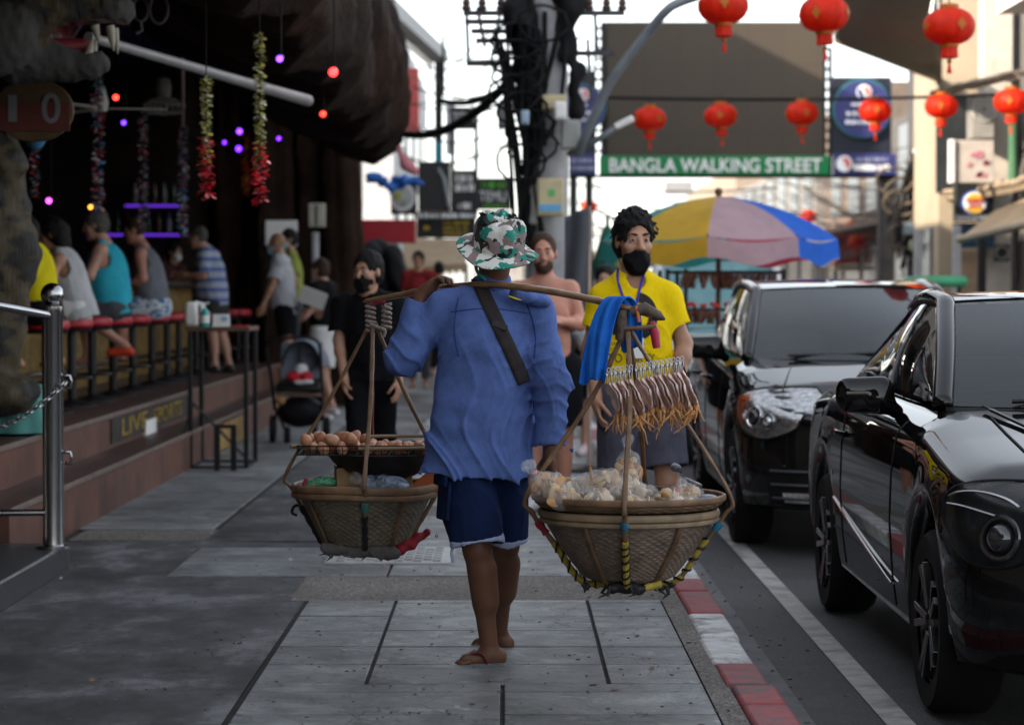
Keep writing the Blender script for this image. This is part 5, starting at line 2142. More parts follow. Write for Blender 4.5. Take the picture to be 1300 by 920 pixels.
def film_mat(name, col, alpha):
 m, nt, b = nodes_of(name)
 vec = coord(nt)
 b.inputs['Base Color'].default_value = _c(col)
 b.inputs['Roughness'].default_value = .12
 b.inputs['Coat Weight'].default_value = .5
 b.inputs['Coat Roughness'].default_value = .08
 a = ramp(nt, noise(nt, vec, 22, 5, .6, .8), [(.3, (alpha * .45,) * 3), (.7, (min(1, alpha * 1.6),) * 3)])
 nt.links.new(a, b.inputs['Alpha'])
 bump(nt, b, noise(nt, vec, 45, 5, .6, 1.5), .9, .012)
 MATS[name] = m
 return m


FILM = film_mat('clear_film', (.8, .82, .84), .20)
FILMB = film_mat('blue_film', (.35, .45, .6), .5)
FILMD = film_mat('dark_film', (.05, .06, .09), .75)
FILMG = film_mat('green_film', (.08, .4, .2), .8)


def lump(name, c, r, mat, seed, h=.007, amp=.008, label=None, cat=None, group=None, twist=None):
 s = Sdf(h, disp=sines(seed, 8, 55, amp))
 s.ell(c, r, .02)
 if twist is not None:
  t = V(*c) + V(*twist)
  s.cap(V(*c) + V(*twist) * .6, t, .014, .009, .03)
  s.cap(t, t + V(*twist) * .35, .008, .024, .01)
 o = s.build(name, mat)
 if label:
  tag(o, label, cat, group)
 return o


lump('plastic_bag', lc + V(.10, -.17, HL + .012), (.10, .06, .032), FILMB, 31, amp=.010, label='crumpled bluish plastic bag at the front of the dark basket', cat='plastic bag')
lump('plastic_bag', lc + V(-.02, -.10, HL + .03), (.05, .05, .045), FILM, 33, amp=.010, label='clear plastic bag leaning on the cardboard box', cat='plastic bag')
lump('plastic_bag', lc + V(-.17, -.08, HL + .012), (.07, .06, .022), FILMG, 32, amp=.008, label='green and white plastic bag at the left of the dark basket', cat='plastic bag')
tag(MB().tube([lc + V(-.245, -.10, HL - .02), lc + V(-.225, -.11, HL + .03)], .008, 6).build('red_straw', RTAPE), 'short red straw standing at the left rim of the dark basket', 'straw')
tag(MB().prism([(0, 0), (.13, -.02), (.15, .07), (.07, .055)], lc + V(.17, -.06, HL - .01), (1, 0, 0), (0, .2, .98), (0, .01, 0)).build('orange_sheet', M('orange_plastic', (.55, .12, .025), .4), bevel=.003), 'orange plastic sheet sticking out of the dark basket by the shorts', 'sheet')

# ---- snack bags on the right tray
CR = M('golden_crisp', (.52, .26, .07), .55, var=.35, scale=14)
CRP = M('pale_cracker', (.58, .41, .22), .6, var=.25, scale=14)
CRW = M('white_snack', (.62, .52, .40), .6, var=.2, scale=20)
CRM = M('mauve_snack', (.24, .17, .18), .6, var=.35, scale=18)


def snack(label, c, r, kind, seed, n=26, twist=None, film=None, cat='snack bag'):
 g = random.Random(seed)
 c = V(*c)
 r = V(*r)
 root = thing('snack_bag', label, cat, c - V(0, 0, r[2]), 'snack bags on the near basket tray')
 mats = {'crisp': [CR, CR, CRP], 'cracker': [CRP, CRP, CR], 'white': [CRW, CRW, CRP], 'mauve': [CRM, CRW, CRP], 'mix': [CR, CRM, CRP]}[kind]
 mb = MB()
 for k in range(n):
  d = V(g.gauss(0, 1), g.gauss(0, 1), g.gauss(0, 1))
  d = unit(d) * g.uniform(.3, .88) ** .6
  q = c + d * r * .9
  a = g.uniform(.010, .021)
  mb.ball(q, (a * g.uniform(1.0, 2.0), a * 1.1, a * g.uniform(.25, .5)), 9, k % 3, (g.uniform(0, 3), g.uniform(0, 3), g.uniform(0, 3)))
 o = mb.build('snacks', mats, root)
 o['kind'] = 'stuff'
 s = Sdf(.0055, disp=sines(seed, 9, 60, .006))
 s.ell(c, r + .006, .02)
 if twist is not None:
  t = c + V(*twist)
  s.cap(c + V(*twist) * .55, t, .022, .008, .03)
  s.cap(t, t + V(*twist) * .4, .007, .024, .006)
 s.build('bag_film', film or FILM, root)
 if twist is not None:
  t = c + V(*twist)
  MB().lathe([(.010, -.006), (.012, 0), (.010, .006)], 10, t).build('tie', M('pink_band', (.6, .2, .2), .5), root)
 return root


T = lambda px, py, dy=0: P(px, py, YR + dy)
snack('bag of orange crisps with a knotted top overhanging the left edge of the tray', T(694, 618, -.12), (.062, .06, .05), 'crisp', 41, 34, twist=(-.045, -.01, .055))
snack('bag of golden crackers lying next to the orange crisps on the tray', T(712, 632, -.2), (.06, .05, .036), 'crisp', 42, 22)
snack('upright clear bag of orange crisps standing at the back of the tray', T(797, 606, .12), (.052, .05, .085), 'mix', 43, 46, twist=(.0, .0, .10))
snack('flat bag of white crackers at the left of the pile behind the orange crisps', T(733, 622, -.05), (.085, .07, .042), 'white', 44, 34)
snack('bag of mauve rice snacks at the front of the pile under the white rolls', T(752, 634, -.2), (.075, .05, .036), 'mauve', 45, 30)
snack('bag of long pale crackers on the top of the pile', T(768, 612, -.08), (.115, .06, .036), 'cracker', 46, 40)
snack('bag of white snacks on the pile in front of the standing bag', T(800, 625, -.1), (.10, .06, .036), 'white', 47, 38)
snack('small bag of tan puffs at the front middle of the tray', T(808, 640, -.22), (.055, .035, .022), 'cracker', 48, 18)
snack('clear bag of small rolls on the right half of the tray', T(850, 634, -.12), (.055, .04, .026), 'cracker', 49, 20, twist=(.03, 0, .035))
snack('clear bag of pale nuts near the dark bag at the tray front', T(868, 640, -.2), (.06, .035, .022), 'white', 50, 20)
snack('clear bag of tan rolls at the right back of the tray', T(872, 626, .06), (.05, .04, .024), 'cracker', 51, 16)
lump('plastic_bag', T(876, 622, .12), (.04, .04, .035), FILMD, 52, amp=.008, label='dark crumpled plastic bag with a peak at the right back of the tray', cat='plastic bag', twist=(-.03, 0, .06))
lump('plastic_bag', T(898, 634, -.05), (.04, .05, .022), FILMB, 53, amp=.008, label='bluish crumpled bag at the right rim of the tray', cat='plastic bag')

# blue cloth over the pole
YC = 8.74
BLUEC = cloth_mat('bright_blue_cloth', (.014, .125, .50), .22)
path = catmull([(752, 484, -.07, 33), (755, 462, -.07, 33), (760, 432, -.065, 31), (767, 404, -.05, 29), (776, 384, -.035, 27), (786, 377, .0, 26), (795, 384, .035, 25), (799, 400, .05, 26), (801, 422, .05, 28), (802, 443, .05, 27)], 6)


def towel(u, w_):
 t = w_ * (len(path) - 1)
 i = min(int(t), len(path) - 2)
 q = path[i] + (path[i + 1] - path[i]) * (t - i)
 q = V(path[i]) + (V(path[i + 1]) - V(path[i])) * (t - i)
 e = abs(w_ - .55) * 2
 x = (u - .5) * q[3] * (1 + .06 * math.sin(9 * w_)) + 2.0 * math.sin(7 * w_ + 4 * u) * e
 fd = .016 * math.sin(2.6 * math.pi * u + 2.2 * w_) + .006 * math.sin(5.3 * math.pi * u + 5 * w_) + .004 * math.sin(11 * u + 13 * w_)
 yj = (3 * math.sin(6 * u + 1) + 2 * math.sin(13 * u)) * (1 if w_ < .06 or w_ > .94 else 0)
 return P(q[0] + x, q[1] + yj, YC + q[2] + fd * (.5 + .7 * e)) + V(0, 0, 0)


o = MB().grid(towel, 40, 70).build('blue_cloth', BLUEC, sharp=180)
md = o.modifiers.new('s', 'SOLIDIFY')
md.thickness = .006
md.offset = 0
tag(o, 'bright blue cloth hung over the near end of the carrying pole', 'cloth')

# ---- dried squid on clips
CLIPM = M('clip_steel', (.42, .44, .5), .3, .9, var=.1)
SQ = M('dried_squid_skin', (.60, .39, .31), .5, var=.35, scale=16, bmp=.4, bscale=60, sss=.1, stain=(.78, .64, .63), stain_amt=1.0)
SQT = M('dried_tentacle', (.46, .23, .09), .5, var=.3, scale=20, bmp=.3)
YS = 8.66
wireA, wireB = P(772, 476, YS), P(866, 461, YS)
o = MB().tube([wireA, (wireA + wireB) / 2, wireB, P(876, 487, YS + .12)], .004, 7).build('hanging_wire', BLACK)
tag(o, 'thin black wire carrying the row of clipped dried squid', 'wire')
NS = 17
for i in range(NS):
 t = (i + (0 if i < 6 else .55)) / (NS - .3)
 top = wireA + (wireB - wireA) * t + V(0, -.005 - .010 * (i % 2), 0)
 ct_ = thing('metal_clip', 'silver metal clip gripping a dried squid in the row on the wire', 'clip', top, 'metal clips along the squid wire')
 mb = MB()
 mb.box(top + V(-.004, 0, -.012), (.003, .020, .046), (0, R(-7), 0))
 mb.box(top + V(.004, 0, -.012), (.003, .020, .046), (0, R(7), 0))
 mb.build('jaws', CLIPM, ct_, bevel=.001)
 MB().tube([top + V(-.004, -.012, .002), top + V(-.004, .012, .002)], .0045, 8).build('spring', CLIPM, ct_)
 lpv = [top + V(.002 + .006 * math.sin(a), 0, .018 - .008 * math.cos(a)) for a in np.linspace(0, 6.28, 12)]
 MB().tube(lpv, .0016, 5).build('loop', CLIPM, ct_)
 g = random.Random(100 + i)
 sq = thing('dried_squid', 'dried squid with curly tentacles hanging from a clip in the row', 'dried squid', top - V(0, 0, .03), 'dried squid hanging in a row')
 L = g.uniform(.112, .135)
 slant = .42 + .14 * g.random()
 d1 = unit(V(slant, -.1 + .05 * g.random(), -1))
 wdir = unit(V(.35, -.9, .1 * g.random()))
 wdir = unit(wdir - d1 * np.dot(wdir, d1))
 nn = np.cross(d1, wdir)
 base = top - V(0, 0, .03)

 def sqp(u, w_, base=base, d1=d1, wdir=wdir, nn=nn, L=L, g=g, i=i):
  wd = .005 + .030 * math.sin(math.pi * min(1, u * .86 + .1)) ** .7
  x = (w_ - .5) * 2
  bend = V(-.010 * u * u + .006 * math.sin(5 * u + i), 0, 0)
  return base + d1 * L * u + wdir * x * wd + nn * (.005 * math.sin(6 * u + i) + .012 * x * x * (1 if i % 2 else .4) + .0035 * math.sin(13 * u + 7 * x)) + bend
 mo = MB().grid(sqp, 14, 8).build('mantle', SQ, sq, sharp=180)
 md = mo.modifiers.new('s', 'SOLIDIFY')
 md.thickness = .004
 e = sqp(1, .5)
 mb = MB()
 mb.ball(e + V(0, 0, -.008), (.011, .010, .016), 9)
 for k in range(4):
  Lt = g.uniform(.03, .075) if k < 3 else g.uniform(.05, .14)
  q = [e + V(g.gauss(0, .006), g.gauss(0, .006), -.012)]
  dx = g.gauss(0, .25)
  for j in range(7):
   dx += g.gauss(0, .5)
   q.append(q[-1] + unit(V(dx * .55, g.gauss(0, .35), -1)) * Lt / 7)
  mb.tube(catmull(q, 3), [.0054 * (1 - .72 * m / (len(q) * 3 - 2)) for m in range((len(q) - 1) * 3 + 1)], 6)
 mb.build('tentacles', SQT, sq, sharp=180)
# ------------------------------------------------------------------ the other people
SK_T = skin_mat('skin_tan', (.36, .19, .12))
SK_Y = skin_mat('skin_warm', (.40, .215, .14))
SK_P = skin_mat('skin_sunburnt', (.47, .22, .155))
SK_L = skin_mat('skin_pale_tan', (.45, .25, .18))
BLACKC = cloth_mat('black_cotton', (.005, .005, .0065), .3)
DKGREY = cloth_mat('dark_grey_cotton', (.06, .062, .07), .2)
GREYC = cloth_mat('grey_shorts', (.085, .085, .115), .2)
YELC = cloth_mat('yellow_cotton', (.78, .55, .0035), .07)
WHITEC = cloth_mat('white_cotton', (.62, .62, .62), .08)
BROWNH = M('brown_hair', (.045, .025, .014), .65, spec=.2, var=.4, scale=40, bmp=.5, bscale=140)
GREYH = M('grey_hair', (.08, .075, .07), .7, spec=.2, var=.4, scale=40, bmp=.5, bscale=140)
SNEAK = M('white_sneaker', (.62, .60, .60), .6)

# man in yellow
YY = 11.8
m1 = Person('young man in a yellow T-shirt with a black mask pulled under his nose', YY, 1.02, -4,
   dict(head=(805, 306, 0), neck=(804, 353, .03), hip=(810, 500, .03),
     shL=(846, 378, .03), elL=(868, 437, .03), wrL=(861, 492, -.10), shR=(764, 379, .03), elR=(750, 441, .02), wrR=(757, 506, -.06),
     knL=(848, 612, -.06), anL=(846, 716, .10), toL=(852, 737, -.10), knR=(788, 612, .02), anR=(786, 712, .22), toR=(780, 731, .05)),
   head_yaw=-14, skin=SK_Y, h=.006, hs=1.09, hand_kw={'R': dict(curl=.35), 'L': dict(curl=.5)})
m1.hair(HAIRB, 'tousled', seed=5)
m1.mask(MASKB, low=.022)
fy = folds(41, .005, 15, (1, 1, .5))
m1.shirt(YELC, sleeve=.62, hem=.03, loose=.024, disp=fy, v=.052, name='t_shirt', neck=1.02, sl_r=.061)
m1.pants(GREYC, leg=.415, loose=.022, flare=.02, disp=folds(42, .005, 15))
for n in 'LR':
 m1.shoe(n, SNEAK)
wr, el = m1.J['wrL'], m1.J['elL']
d = unit(wr - el)
q = wr - d * .035
x, y, _ = frame_from(d)
o = MB().tube([q + (x * math.cos(t) + y * math.sin(t)) * .034 for t in np.linspace(0, 6.283, 25)], .009, 8, cap=False).build('watch_strap', BLACK, None)
tag(o, 'chunky black wristwatch on the wrist of the man in yellow', 'watch')
o.name = 'wristwatch'
dirY = V(0, 1, 0)


def on_front(p, px, py, eps=.004, sdf=None, Y=YY):
 q = P(px, py, Y - .45)
 d = np.array(ray(px, py))
 return (sdf or p.shirt_sdf).project([q], d / np.linalg.norm(d), eps)[0]


def print_patch(name, fn, nu, nv, mat, parent, sdf, Y, eps=.0035):
 """a printed shape laid on the cloth: fn(u,v) gives photograph positions used to lay it out at the shirt"""
 pix = [fn(i / nu, j / nv) for i in range(nu + 1) for j in range(nv + 1)]
 st = np.array([P(a, b, Y - .4) for a, b in pix])
 st = sdf.project(st, unit(V(0, 1, 0)), eps)
 fs = []
 for i in range(nu):
  for j in range(nv):
   a = i * (nv + 1) + j
   fs.append((a, a + nv + 1, a + nv + 2, a + 1))
 return link_mesh(name, st, fs, mat, parent, sharp=180)


PRN = M('black_print', (.012, .012, .012), .8)
PRR = M('red_print', (.5, .015, .02), .8)
ss = m1.shirt_sdf
top_ = bpy.data.objects[[c.name for c in m1.root.children if c.name.startswith('t_shirt')][0]]
print_patch('printed_ring', lambda u, w_: (812 + (26 - 12 * w_) * math.sin(u * math.pi) + 2, 402 - (31 - 13 * w_) * math.cos(u * math.pi)), 30, 4, PRN, top_, ss, YY)
print_patch('printed_bar', lambda u, w_: (781 + 11 * u, 397 + 29 * w_), 4, 8, PRN, top_, ss, YY)
print_patch('printed_heart', lambda u, w_: (815 + w_ * 7.6 * (math.sin(2 * math.pi * u) ** 3), 440 - w_ * .47 * (13 * math.cos(2 * math.pi * u) - 5 * math.cos(4 * math.pi * u) - 2 * math.cos(6 * math.pi * u) - math.cos(8 * math.pi * u))), 40, 4, PRR, top_, ss, YY)


def print_text(body, px, py, wpx, hpx, mat, parent, sdf, Y):
 o = text('printed_word', body, wpx / S(Y - .2), P(px, py, Y - .4), mat, None, (R(90), 0, 0), 0.0, hpx / S(Y - .2))
 me = o.data
 co = np.array([tuple(o.matrix_world @ v_.co) if False else tuple(Euler(o.rotation_euler).to_matrix() @ v_.co) for v_ in me.vertices]) + V(*o.location)
 co = sdf.project(co, V(0, 1, 0), .0045)
 off = woff(parent)
 for v_, c in zip(me.vertices, co):
  v_.co = Vector(c - off)
 o.rotation_euler = (0, 0, 0)
 o.location = (0, 0, 0)
 o.parent = parent
 return o


print_text('TO PARTY', 806, 457, 60, 11, M('dark_print', (.10, .085, .02), .8), top_, ss, YY)
print_text('BORN', 783, 438, 16, 4, M('dark_print'), top_, ss, YY)
# lanyard and badge
lan = thing('lanyard', 'violet lanyard with a white badge around the neck of the man in yellow', 'lanyard', on_front(m1, 804, 440))
LANM = M('violet_ribbon', (.045, .03, .30), .6)
for pts in ([(785, 340), (784, 352), (788, 368), (794, 386), (801, 404), (806, 420)], [(818, 338), (817, 350), (812, 368), (808, 386), (806, 404), (806, 420)]):
 q = [on_front(m1, a, b, .007) if b > 343 else P(a, b, YY - .05) for a, b in pts]
 MB().tube(catmull(q, 5), .0065, 6, flat=.4).build('ribbon', LANM, lan)
q = on_front(m1, 806, 442, .012)
MB().box(q, (.085, .006, .10)).build('badge', PAPER, lan, bevel=.002)

# shirtless man
m2 = Person('shirtless sunburnt man with a short beard walking towards the camera behind the vendor', 15.6, 1.03, 4,
   dict(head=(690, 322, 0), neck=(691, 357, .02), hip=(697, 468, .02), shL=(724, 367, .02), elL=(737, 411, -.02), wrL=(711, 407, -.24),
     elR=(652, 418, .02), wrR=(664, 452, -.15)), head_yaw=2, head_tilt=-3, skin=SK_P, h=.006, hs=1.02, g=1.06, chest=True,
   hand_kw={'L': dict(curl=.7, nrm=(0, .6, -.5), t=(0, -.2, 1))})
m2.hair(BROWNH, 'crop')
m2.beard(BROWNH)
m2.pants(BLACKC, leg=.44, loose=.03, flare=.02)
for n in 'LR':
 m2.shoe(n, SNEAK)
o = MB().lathe([(0, 0), (.03, 0), (.036, .09), (.033, .09), (.028, .006), (0, .006)], 18, m2.J['wrL'] + V(-.07, -.06, -.03)).build('paper_cup', PAPER)
tag(o, 'white paper cup held by the shirtless bearded man', 'cup')

# man in black with a mask
m3 = Person('man in black T-shirt and trousers with a black face mask walking by the pushchair', 15.8, .99, 14,
   dict(head=(467, 345, 0), neck=(469, 378, .03), hip=(471, 474, .02), elR=(431, 432, .04), wrR=(437, 482, -.08), elL=(508, 437, .05), wrL=(506, 484, -.05),
     knR=(455, 556, -.08), anR=(450, 634, .02), toR=(444, 650, -.15), knL=(487, 552, .12), anL=(493, 622, .42), toL=(496, 640, .25)),
   head_yaw=32, skin=SK_Y, h=.007, hs=1.04)
m3.hair(HAIRB, 'short', seed=8)
m3.mask(MASKB)
m3.shirt(BLACKC, sleeve=.72, hem=.05, loose=.024, disp=folds(51, .005, 15), name='t_shirt')
m3.pants(BLACKC, leg=.93, loose=.012, name='trousers', disp=folds(52, .004, 15))
for n in 'LR':
 m3.shoe(n, BLACK)

# man with cap and white shorts
m4 = Person('man in black T-shirt, cap and white shorts turned away beyond the pushchair', 27.0, .99, 118,
   dict(head=(406, 343, 0), neck=(411, 360, 0), hip=(412, 421, 0), elL=(402, 388, -.2), wrL=(393, 396, -.25), elR=(404, 388, .2), wrR=(394, 394, .1),
     knL=(410, 474, -.1), anL=(422, 515, -.1), toL=(426, 524, -.15), knR=(412, 474, .1), anR=(415, 524, .12), toR=(408, 532, .12)),
   skin=SK_L, h=.009)
m4.hair(BROWNH, 'short')
m4.cap(BLACKC)
m4.shirt(BLACKC, sleeve=.7, hem=.05, loose=.025, name='t_shirt')
m4.pants(WHITEC, leg=.42, loose=.025, flare=.02)
for n in 'LR':
 m4.shoe(n, SNEAK)
tag(MB().box(P(397, 378, 26.65), (.30, .012, .2), (R(25), R(20), 0)).build('paper_menu', PAPER, bevel=.002), 'white paper menu held by the man in the cap', 'menu')

# man in pale grey shirt and the dark-haired man behind him
m5 = Person('bald man in pale grey shirt and black shorts standing on the bar terrace', 26.9, .93, 96,
   dict(head=(351, 309, 0), neck=(356, 326, 0), hip=(362, 394, 0), elL=(346, 360, -.22), wrL=(334, 388, -.24), elR=(350, 362, .2), wrR=(340, 386, .2),
     knL=(365, 432, -.1), anL=(369, 466, -.1), toL=(361, 473, -.1), knR=(366, 432, .1), anR=(372, 462, .1), toR=(364, 470, .1)),
   skin=SK_T, h=.009, base_z=.548, belly=1.1)
m5.mask(MASKT)
m5.shirt(cloth_mat('pale_grey_shirt', (.42, .43, .47), .1), sleeve=.8, hem=.05, loose=.03, disp=folds(55, .005, 14), belly=1.1)
m5.pants(BLACKC, leg=.42, loose=.025, flare=.02)
for n in 'LR':
 m5.shoe(n, M('grey_sneaker', (.2, .21, .26), .7))
m6 = Person('dark-haired man with pale mask half hidden behind the bald man in grey', 28.4, .95, 80,
   dict(head=(366, 304, 0), neck=(369, 322, 0), hip=(371, 388, 0), anL=(368, 460, 0), anR=(372, 458, .2)), head_yaw=60, skin=SK_T, h=.010, base_z=.548)
m6.hair(HAIRB, 'short', seed=3)
m6.mask(MASKT)
m6.shirt(cloth_mat('yellow_green_shirt', (.25, .28, .06), .2), sleeve=.7, hem=.05, loose=.025)
m6.pants(DKGREY, leg=.6, loose=.02)

# striped shirt man at the bar
STR = cloth_mat('striped_shirt', (.36, .40, .50), .1, stripes=((.10, .15, .38), 9.0, .02, .42))
m7 = Person('grey-haired man in blue striped shirt and dark shorts leaning at the bar', 26.6, .97, 98,
   dict(head=(251, 302, -.05), neck=(263, 319, 0), hip=(272, 386, 0), elL=(258, 350, -.26), wrL=(236, 349, -.2), elR=(250, 352, .25), wrR=(232, 350, .2),
     knL=(270, 428, -.1), anL=(273, 462, -.12), toL=(263, 472, -.12), knR=(282, 428, .12), anR=(291, 462, .12), toR=(284, 470, .12)),
   skin=SK_L, h=.009, base_z=.548, belly=1.28, g=1.1)
m7.hair(GREYH, 'crop')
m7.shirt(STR, sleeve=.9, hem=.02, loose=.03, belly=1.28, disp=folds(57, .005, 14))
m7.pants(M('charcoal_cloth', (.03, .032, .03), .9), leg=.40, loose=.03, flare=.02)
for n in 'LR':
 m7.shoe(n, BLACK, name='sandal', high=.02)

# masked woman at the end of the counter
m8 = Person('woman in dark clothes with a white face mask at the end of the bar counter', 31.3, .92, -50,
   dict(head=(222, 320, 0), neck=(220, 336, 0), hip=(219, 392, 0), elL=(232, 362, -.1), wrL=(244, 350, -.25)), skin=SK_T, h=.010, base_z=.548)
m8.hair(HAIRB, 'long')
m8.mask(MASKW)
m8.shirt(M('rust_dark_cloth', (.05, .015, .012), .9, var=.5), sleeve=.8, hem=.05, loose=.02)
m8.pants(BLACKC, leg=.95, loose=.01, name='trousers')

# seated drinkers
def seated(label, Y, s, head, neck, hip, kL, kR, aL, aR, eL, wL, skin, g=1.0, belly=1.0, head_yaw=90, pitch=8, h=.009):
 tl = (aL[0] - 16, aL[1] + 8, aL[2])
 tr = (aR[0] - 16, aR[1] + 8, aR[2])
 return Person(label, Y, s, 92, dict(head=head, neck=neck, hip=hip, knL=kL, knR=kR, anL=aL, anR=aR, toL=tl, toR=tr, elL=eL, wrL=wL,
          elR=(eL[0] + 6, eL[1], .22), wrR=(wL[0] + 4, wL[1], .16)), head_yaw=head_yaw, head_pitch=pitch, skin=skin, g=g, belly=belly, h=h, base_z=.548)


m9 = seated('man in grey tank top and floral shorts sitting on a red bar stool', 22.9, 1.0, (171, 293, 0), (181, 316, 0), (197, 390, 0), (159, 394, -.12), (158, 392, .12),
   (150, 446, -.12), (160, 448, .12), (181, 353, -.24), (158, 364, -.12), SK_P, 1.1, 1.1)
m9.hair(BROWNH, 'crop')
m9.shirt(cloth_mat('grey_tank', (.16, .17, .2), .15), tank=True, hem=.05, loose=.018, belly=1.1, name='tank_top', disp=folds(59, .004, 14))


def floral():
 m, nt, b = nodes_of('floral_cloth')
 vec = coord(nt)
 n = noise(nt, vec, 13, 2, .5, 1.0)
 c = ramp(nt, n, [(0, (.03, .12, .28)), (.42, (.55, .58, .62)), (.60, (.06, .22, .40)), (.68, (.6, .6, .62))], 'CONSTANT')
 nt.links.new(c, b.inputs['Base Color'])
 b.inputs['Roughness'].default_value = .85
 return m


m9.pants(floral(), leg=.40, loose=.03, flare=.02)
TQ = cloth_mat('turquoise_tank', (.03, .36, .48), .1)
m10 = seated('heavy grey-haired man in turquoise tank top sitting on a red bar stool', 20.5, 1.0, (121, 286, 0), (132, 311, 0), (143, 392, 0), (104, 398, -.14), (104, 396, .14),
    (160, 440, -.14), (112, 452, .14), (113, 350, -.28), (92, 362, -.12), SK_L, 1.22, 1.22)
m10.hair(GREYH, 'short', seed=4)
m10.shirt(TQ, tank=True, hem=.05, loose=.02, belly=1.22, name='tank_top', disp=folds(60, .004, 13))
m10.pants(DKGREY, leg=.30, loose=.025, flare=.02)
m10.shoe('L', M('orange_red_shoe', (.6, .06, .02), .6))
m11 = seated('dark-haired woman in a white sleeveless top sitting on a red bar stool', 18.6, .96, (66, 298, 0), (78, 322, 0), (98, 390, 0), (58, 398, -.12), (58, 396, .12),
    (72, 452, -.12), (66, 455, .12), (66, 350, -.24), (44, 365, -.12), SK_T, .98, 1.05)
m11.hair(HAIRB, 'long')
m11.shirt(cloth_mat('white_dress', (.42, .42, .44), .1), tank=True, hem=.10, loose=.022, belly=1.08, name='sleeveless_top', flare=.03, disp=folds(63, .005, 13))
m11.pants(WHITEC, leg=.2, loose=.02)
m12 = seated('person in a yellow shirt sitting half hidden behind the tiger statue', 17.4, .96, (30, 296, 0), (42, 320, 0), (50, 390, 0), (12, 398, -.12), (12, 396, .12),
    (20, 456, -.12), (14, 458, .12), (32, 350, -.24), (4, 365, -.12), SK_T)
m12.hair(HAIRB, 'short', seed=9)
m12.shirt(cloth_mat('bright_yellow_shirt', (.6, .5, .01), .1), sleeve=.7, hem=.06, loose=.03)
m12.pants(BLACKC, leg=.4, loose=.02)

# walker mostly hidden behind the man in yellow
m13 = Person('walker in black with white sneakers mostly hidden behind the man in yellow', 21.0, .95, 6,
    dict(head=(768, 355, 0), neck=(762, 381, 0), hip=(757, 452, 0), knL=(770, 516, .1), anL=(764, 560, .4), toL=(760, 572, .25), knR=(745, 512, 0), anR=(742, 566, 0),
     elR=(735, 425, 0), wrR=(742, 455, -.1)), skin=SK_L, h=.010)
m13.hair(HAIRB, 'short', seed=12)
m13.shirt(BLACKC, sleeve=.8, hem=.05, loose=.03, name='t_shirt')
m13.pants(BLACKC, leg=.44, loose=.03, flare=.03)
for n in 'LR':
 m13.shoe(n, M('pinkish_sneaker', (.5, .42, .43), .7))
lump('carrier_bag', P(745, 418, 20.4), (.11, .07, .16), M('white_carrier', (.55, .56, .58), .55, bmp=.4), 71, h=.012, amp=.010,
  label='white carrier bag hanging from the hand of the hidden walker in black', cat='bag')
# ------------------------------------------------------------------ cars
def paint_mat(name, col):
 m, nt, b = nodes_of(name)
 b.inputs['Base Color'].default_value = _c(col)
 b.inputs['Metallic'].default_value = 0
 b.inputs['Roughness'].default_value = .30
 b.inputs['Specular IOR Level'].default_value = 0
 b.inputs['Coat Weight'].default_value = .75
 b.inputs['Coat Roughness'].default_value = .015
 vec = coord(nt)
 dust = ramp(nt, noise(nt, vec, 3, 7, .7), [(.4, (0, 0, 0)), (.85, (.010, .0095, .009))])
 nt.links.new(mix(nt, 1.0, col, dust, 'ADD'), b.inputs['Base Color'])
 n2 = noise(nt, vec, 1.1, 3)
 bump(nt, b, n2, .04, .02)
 MATS[name] = m
 return m


CARB = paint_mat('black_car_paint', (.002, .002, .0025))
GLASS = M('tinted_car_glass', (.006, .010, .012), .03, coat=.4, var=.02, spec=.5)
GLASSW = M('windscreen_glass', (.012, .022, .026), .03, coat=.25, var=.1, spec=.5, alpha=.62)
CHROME = M('chrome', (.62, .62, .63), .09, 1.0, var=.03)
LAMPI = M('lamp_reflector', (.66, .67, .68), .2, .9, var=.45, scale=30, bmp=.6, bscale=28)  # mottled tone imitates reflections inside the lamp
LAMPD = M('lamp_reflector_dark', (.012, .015, .016), .3, 0, var=.5, scale=18, bmp=.3, bscale=18, spec=.2)
AMBER = M('amber_lens', (.75, .14, .03), .15, coat=1)
GREYPL = M('dark_trim_plastic', (.007, .007, .008), .6, spec=.2)


def lens_mat():
 m, nt, b = nodes_of('clear_lens')
 b.inputs['Base Color'].default_value = (.01, .01, .01, 1)
 b.inputs['Roughness'].default_value = .02
 b.inputs['Alpha'].default_value = .22
 b.inputs['Coat Weight'].default_value = .4
 return m


LENS = lens_mat()


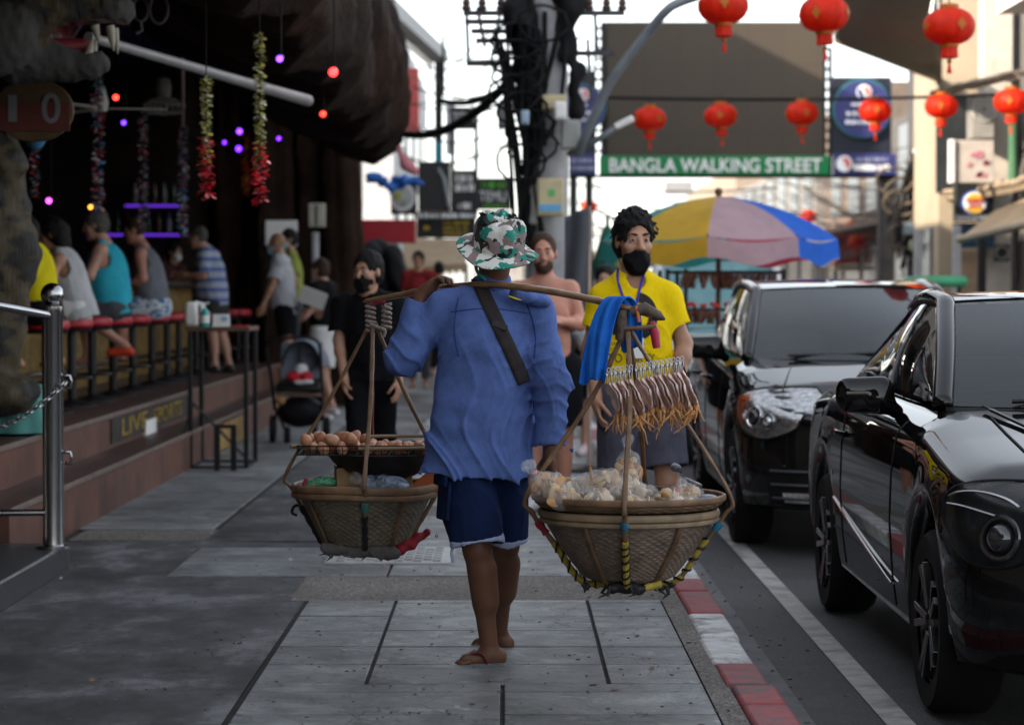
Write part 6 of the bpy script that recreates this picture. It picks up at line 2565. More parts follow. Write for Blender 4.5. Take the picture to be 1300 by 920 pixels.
class Car:
 def __init__(c, label, X0, W, Yf, L, road, prm, cat='car'):
  c.X0, c.W, c.Yf, c.L, c.road, c.p = X0, W, Yf, L, road, prm
  c.root = thing('parked_car', label, cat, (X0 + W / 2, Yf + L / 2, road), 'black cars parked along the kerb')

 def pt(c, x, y, z):
  return V(c.X0 + c.W / 2 + x, c.Yf + y, c.road + z)

 def ip(c, key, y):
  a = np.array(c.p[key])
  return float(np.interp(y, a[:, 0], a[:, 1]))

 def station(c, t):
  """t 0..1 along the plan outline -> y, half width"""
  L, W = c.L, c.W / 2
  n, e = c.p['nose'], 2 / 2.7
  if t < .22:
   th = t / .22 * math.pi / 2
   return n * (1 - max(0, math.cos(th)) ** e), W * max(.0, math.sin(th)) ** e
  if t > .86:
   th = (1 - t) / .14 * math.pi / 2
   m_ = c.p['tail']
   return L - m_ * (1 - max(0, math.cos(th)) ** e), W * max(.0, math.sin(th)) ** e
  y = n + (L - n - c.p['tail']) * (t - .22) / .64
  return y, W

 def surf(c, t, v):
  y, hw = c.station(t)
  W = c.W / 2
  belt, top = c.ip('belt', y), c.ip('top', y)
  zb = c.ip('sill', y)
  arch = 0
  side = min(1, hw / W)
  for yw in c.p['wheels']:
   ra = c.p['ra']
   if abs(y - yw) < ra and hw > W * .8:
    arch = max(arch, c.p['rw'] + math.sqrt(ra * ra - (y - yw) ** 2))
  zb = max(zb, arch)
  bul = c.p.get('crease', .02)
  prof = [(-.10, zb), (-.035, zb + .02), (-.012, max(zb + .05, belt * .42)), (.0, max(zb + .09, belt * .62)), (-.006, max(zb + .12, belt * .80)),
    (-.030 + 0, belt * .955), (-.075, belt * 1.0), (-.17, top - .012), (-.45, top + .012), (-hw, top + .03)]
  q = min(v, len(prof) - 1.0001)
  i = int(q)
  f = q - i
  a, b = prof[i], prof[i + 1]
  ins = lambda k: max(0.0, hw + k[0]) if k[0] > -.4 else (hw * .5 if k[0] == -.45 else 0.0)
  x = ins(a) * (1 - f) + ins(b) * f
  z = a[1] * (1 - f) + b[1] * f
  # front and rear tuck in towards the bottom and bulge at bumper height
  nf = max(0, 1 - y / .5)
  nr = max(0, 1 - (c.L - y) / .5)
  y2 = y + nf * (.10 * max(0, (z - .55)) + .12 * max(0, .35 - z)) - nr * (.2 * max(0, z - .6))
  return x, y2, z

 def body(c, nt_=150):
  vv = [0, .5, 1, 1.5, 2, 2.5, 3, 3.5, 4, 4.5, 5, 5.5, 6, 6.5, 7, 7.5, 8, 8.5, 8.999]
  ts = sorted(set([0.002 + (.996) * i / nt_ for i in range(nt_ + 1)]))
  mb = MB()
  m = len(vv)
  for sgn in (-1, 1):
   vs = []
   for t in ts:
    for v_ in vv:
     x, y, z = c.surf(t, v_)
     vs.append(c.pt(sgn * x, y, z))
   fs = []
   for i in range(len(ts) - 1):
    for j in range(m - 1):
     q = (i * m + j, (i + 1) * m + j, (i + 1) * m + j + 1, i * m + j + 1)
     fs.append(q if sgn > 0 else q[::-1])
   mb.add(vs, fs)
  return mb.build('body', CARB, c.root, sharp=50)

 def patch(c, name, t0, t1, v0, v1, mat, off=.006, nu=16, nv=10, side=-1, shape=None, parent=None, bulge=0):
  """piece of the body skin lifted outward: lamps, glass, trim"""
  def pos(u, w_):
   if shape:
    u, w_ = shape(u, w_)
   t, v_ = t0 + (t1 - t0) * u, v0 + (v1 - v0) * w_
   e = 1e-3
   a = V(*c.surf(t, v_))
   b = V(*c.surf(min(t + e, 1), v_)) - a
   d = V(*c.surf(t, v_ + .05)) - a
   n = np.cross(b, d)
   nn = np.linalg.norm(n)
   n = n / nn if nn > 1e-9 else V(0, -1, 0)
   if n[0] < -.05 and abs(n[1]) < .9 or (n[1] > .3 and t < .3):
    n = -n
   if n[2] < -.5:
    n = -n
   a = a + n * (off + bulge * (1 - (2 * u - 1) ** 2) * (1 - (2 * w_ - 1) ** 2))
   return c.pt(side * a[0], a[1], a[2])
  return MB().grid(pos, nu, nv, 0, side > 0).build(name, mat, parent or c.root, sharp=180)

 def wheel(c, x, y, r, wdt, side, parent=None):
  cc = c.pt(x, y, r)
  tyre = MB().lathe([(r * .68, -wdt / 2 + .01), (r * .93, -wdt / 2), (r, -wdt / 2 + .03), (r, wdt / 2 - .03), (r * .93, wdt / 2), (r * .68, wdt / 2 - .01)], 44, cc, 0, 'X')
  w_ = tyre.build('wheel', RUBBER, c.root)
  mb = MB()
  xo = side * (wdt / 2 - .02)
  mb.lathe([(r * .69, -side * .02 + xo), (r * .70, xo), (r * .64, xo), (r * .62, xo - side * .06), (r * .62, -xo)], 40, cc, 0, 'X')
  for k in range(10):
   t = 2 * math.pi * (k // 2) / 5 + (.16 if k % 2 else -.16)
   d = V(0, math.cos(t), math.sin(t))
   mb.beam(cc + V(xo - side * .015, 0, 0) + d * .05, cc + V(xo, 0, 0) + d * r * .65, .05, .028)
  mb.lathe([(0, xo - side * .0), (.06, xo - side * .002), (.07, xo - side * .03)], 20, cc, 0, 'X')
  mb.build('rim', M('dark_alloy', (.10, .10, .105), .25, .9), w_, bevel=.003)
  MB().lathe([(0, xo - side * .09), (r * .6, xo - side * .09), (r * .6, xo - side * .10), (0, xo - side * .10)], 24, cc, 0, 'X').build('brake_disc', M('dark_disc', (.03, .03, .03), .5, .5), w_)
  return w_

 def greenhouse(c):
  p = c.p
  wbx, wby, wbz, wcy = p['wb']      # windscreen base: half width, y at the corner, z, y at the centre
  wtx, wty, wtz, wtcy = p['wt']
  rtx, rty, rtz = p['rt']           # rear top
  rbx, rby, rbz = p['rb']           # rear base
  roofc = p['roofc']

  def wind(u, w_):
   x = (u - .5) * 2
   y0 = wcy + (wby - wcy) * x * x
   y1 = wtcy + (wty - wtcy) * x * x
   bow = .03 * math.sin(math.pi * w_)
   return c.pt(x * (wbx + (wtx - wbx) * w_), y0 + (y1 - y0) * w_ - bow, wbz + (wtz - wbz) * w_ + .02 * (1 - x * x) * w_ + bow * .4)
  MB().grid(wind, 16, 12).build('windscreen', GLASSW, c.root, sharp=180)
  mbk = MB().grid(lambda u, w_: c.pt(0, 0, 0) * 0 + wind(u, -.06 + .06 * w_) + V(0, -.004, -.004), 16, 2)
  mbk.build('cowl', GREYPL, c.root)

  def roof(u, w_):
   x = (u - .5) * 2
   hw = wtx + (rtx - wtx) * w_
   y1 = wtcy + (wty - wtcy) * x * x
   z = wtz + (rtz - wtz) * w_ + roofc * math.sin(math.pi * min(1, w_ * 1.1 + .05) * .95)
   return c.pt(x * (hw + .02 * math.sin(math.pi * w_)), y1 + (rty - y1) * w_, z + .02 * (1 - x ** 2) + (.0 if abs(x) < .99 else -.0))
  MB().grid(roof, 18, 18).build('roof', CARB, c.root, sharp=180)

  def rear(u, w_):
   x = (u - .5) * 2
   return c.pt(x * (rtx + (rbx - rtx) * w_), rty + (rby - rty) * w_ + .05 * (1 - x * x), rtz + (rbz - rtz) * w_ + .02 * (1 - x * x))
  MB().grid(rear, 12, 8).build('rear_window', GLASS, c.root, sharp=180)

  def top_line(w_):
   return roof(0, w_)
  for sgn in (-1, 1):
   def sidep(u, w_, off=0):
    # lower edge along the belt, upper edge: pillar, roof edge, rear pillar
    yb = wby + (rby - wby) * u
    xb = wbx + (rbx - wbx) * u + .03 * math.sin(math.pi * u)
    zb = wbz + (rbz - wbz) * u
    A = [(wbx, wby, wbz), (wtx, wty, wtz)]
    q = u * 3
    ns = 12
    if u < p['ua']:
     f = u / p['ua']
     a = wind(1, f) - c.pt(0, 0, 0)
    elif u < p['uc']:
     f = (u - p['ua']) / (p['uc'] - p['ua'])
     a = roof(1, f) - c.pt(0, 0, 0)
    else:
     f = (u - p['uc']) / (1 - p['uc'])
     a = rear(1, f) - c.pt(0, 0, 0)
    b = V(xb, yb, zb)
    r = b + (a - b) * w_
    r = r + V(.035 * math.sin(math.pi * w_) + off, 0, 0)
    return c.pt(sgn * r[0], r[1], r[2])
   MB().grid(lambda u, w_: sidep(u, w_), 60, 10, 0, sgn > 0).build('side_frame', CARB, c.root, sharp=60)
   for (u0, u1) in p['glass']:
    def gl(u, w_, u0=u0, u1=u1):
     uu = u0 + (u1 - u0) * u
     hgt = .90
     if uu < p['ua']:
      hgt = .90 * (1 - .10 * (1 - uu / p['ua']))
     return sidep(uu, .05 + (hgt - .05) * w_, .008)
    MB().grid(gl, 30, 8, 0, sgn > 0).build('side_window', GLASS, c.root, sharp=180)
   fr = [sidep(u, .93, .012) for u in np.linspace(p['glass'][0][0], p['glass'][-1][1], 40)]
   MB().tube(fr, .011, 8).build('window_trim', p.get('trim', GREYPL), c.root)
   pl = [wind(1 if sgn > 0 else 0, k / 10) + V(sgn * .012, -.004, .0) for k in range(11)]
   pl += [c.pt(sgn * (roof(1, k / 14)[0] - c.pt(0, 0, 0)[0] + .008), roof(1, k / 14)[1] - c.Yf, roof(1, k / 14)[2] - c.road - .004) for k in range(1, 15)]
   MB().tube(catmull(pl, 2), p.get('pillar', .038), 12, flat=.7).build('pillar', CARB, c.root, sharp=180)
  # front seats and steering wheel seen through the glass
  for sx in (-.37, .37):
   s = Sdf(.02)
   q = c.pt(sx, wcy + 1.25, wbz)
   s.cap(q + V(-.14, 0, -.05), q + V(.14, 0, -.05), .10, None, .04)
   s.cap(q + V(-.12, .06, .08), q + V(.12, .06, .08), .09, None, .06)
   s.cap(q + V(-.07, .1, .27), q + V(.07, .1, .27), .07, None, .04)
   s.build('seat', M('seat_fabric', (.03, .03, .032), .8), c.root)
  q = c.pt(.37, wcy + .72, wbz + .03)
  MB().tube([q + V(.18 * math.cos(t), .06 * math.sin(t), .17 * math.sin(t)) for t in np.linspace(0, 6.283, 25)], .016, 8, cap=False).build('steering_wheel', GREYPL, c.root)
  MB().box(wind(.5, .9) + V(0, .06, -.05), (.22, .03, .07)).build('inside_mirror', GREYPL, c.root, bevel=.01)
  # wiper
  MB().tube([wind(.15, .03) + V(0, -.02, .01), wind(.55, .06) + V(0, -.02, .015)], .010, 6).build('wiper', BLACK, c.root)

 def mirror(c, q, side, size, led=False):
  s = Sdf(.008)
  q = V(*q)
  for zz, ry in ((.032, .95), (0, 1), (-.036, .9)):
   s.cap(q + V(side * -.065, .01, zz), q + V(side * .075, .02, zz * .9), size[2] * .55 * ry, size[2] * .52 * ry, .03)
  s.cap(q + V(side * -.05, 0, -.015), q + V(side * -.13, .05, -.07), .035, .03, .03)
  o = s.build('wing_mirror', CARB, c.root)
  return o


# front car: saloon with a falling roof line
c1 = Car('black saloon nearest the camera with its front at the right edge', 1.52, 1.86, 7.86, 4.86, -.13,
   dict(nose=.72, tail=.55, wheels=(1.0, 3.88), ra=.405, rw=.335, crease=.02,
    belt=[(0, .80), (.5, .90), (1.3, 1.02), (2.5, 1.05), (3.8, 1.07), (4.86, 1.0)],
    top=[(0, .74), (.12, .84), (.5, .95), (1.0, 1.02), (1.45, 1.09), (2.0, 1.10), (4.2, 1.13), (4.86, 1.02)],
    sill=[(0, .26), (.6, .24), (1.5, .24), (4.0, .26), (4.86, .35)],
    wb=(.74, 1.58, 1.10, 1.25), wt=(.575, 2.44, 1.50, 2.30), rt=(.55, 3.35, 1.475), rb=(.69, 4.28, 1.10), roofc=.045, ua=.30, uc=.66,
    glass=((.06, .92),), pillar=.042))
c1.body()
c1.greenhouse()
for y in c1.p['wheels']:
 for sd in (-1, 1):
  c1.wheel(sd * (c1.W / 2 - .13), y, .335, .235, sd)
# wheel wells and underside in the dark
mb = MB()
mb.box(c1.pt(0, c1.L / 2, .5), (c1.W - .5, c1.L - .7, .5))
mb.build('underbody', GREYPL, c1.root)
c1.mirror(c1.pt(-.93 - .06, 1.98, 1.125), -1, (.2, .1, .085))
# lower crease with bright highlight strip rising to the rear
pts = []
for k in range(20):
 f = k / 19
 t = .395 + (.70 - .395) * f
 x, y, z = c1.surf(t, 1.6)
 pts.append(c1.pt(-(c1.W / 2 - .004), y, .39 + .20 * f ** 1.1))
MB().tube(pts, .010, 8, flat=.6).build('side_moulding', CHROME, c1.root)
# door shut lines and handle
for t in (.405, .66):
 pts = [c1.pt(-(c1.surf(t, v_)[0] + .001), c1.surf(t, v_)[1], c1.surf(t, v_)[2]) for v_ in np.linspace(1.2, 6.0, 18)]
 MB().tube(pts, .004, 5).build('shut_line', BLACK, c1.root)
q = c1.pt(-(c1.W / 2 - .012), 3.2, .90)
MB().tube([q + V(0, -.10, 0), q + V(-.03, -.07, .006), q + V(-.03, .07, .006), q + V(0, .1, 0)], .014, 8).build('door_handle', CARB, c1.root)


def lamp_patch(car, y0, y1, z0, z1, name, inner, drop=0.0, amber=None, proj=(), ringm=None):
 """headlamp laid on the front corner of the body between two distances and heights"""
 lampo = None
 ts = np.linspace(.03, .33, 200)
 ys = np.array([car.surf(t, 3.5)[1] for t in ts])
 t0, t1 = ts[np.argmin(abs(ys - y0))], ts[np.argmin(abs(ys - y1))]

 def pos(u, w_, off=.006):
  t = t0 + (t1 - t0) * u
  zt = z0 + (z1 - z0) * w_ + drop * u
  zc_ = (z0 + z1) / 2 + drop * u
  zt = zc_ + (zt - zc_) * (1 - .75 * abs(2 * u - 1) ** 2.2)
  vs = np.linspace(.6, 8, 80)
  zz = np.array([car.surf(t, a)[2] for a in vs])
  v_ = float(np.interp(zt, zz, vs))
  a = V(*car.surf(t, v_))
  b = V(*car.surf(t + .004, v_)) - a
  n = unit(V(abs(b[1]) + .02, -abs(b[0]), 0))
  a = a + n * (off + .014 * (1 - (2 * u - 1) ** 2) * (1 - (2 * w_ - 1) ** 2))
  return car.pt(-a[0], a[1], a[2])
 base = MB().grid(lambda u, w_: pos(u, w_, .002), 30, 12).build(name, inner, car.root, sharp=180)
 for (u, w_, r, mt) in proj:
  ctr = pos(u, w_, .004)
  nrm = unit(np.cross(pos(u + .02, w_) - pos(u - .02, w_), pos(u, w_ + .05) - pos(u, w_ - .05)))
  if nrm[1] > 0:
   nrm = -nrm
  x, y, d = frame_from(nrm)
  ringp = [ctr + nrm * .004 + (x * math.cos(a) + y * math.sin(a)) * r for a in np.linspace(0, 6.283, 25)]
  MB().tube(ringp, r * .16, 8, cap=False).build('lamp_ring', ringm or CHROME, base)
  MB().ball(ctr - nrm * r * .2, r * .78, 16).build('projector', mt, base)
 if amber:
  MB().grid(lambda u, w_: pos(amber[0] + (amber[1] - amber[0]) * u, amber[2] + (amber[3] - amber[2]) * w_, .005), 8, 6).build('amber_reflector', AMBER, base, sharp=180)
 MB().grid(lambda u, w_: pos(u, w_, .012), 30, 12).build('lens', LENS, base, sharp=180)
 if ringm:
  for w_ in (.66, .86):
   MB().tube([pos(u, w_, .006) for u in np.linspace(.25, .92, 20)], .007, 6, flat=.5).build('lens_glint', M('glint_pale', (.45, .47, .48), .3, .5), base)  # pale tubes added as light streaks in the lens
 edge = [pos(u, 0, .006) for u in np.linspace(0, 1, 30)] + [pos(u, 1, .006) for u in np.linspace(1, 0, 30)]
 MB().tube(edge + [edge[0]], .006, 6, cap=False).build('lamp_surround', GREYPL, base)
 return base


PROJ = M('projector_glass', (.02, .022, .025), .04, coat=1)
lamp_patch(c1, .13, .62, .58, .86, 'headlight', LAMPD, .07, None, ((.30, .40, .070, PROJ),), M('dark_chrome', (.10, .105, .11), .2, .9))
# bonnet crease lines
for sx in (-.62, -.30):
 pts = []
 for k in range(14):
  y = .42 + 1.0 * k / 13
  z = c1.ip('top', y) + .016 + .004
  pts.append(c1.pt(sx * (.62 + .38 * k / 13), y, z - .002))
 MB().tube(pts, .012, 8, flat=.6).build('bonnet_crease', CARB, c1.root, sharp=180)
pts = [c1.pt(-.62, 1.0 - .62 + .06 * k, c1.ip('top', .38 + .06 * k) + .004) for k in range(16)]
MB().tube(pts, .004, 5).build('shut_line', BLACK, c1.root)

# second car: tall crossover
c2 = Car('black crossover parked behind the saloon facing the camera with bright headlight', 1.37, 1.86, 14.0, 4.7, -.13,
   dict(nose=.80, tail=.5, wheels=(.98, 3.72), ra=.43, rw=.36, crease=.02,
    belt=[(0, .80), (.5, .94), (1.2, 1.05), (2.4, 1.10), (3.8, 1.17), (4.7, 1.15)],
    top=[(0, .74), (.10, .84), (.5, .99), (1.0, 1.08), (1.5, 1.14), (2.4, 1.15), (4.2, 1.2), (4.7, 1.15)],
    sill=[(0, .28), (.6, .26), (1.5, .26), (4.0, .28), (4.7, .38)],
    wb=(.755, 1.50, 1.125, 1.10), wt=(.605, 2.42, 1.565, 2.22), rt=(.58, 4.05, 1.59), rb=(.70, 4.55, 1.16), roofc=.05, ua=.26, uc=.80,
    glass=((.05, .42), (.45, .88)), pillar=.040))
c2.body()
c2.greenhouse()
for y in c2.p['wheels']:
 for sd in (-1, 1):
  c2.wheel(sd * (c2.W / 2 - .13), y, .36, .23, sd)
MB().box(c2.pt(0, c2.L / 2, .52), (c2.W - .5, c2.L - .7, .5)).build('underbody', GREYPL, c2.root)
c2.mirror(c2.pt(-.93 - .07, 1.86, 1.19), -1, (.2, .1, .085))
lamp_patch(c2, .12, .70, .64, .93, 'headlight', LAMPI, .10, (.72, .96, .08, .85), ((.50, .42, .062, PROJ), (.30, .40, .04, LAMPI), (.66, .35, .03, PAPER)))
# bumper intake with slats, fog lamp and number plate edge
def front_pt(x, z, off=.01):
 ts = np.linspace(.002, .24, 160)
 xs = np.array([c2.surf(t, 3.0)[0] for t in ts])
 t = float(np.interp(abs(x), xs, ts))
 vs = np.linspace(.3, 8, 60)
 zz = np.array([c2.surf(t, a)[2] for a in vs])
 a = c2.surf(t, float(np.interp(z, zz, vs)))
 return c2.pt(math.copysign(a[0], x), a[1] - off, a[2])


MB().grid(lambda u, w_: front_pt(-.78 + .36 * u, .30 + (.20 + .05 * u) * w_, .006), 12, 8).build('bumper_intake', GREYPL, c2.root)
MB().grid(lambda u, w_: front_pt(-.40 + .8 * u, .32 + .24 * w_, .006), 16, 8).build('grille', GREYPL, c2.root)
for z in (.34, .42, .50):
 MB().tube([front_pt(-.76 + .03 * k, z + .006 * k * 0, .014) for k in range(12)], .009, 6).build('intake_slat', M('slat_grey', (.06, .065, .07), .35), c2.root)
for k, z in enumerate((.36, .42, .48, .54)):
 MB().tube([front_pt(-.39 + .78 * j / 14, z, .014) for j in range(15)], .008, 6).build('grille_bar', M('slat_grey'), c2.root)
fo = MB().grid(lambda u, w_: front_pt(-.70 + .2 * u, .315 + .06 * w_, .012), 8, 4).build('fog_lamp', LAMPI, c2.root)
o = MB().tube([front_pt(-.50 + .012 * k, .56 - .016 * k, .016) for k in range(12)], .009, 6).build('bumper_edge', M('bluish_trim', (.10, .16, .28), .25, .6), c2.root)
MB().tube([front_pt(-.75 + .05 * k, .285, .010) for k in range(30)], .014, 6).build('lower_lip', GREYPL, c2.root)
for t in (.40, .60):
 pts = [c2.pt(-(c2.surf(t, v_)[0] + .001), c2.surf(t, v_)[1], c2.surf(t, v_)[2]) for v_ in np.linspace(1.2, 6.0, 18)]
 MB().tube(pts, .004, 5).build('shut_line', BLACK, c2.root)
for y in (2.75, 3.65):
 q = c2.pt(-(c2.W / 2 - .012), y, .97)
 MB().tube([q + V(0, -.10, 0), q + V(-.03, -.07, .006), q + V(-.03, .07, .006), q + V(0, .1, 0)], .014, 8).build('door_handle', CARB, c2.root)
pts = [c2.pt(-.66 + .012 * k, .42 + .06 * k, c2.ip('top', .42 + .06 * k) + .004) for k in range(16)]
MB().tube(pts, .004, 5).build('shut_line', BLACK, c2.root)
# ------------------------------------------------------------------ pavement furniture
def W_(Y, px):
 return P(px, 375, Y)[0]


def Z_(Y, py):
 return P(645, py, Y)[2]


# tall sanitiser table
TX0, TX1, TY0, TY1 = W_(19.4, 241), W_(19.4, 312), 19.4, 20.1
TZ = Z_(19.5, 417)
tb = thing('bar_table', 'tall narrow black steel table with a wooden top on the pavement by the steps', 'table', ((TX0 + TX1) / 2, 19.7, 0))
MB().box2((TX0 - .03, TY0 - .03, TZ - .02), (TX1 + .03, TY1 + .03, TZ + .015)).build('table_top', M('dark_table_top', (.10, .05, .035), .5, var=.3), tb, bevel=.004)
for x in (TX0, TX1):
 for y in (TY0, TY1):
  MB().box2((x - .018, y - .018, 0), (x + .018, y + .018, TZ - .02)).build('leg', BLACK, tb, bevel=.003)
mb = MB()
mb.beam((TX0, TY0, .018), (TX1, TY0, .018), .03)
mb.beam((TX0, TY1, .018), (TX1, TY1, .018), .03)
mb.beam((TX1, TY0, .02), (TX1, TY1, .02), .028)
mb.beam((TX0, TY0, .02), (TX0, TY1, .02), .028)
mb.build('base_frame', BLACK, tb)
MB().beam((TX0, TY0 + .05, .55), (TX1 - .05, TY1 - .1, .04), .016).build('brace', BLACK, tb)
MB().beam((TX0 + .02, TY0 + .02, .52), (TX0 - .15, TY0 - .1, .01), .018).build('brace', BLACK, tb)
o = thing('table_frame', 'small low black rectangular frame standing under the tall black table', 'frame', (W_(19.2, 286), 19.2, 0))
mb = MB()
xa, xb = W_(19.15, 275), W_(19.15, 296)
zt_ = Z_(19.15, 541)
mb.beam((xa, 19.15, 0), (xa, 19.15, zt_), .045)
mb.beam((xb, 19.15, 0), (xb, 19.15, zt_), .045)
mb.beam((xa - .02, 19.15, zt_), (xb + .02, 19.15, zt_), .03)
mb.build('frame', BLACK, o)
q = V(W_(19.6, 248), 19.6, TZ + .015)
o = thing('tissue_dispenser', 'white arched tissue dispenser on the left of the tall black table', 'dispenser', q)
MB().box(q + V(-.03, 0, .10), (.10, .1, .2)).build('case', WHITE, o, bevel=.025)
MB().tube([q + V(.0, 0, .19), q + V(.05, 0, .18), q + V(.065, 0, .10)], .022, 10).build('spout', WHITE, o)
q = V(W_(19.5, 260), 19.5, TZ + .015)
o = thing('sanitizer_bottle', 'pump bottle of teal hand gel on the tall black table', 'bottle', q)
MB().lathe([(0, 0), (.036, 0), (.038, .01), (.038, .11), (.02, .14), (.014, .145), (0, .145)], 16, q).build('bottle', M('teal_gel', (.02, .33, .30), .2, coat=.4), o)
MB().lathe([(.039, .03), (.0395, .03), (.0395, .09), (.039, .09)], 16, q).build('label', PAPER, o)
MB().tube([q + V(0, 0, .14), q + V(0, 0, .19), q + V(.035, 0, .19)], .008, 8).build('pump', WHITE, o)
q = V(W_(19.5, 281), 19.5, TZ + .015)
o = thing('tent_card', 'white printed tent card on the tall black table', 'card', q)
MB().prism([(-.07, 0), (-.065, .1), (.065, .1), (.07, 0)], q + V(0, -.03, 0), (1, 0, 0), (0, .15, 1), (0, .012, 0)).build('card', PAPER, o, bevel=.002)
MB().box(q + V(.03, -.026, .065), (.05, .012, .035), (R(-8), 0, 0)).build('picture', M('pale_blue_print', (.3, .45, .6), .7), o)
q = V(W_(19.6, 306), 19.6, TZ + .02)
tag(MB().box(q, (.12, .1, .012)).build('red_booklet', REDPAINT, bevel=.002), 'flat red booklet lying on the right end of the tall black table', 'booklet')

# pushchair
YP = 23.0
px0 = V(W_(YP, 383), YP, 0)
pc_ = thing('pushchair', 'grey pushchair with black basket and hood standing by the end of the steps', 'pushchair', px0)
sc_ = 1 / S(YP)
hw = .24
FR = BLACK
def pp_(px, py, dy=0):
 return P(px, py, YP + dy)
hnd = [pp_(349, 520, -.1), pp_(343, 470, -.2), pp_(338, 440, -.25), pp_(345, 432, -.28), pp_(380, 428, -.28), pp_(398, 430, -.28), pp_(406, 440, -.25), pp_(408, 480, -.2), pp_(408, 525, -.1)]
MB().tube(catmull(hnd, 5), .016, 8).build('handle_frame', FR, pc_)
def hood(u, w_):
 a = (u - .5) * math.pi
 c = pp_(385, 462, 0)
 return c + V(.235 * math.sin(a) * (.75 + .25 * w_), -.12 + .36 * w_, .27 * math.cos(a) * (.9 + .1 * math.sin(math.pi * w_)) - .02)
MB().grid(hood, 24, 10).build('hood', M('blue_grey_fabric', (.16, .18, .22), .85, bmp=.2), pc_, sharp=180)
MB().box(pp_(383, 458, .08), (.40, .03, .36), (R(-14), 0, 0)).build('seat_back', M('blue_grey_fabric'), pc_, bevel=.012)
rg = [pp_(392, 455, .0) + V(.07 * math.cos(t), 0, .075 * math.sin(t)) for t in np.linspace(0, 6.283, 25)]
MB().tube(rg, .022, 8, cap=False, flat=.4).build('head_support', M('slate_fabric', (.09, .10, .13), .9), pc_)
MB().box(pp_(380, 490, -.1), (.42, .34, .06), (R(8), 0, 0)).build('seat', FR, pc_, bevel=.02)
MB().box(pp_(380, 501, -.18), (.42, .03, .04)).build('seat_front', M('tan_fabric', (.22, .15, .12), .9), pc_, bevel=.01)
s = Sdf(.012, disp=sines(88, 5, 18, .006))
s.ell(pp_(382, 522, -.02), (.225, .20, .15), .03)
s.build('basket', M('black_nylon', (.006, .006, .008), .7, spec=.2), pc_)
for (px, py, r, dy, wd) in ((345, 541, .135, -.12, .05), (413, 548, .125, -.02, .06), (363, 552, .085, -.32, .05), (398, 556, .085, -.30, .05)):
 c = pp_(px, 0, dy)
 c[2] = r
 w__ = MB().lathe([(r * .62, -wd / 2), (r * .95, -wd / 2), (r, 0), (r * .95, wd / 2), (r * .62, wd / 2)], 26, c, 0, 'X').build('wheel', RUBBER, pc_)
 mb = MB()
 for k in range(5):
  t = 2 * math.pi * k / 5
  mb.beam(c, c + V(0, math.cos(t), math.sin(t)) * r * .66, .02)
 mb.build('spokes', M('grey_plastic', (.14, .14, .15), .5), w__)
 MB().tube([c, pp_(352 if px < 381 else 406, 520, -.08)], .014, 8).build('leg_tube', FR, pc_)
MB().tube([pp_(381, 440, -.1), pp_(379, 472, -.16)], .012, 6).build('harness', FR, pc_)
s = Sdf(.010, disp=sines(89, 6, 40, .008))
RC, WC = M('red_cloth', (.5, .015, .03), .8), M('white_cotton_cloth', (.6, .6, .6), .8)
s.ell(pp_(373, 479, -.2), (.075, .06, .05), .02, RC)
s.ell(pp_(389, 478, -.2), (.06, .06, .045), .02, RC)
s.ell(pp_(383, 470, -.17), (.06, .05, .06), .02, WC)
s.ell(pp_(384, 485, -.22), (.10, .05, .025), .02, WC)
o = s.build('folded_clothes', None)
tag(o, 'red and white folded clothes lying on the seat of the pushchair', 'clothes')
tag(MB().ball(pp_(356, 508, -.24), (.05, .04, .045), 12).build('tan_pouch', M('tan_leather', (.35, .2, .08), .6)), 'small tan pouch hanging at the left of the pushchair', 'pouch')

# ------------------------------------------------------------------ shop signs beyond the bar
def panel(name, label, cat, x0, y0, x1, y1, Y, mat, depth=.12, parts=None, group=None):
 a, b = P(x0, y1, Y), P(x1, y0, Y)
 o = thing(name, label, cat, (a + b) / 2 * V(1, 1, 0) + V(0, 0, a[2]), group)
 MB().box2((a[0], Y, a[2]), (b[0], Y + depth, b[2])).build('board', mat, o, bevel=.008)
 return o


def strokes(o, x0, y0, x1, y1, Y, mat, rows, seed, hfac=.5, gap=.25):
 """rows of small raised blocks where the photograph's lettering is too blurred to read"""
 g = random.Random(seed)
 mb = MB()
 for r in range(rows):
  yc = y0 + (y1 - y0) * (r + .5) / rows
  hh = (y1 - y0) / rows * hfac / 2
  x = x0 + g.uniform(0, 2)
  while x < x1 - 2:
   w_ = g.uniform(1.2, 3.4)
   a, b = P(x, yc + hh, Y - .01), P(min(x + w_, x1), yc - hh * g.uniform(.6, 1), Y - .01)
   mb.box2((a[0], Y - .014, a[2]), (b[0], Y + .004, b[2]))
   x += w_ + g.uniform(.5, 1.4) + (2 if g.random() < gap else 0)
 mb.build('lettering', mat, o)


BLACKS = M('black_sign', (.014, .014, .015), .5)
panel('red_sign_box', 'plain red sign box hanging below the clock sign', 'sign', 456, 279, 527, 308, 36, M('sign_red', (.33, .012, .02), .5), .5)
o = panel('yellow_letter_board', 'black sign board with rows of yellow lettering above the beige awning', 'sign', 529, 277, 604, 302, 40, BLACKS, .15)
strokes(o, 562, 280, 596, 299, 40, YELLOWL, 3, 4)
strokes(o, 537, 286, 545, 292, 40, YELLOWL, 1, 5, .9)
o = panel('strip_sign', 'narrow white and blue strip sign above the black board with yellow lettering', 'sign', 528, 269, 606, 278, 39.6, BLACKS, .15)
strokes(o, 532, 270, 604, 277, 39.6, WHITEL, 1, 8, .9)
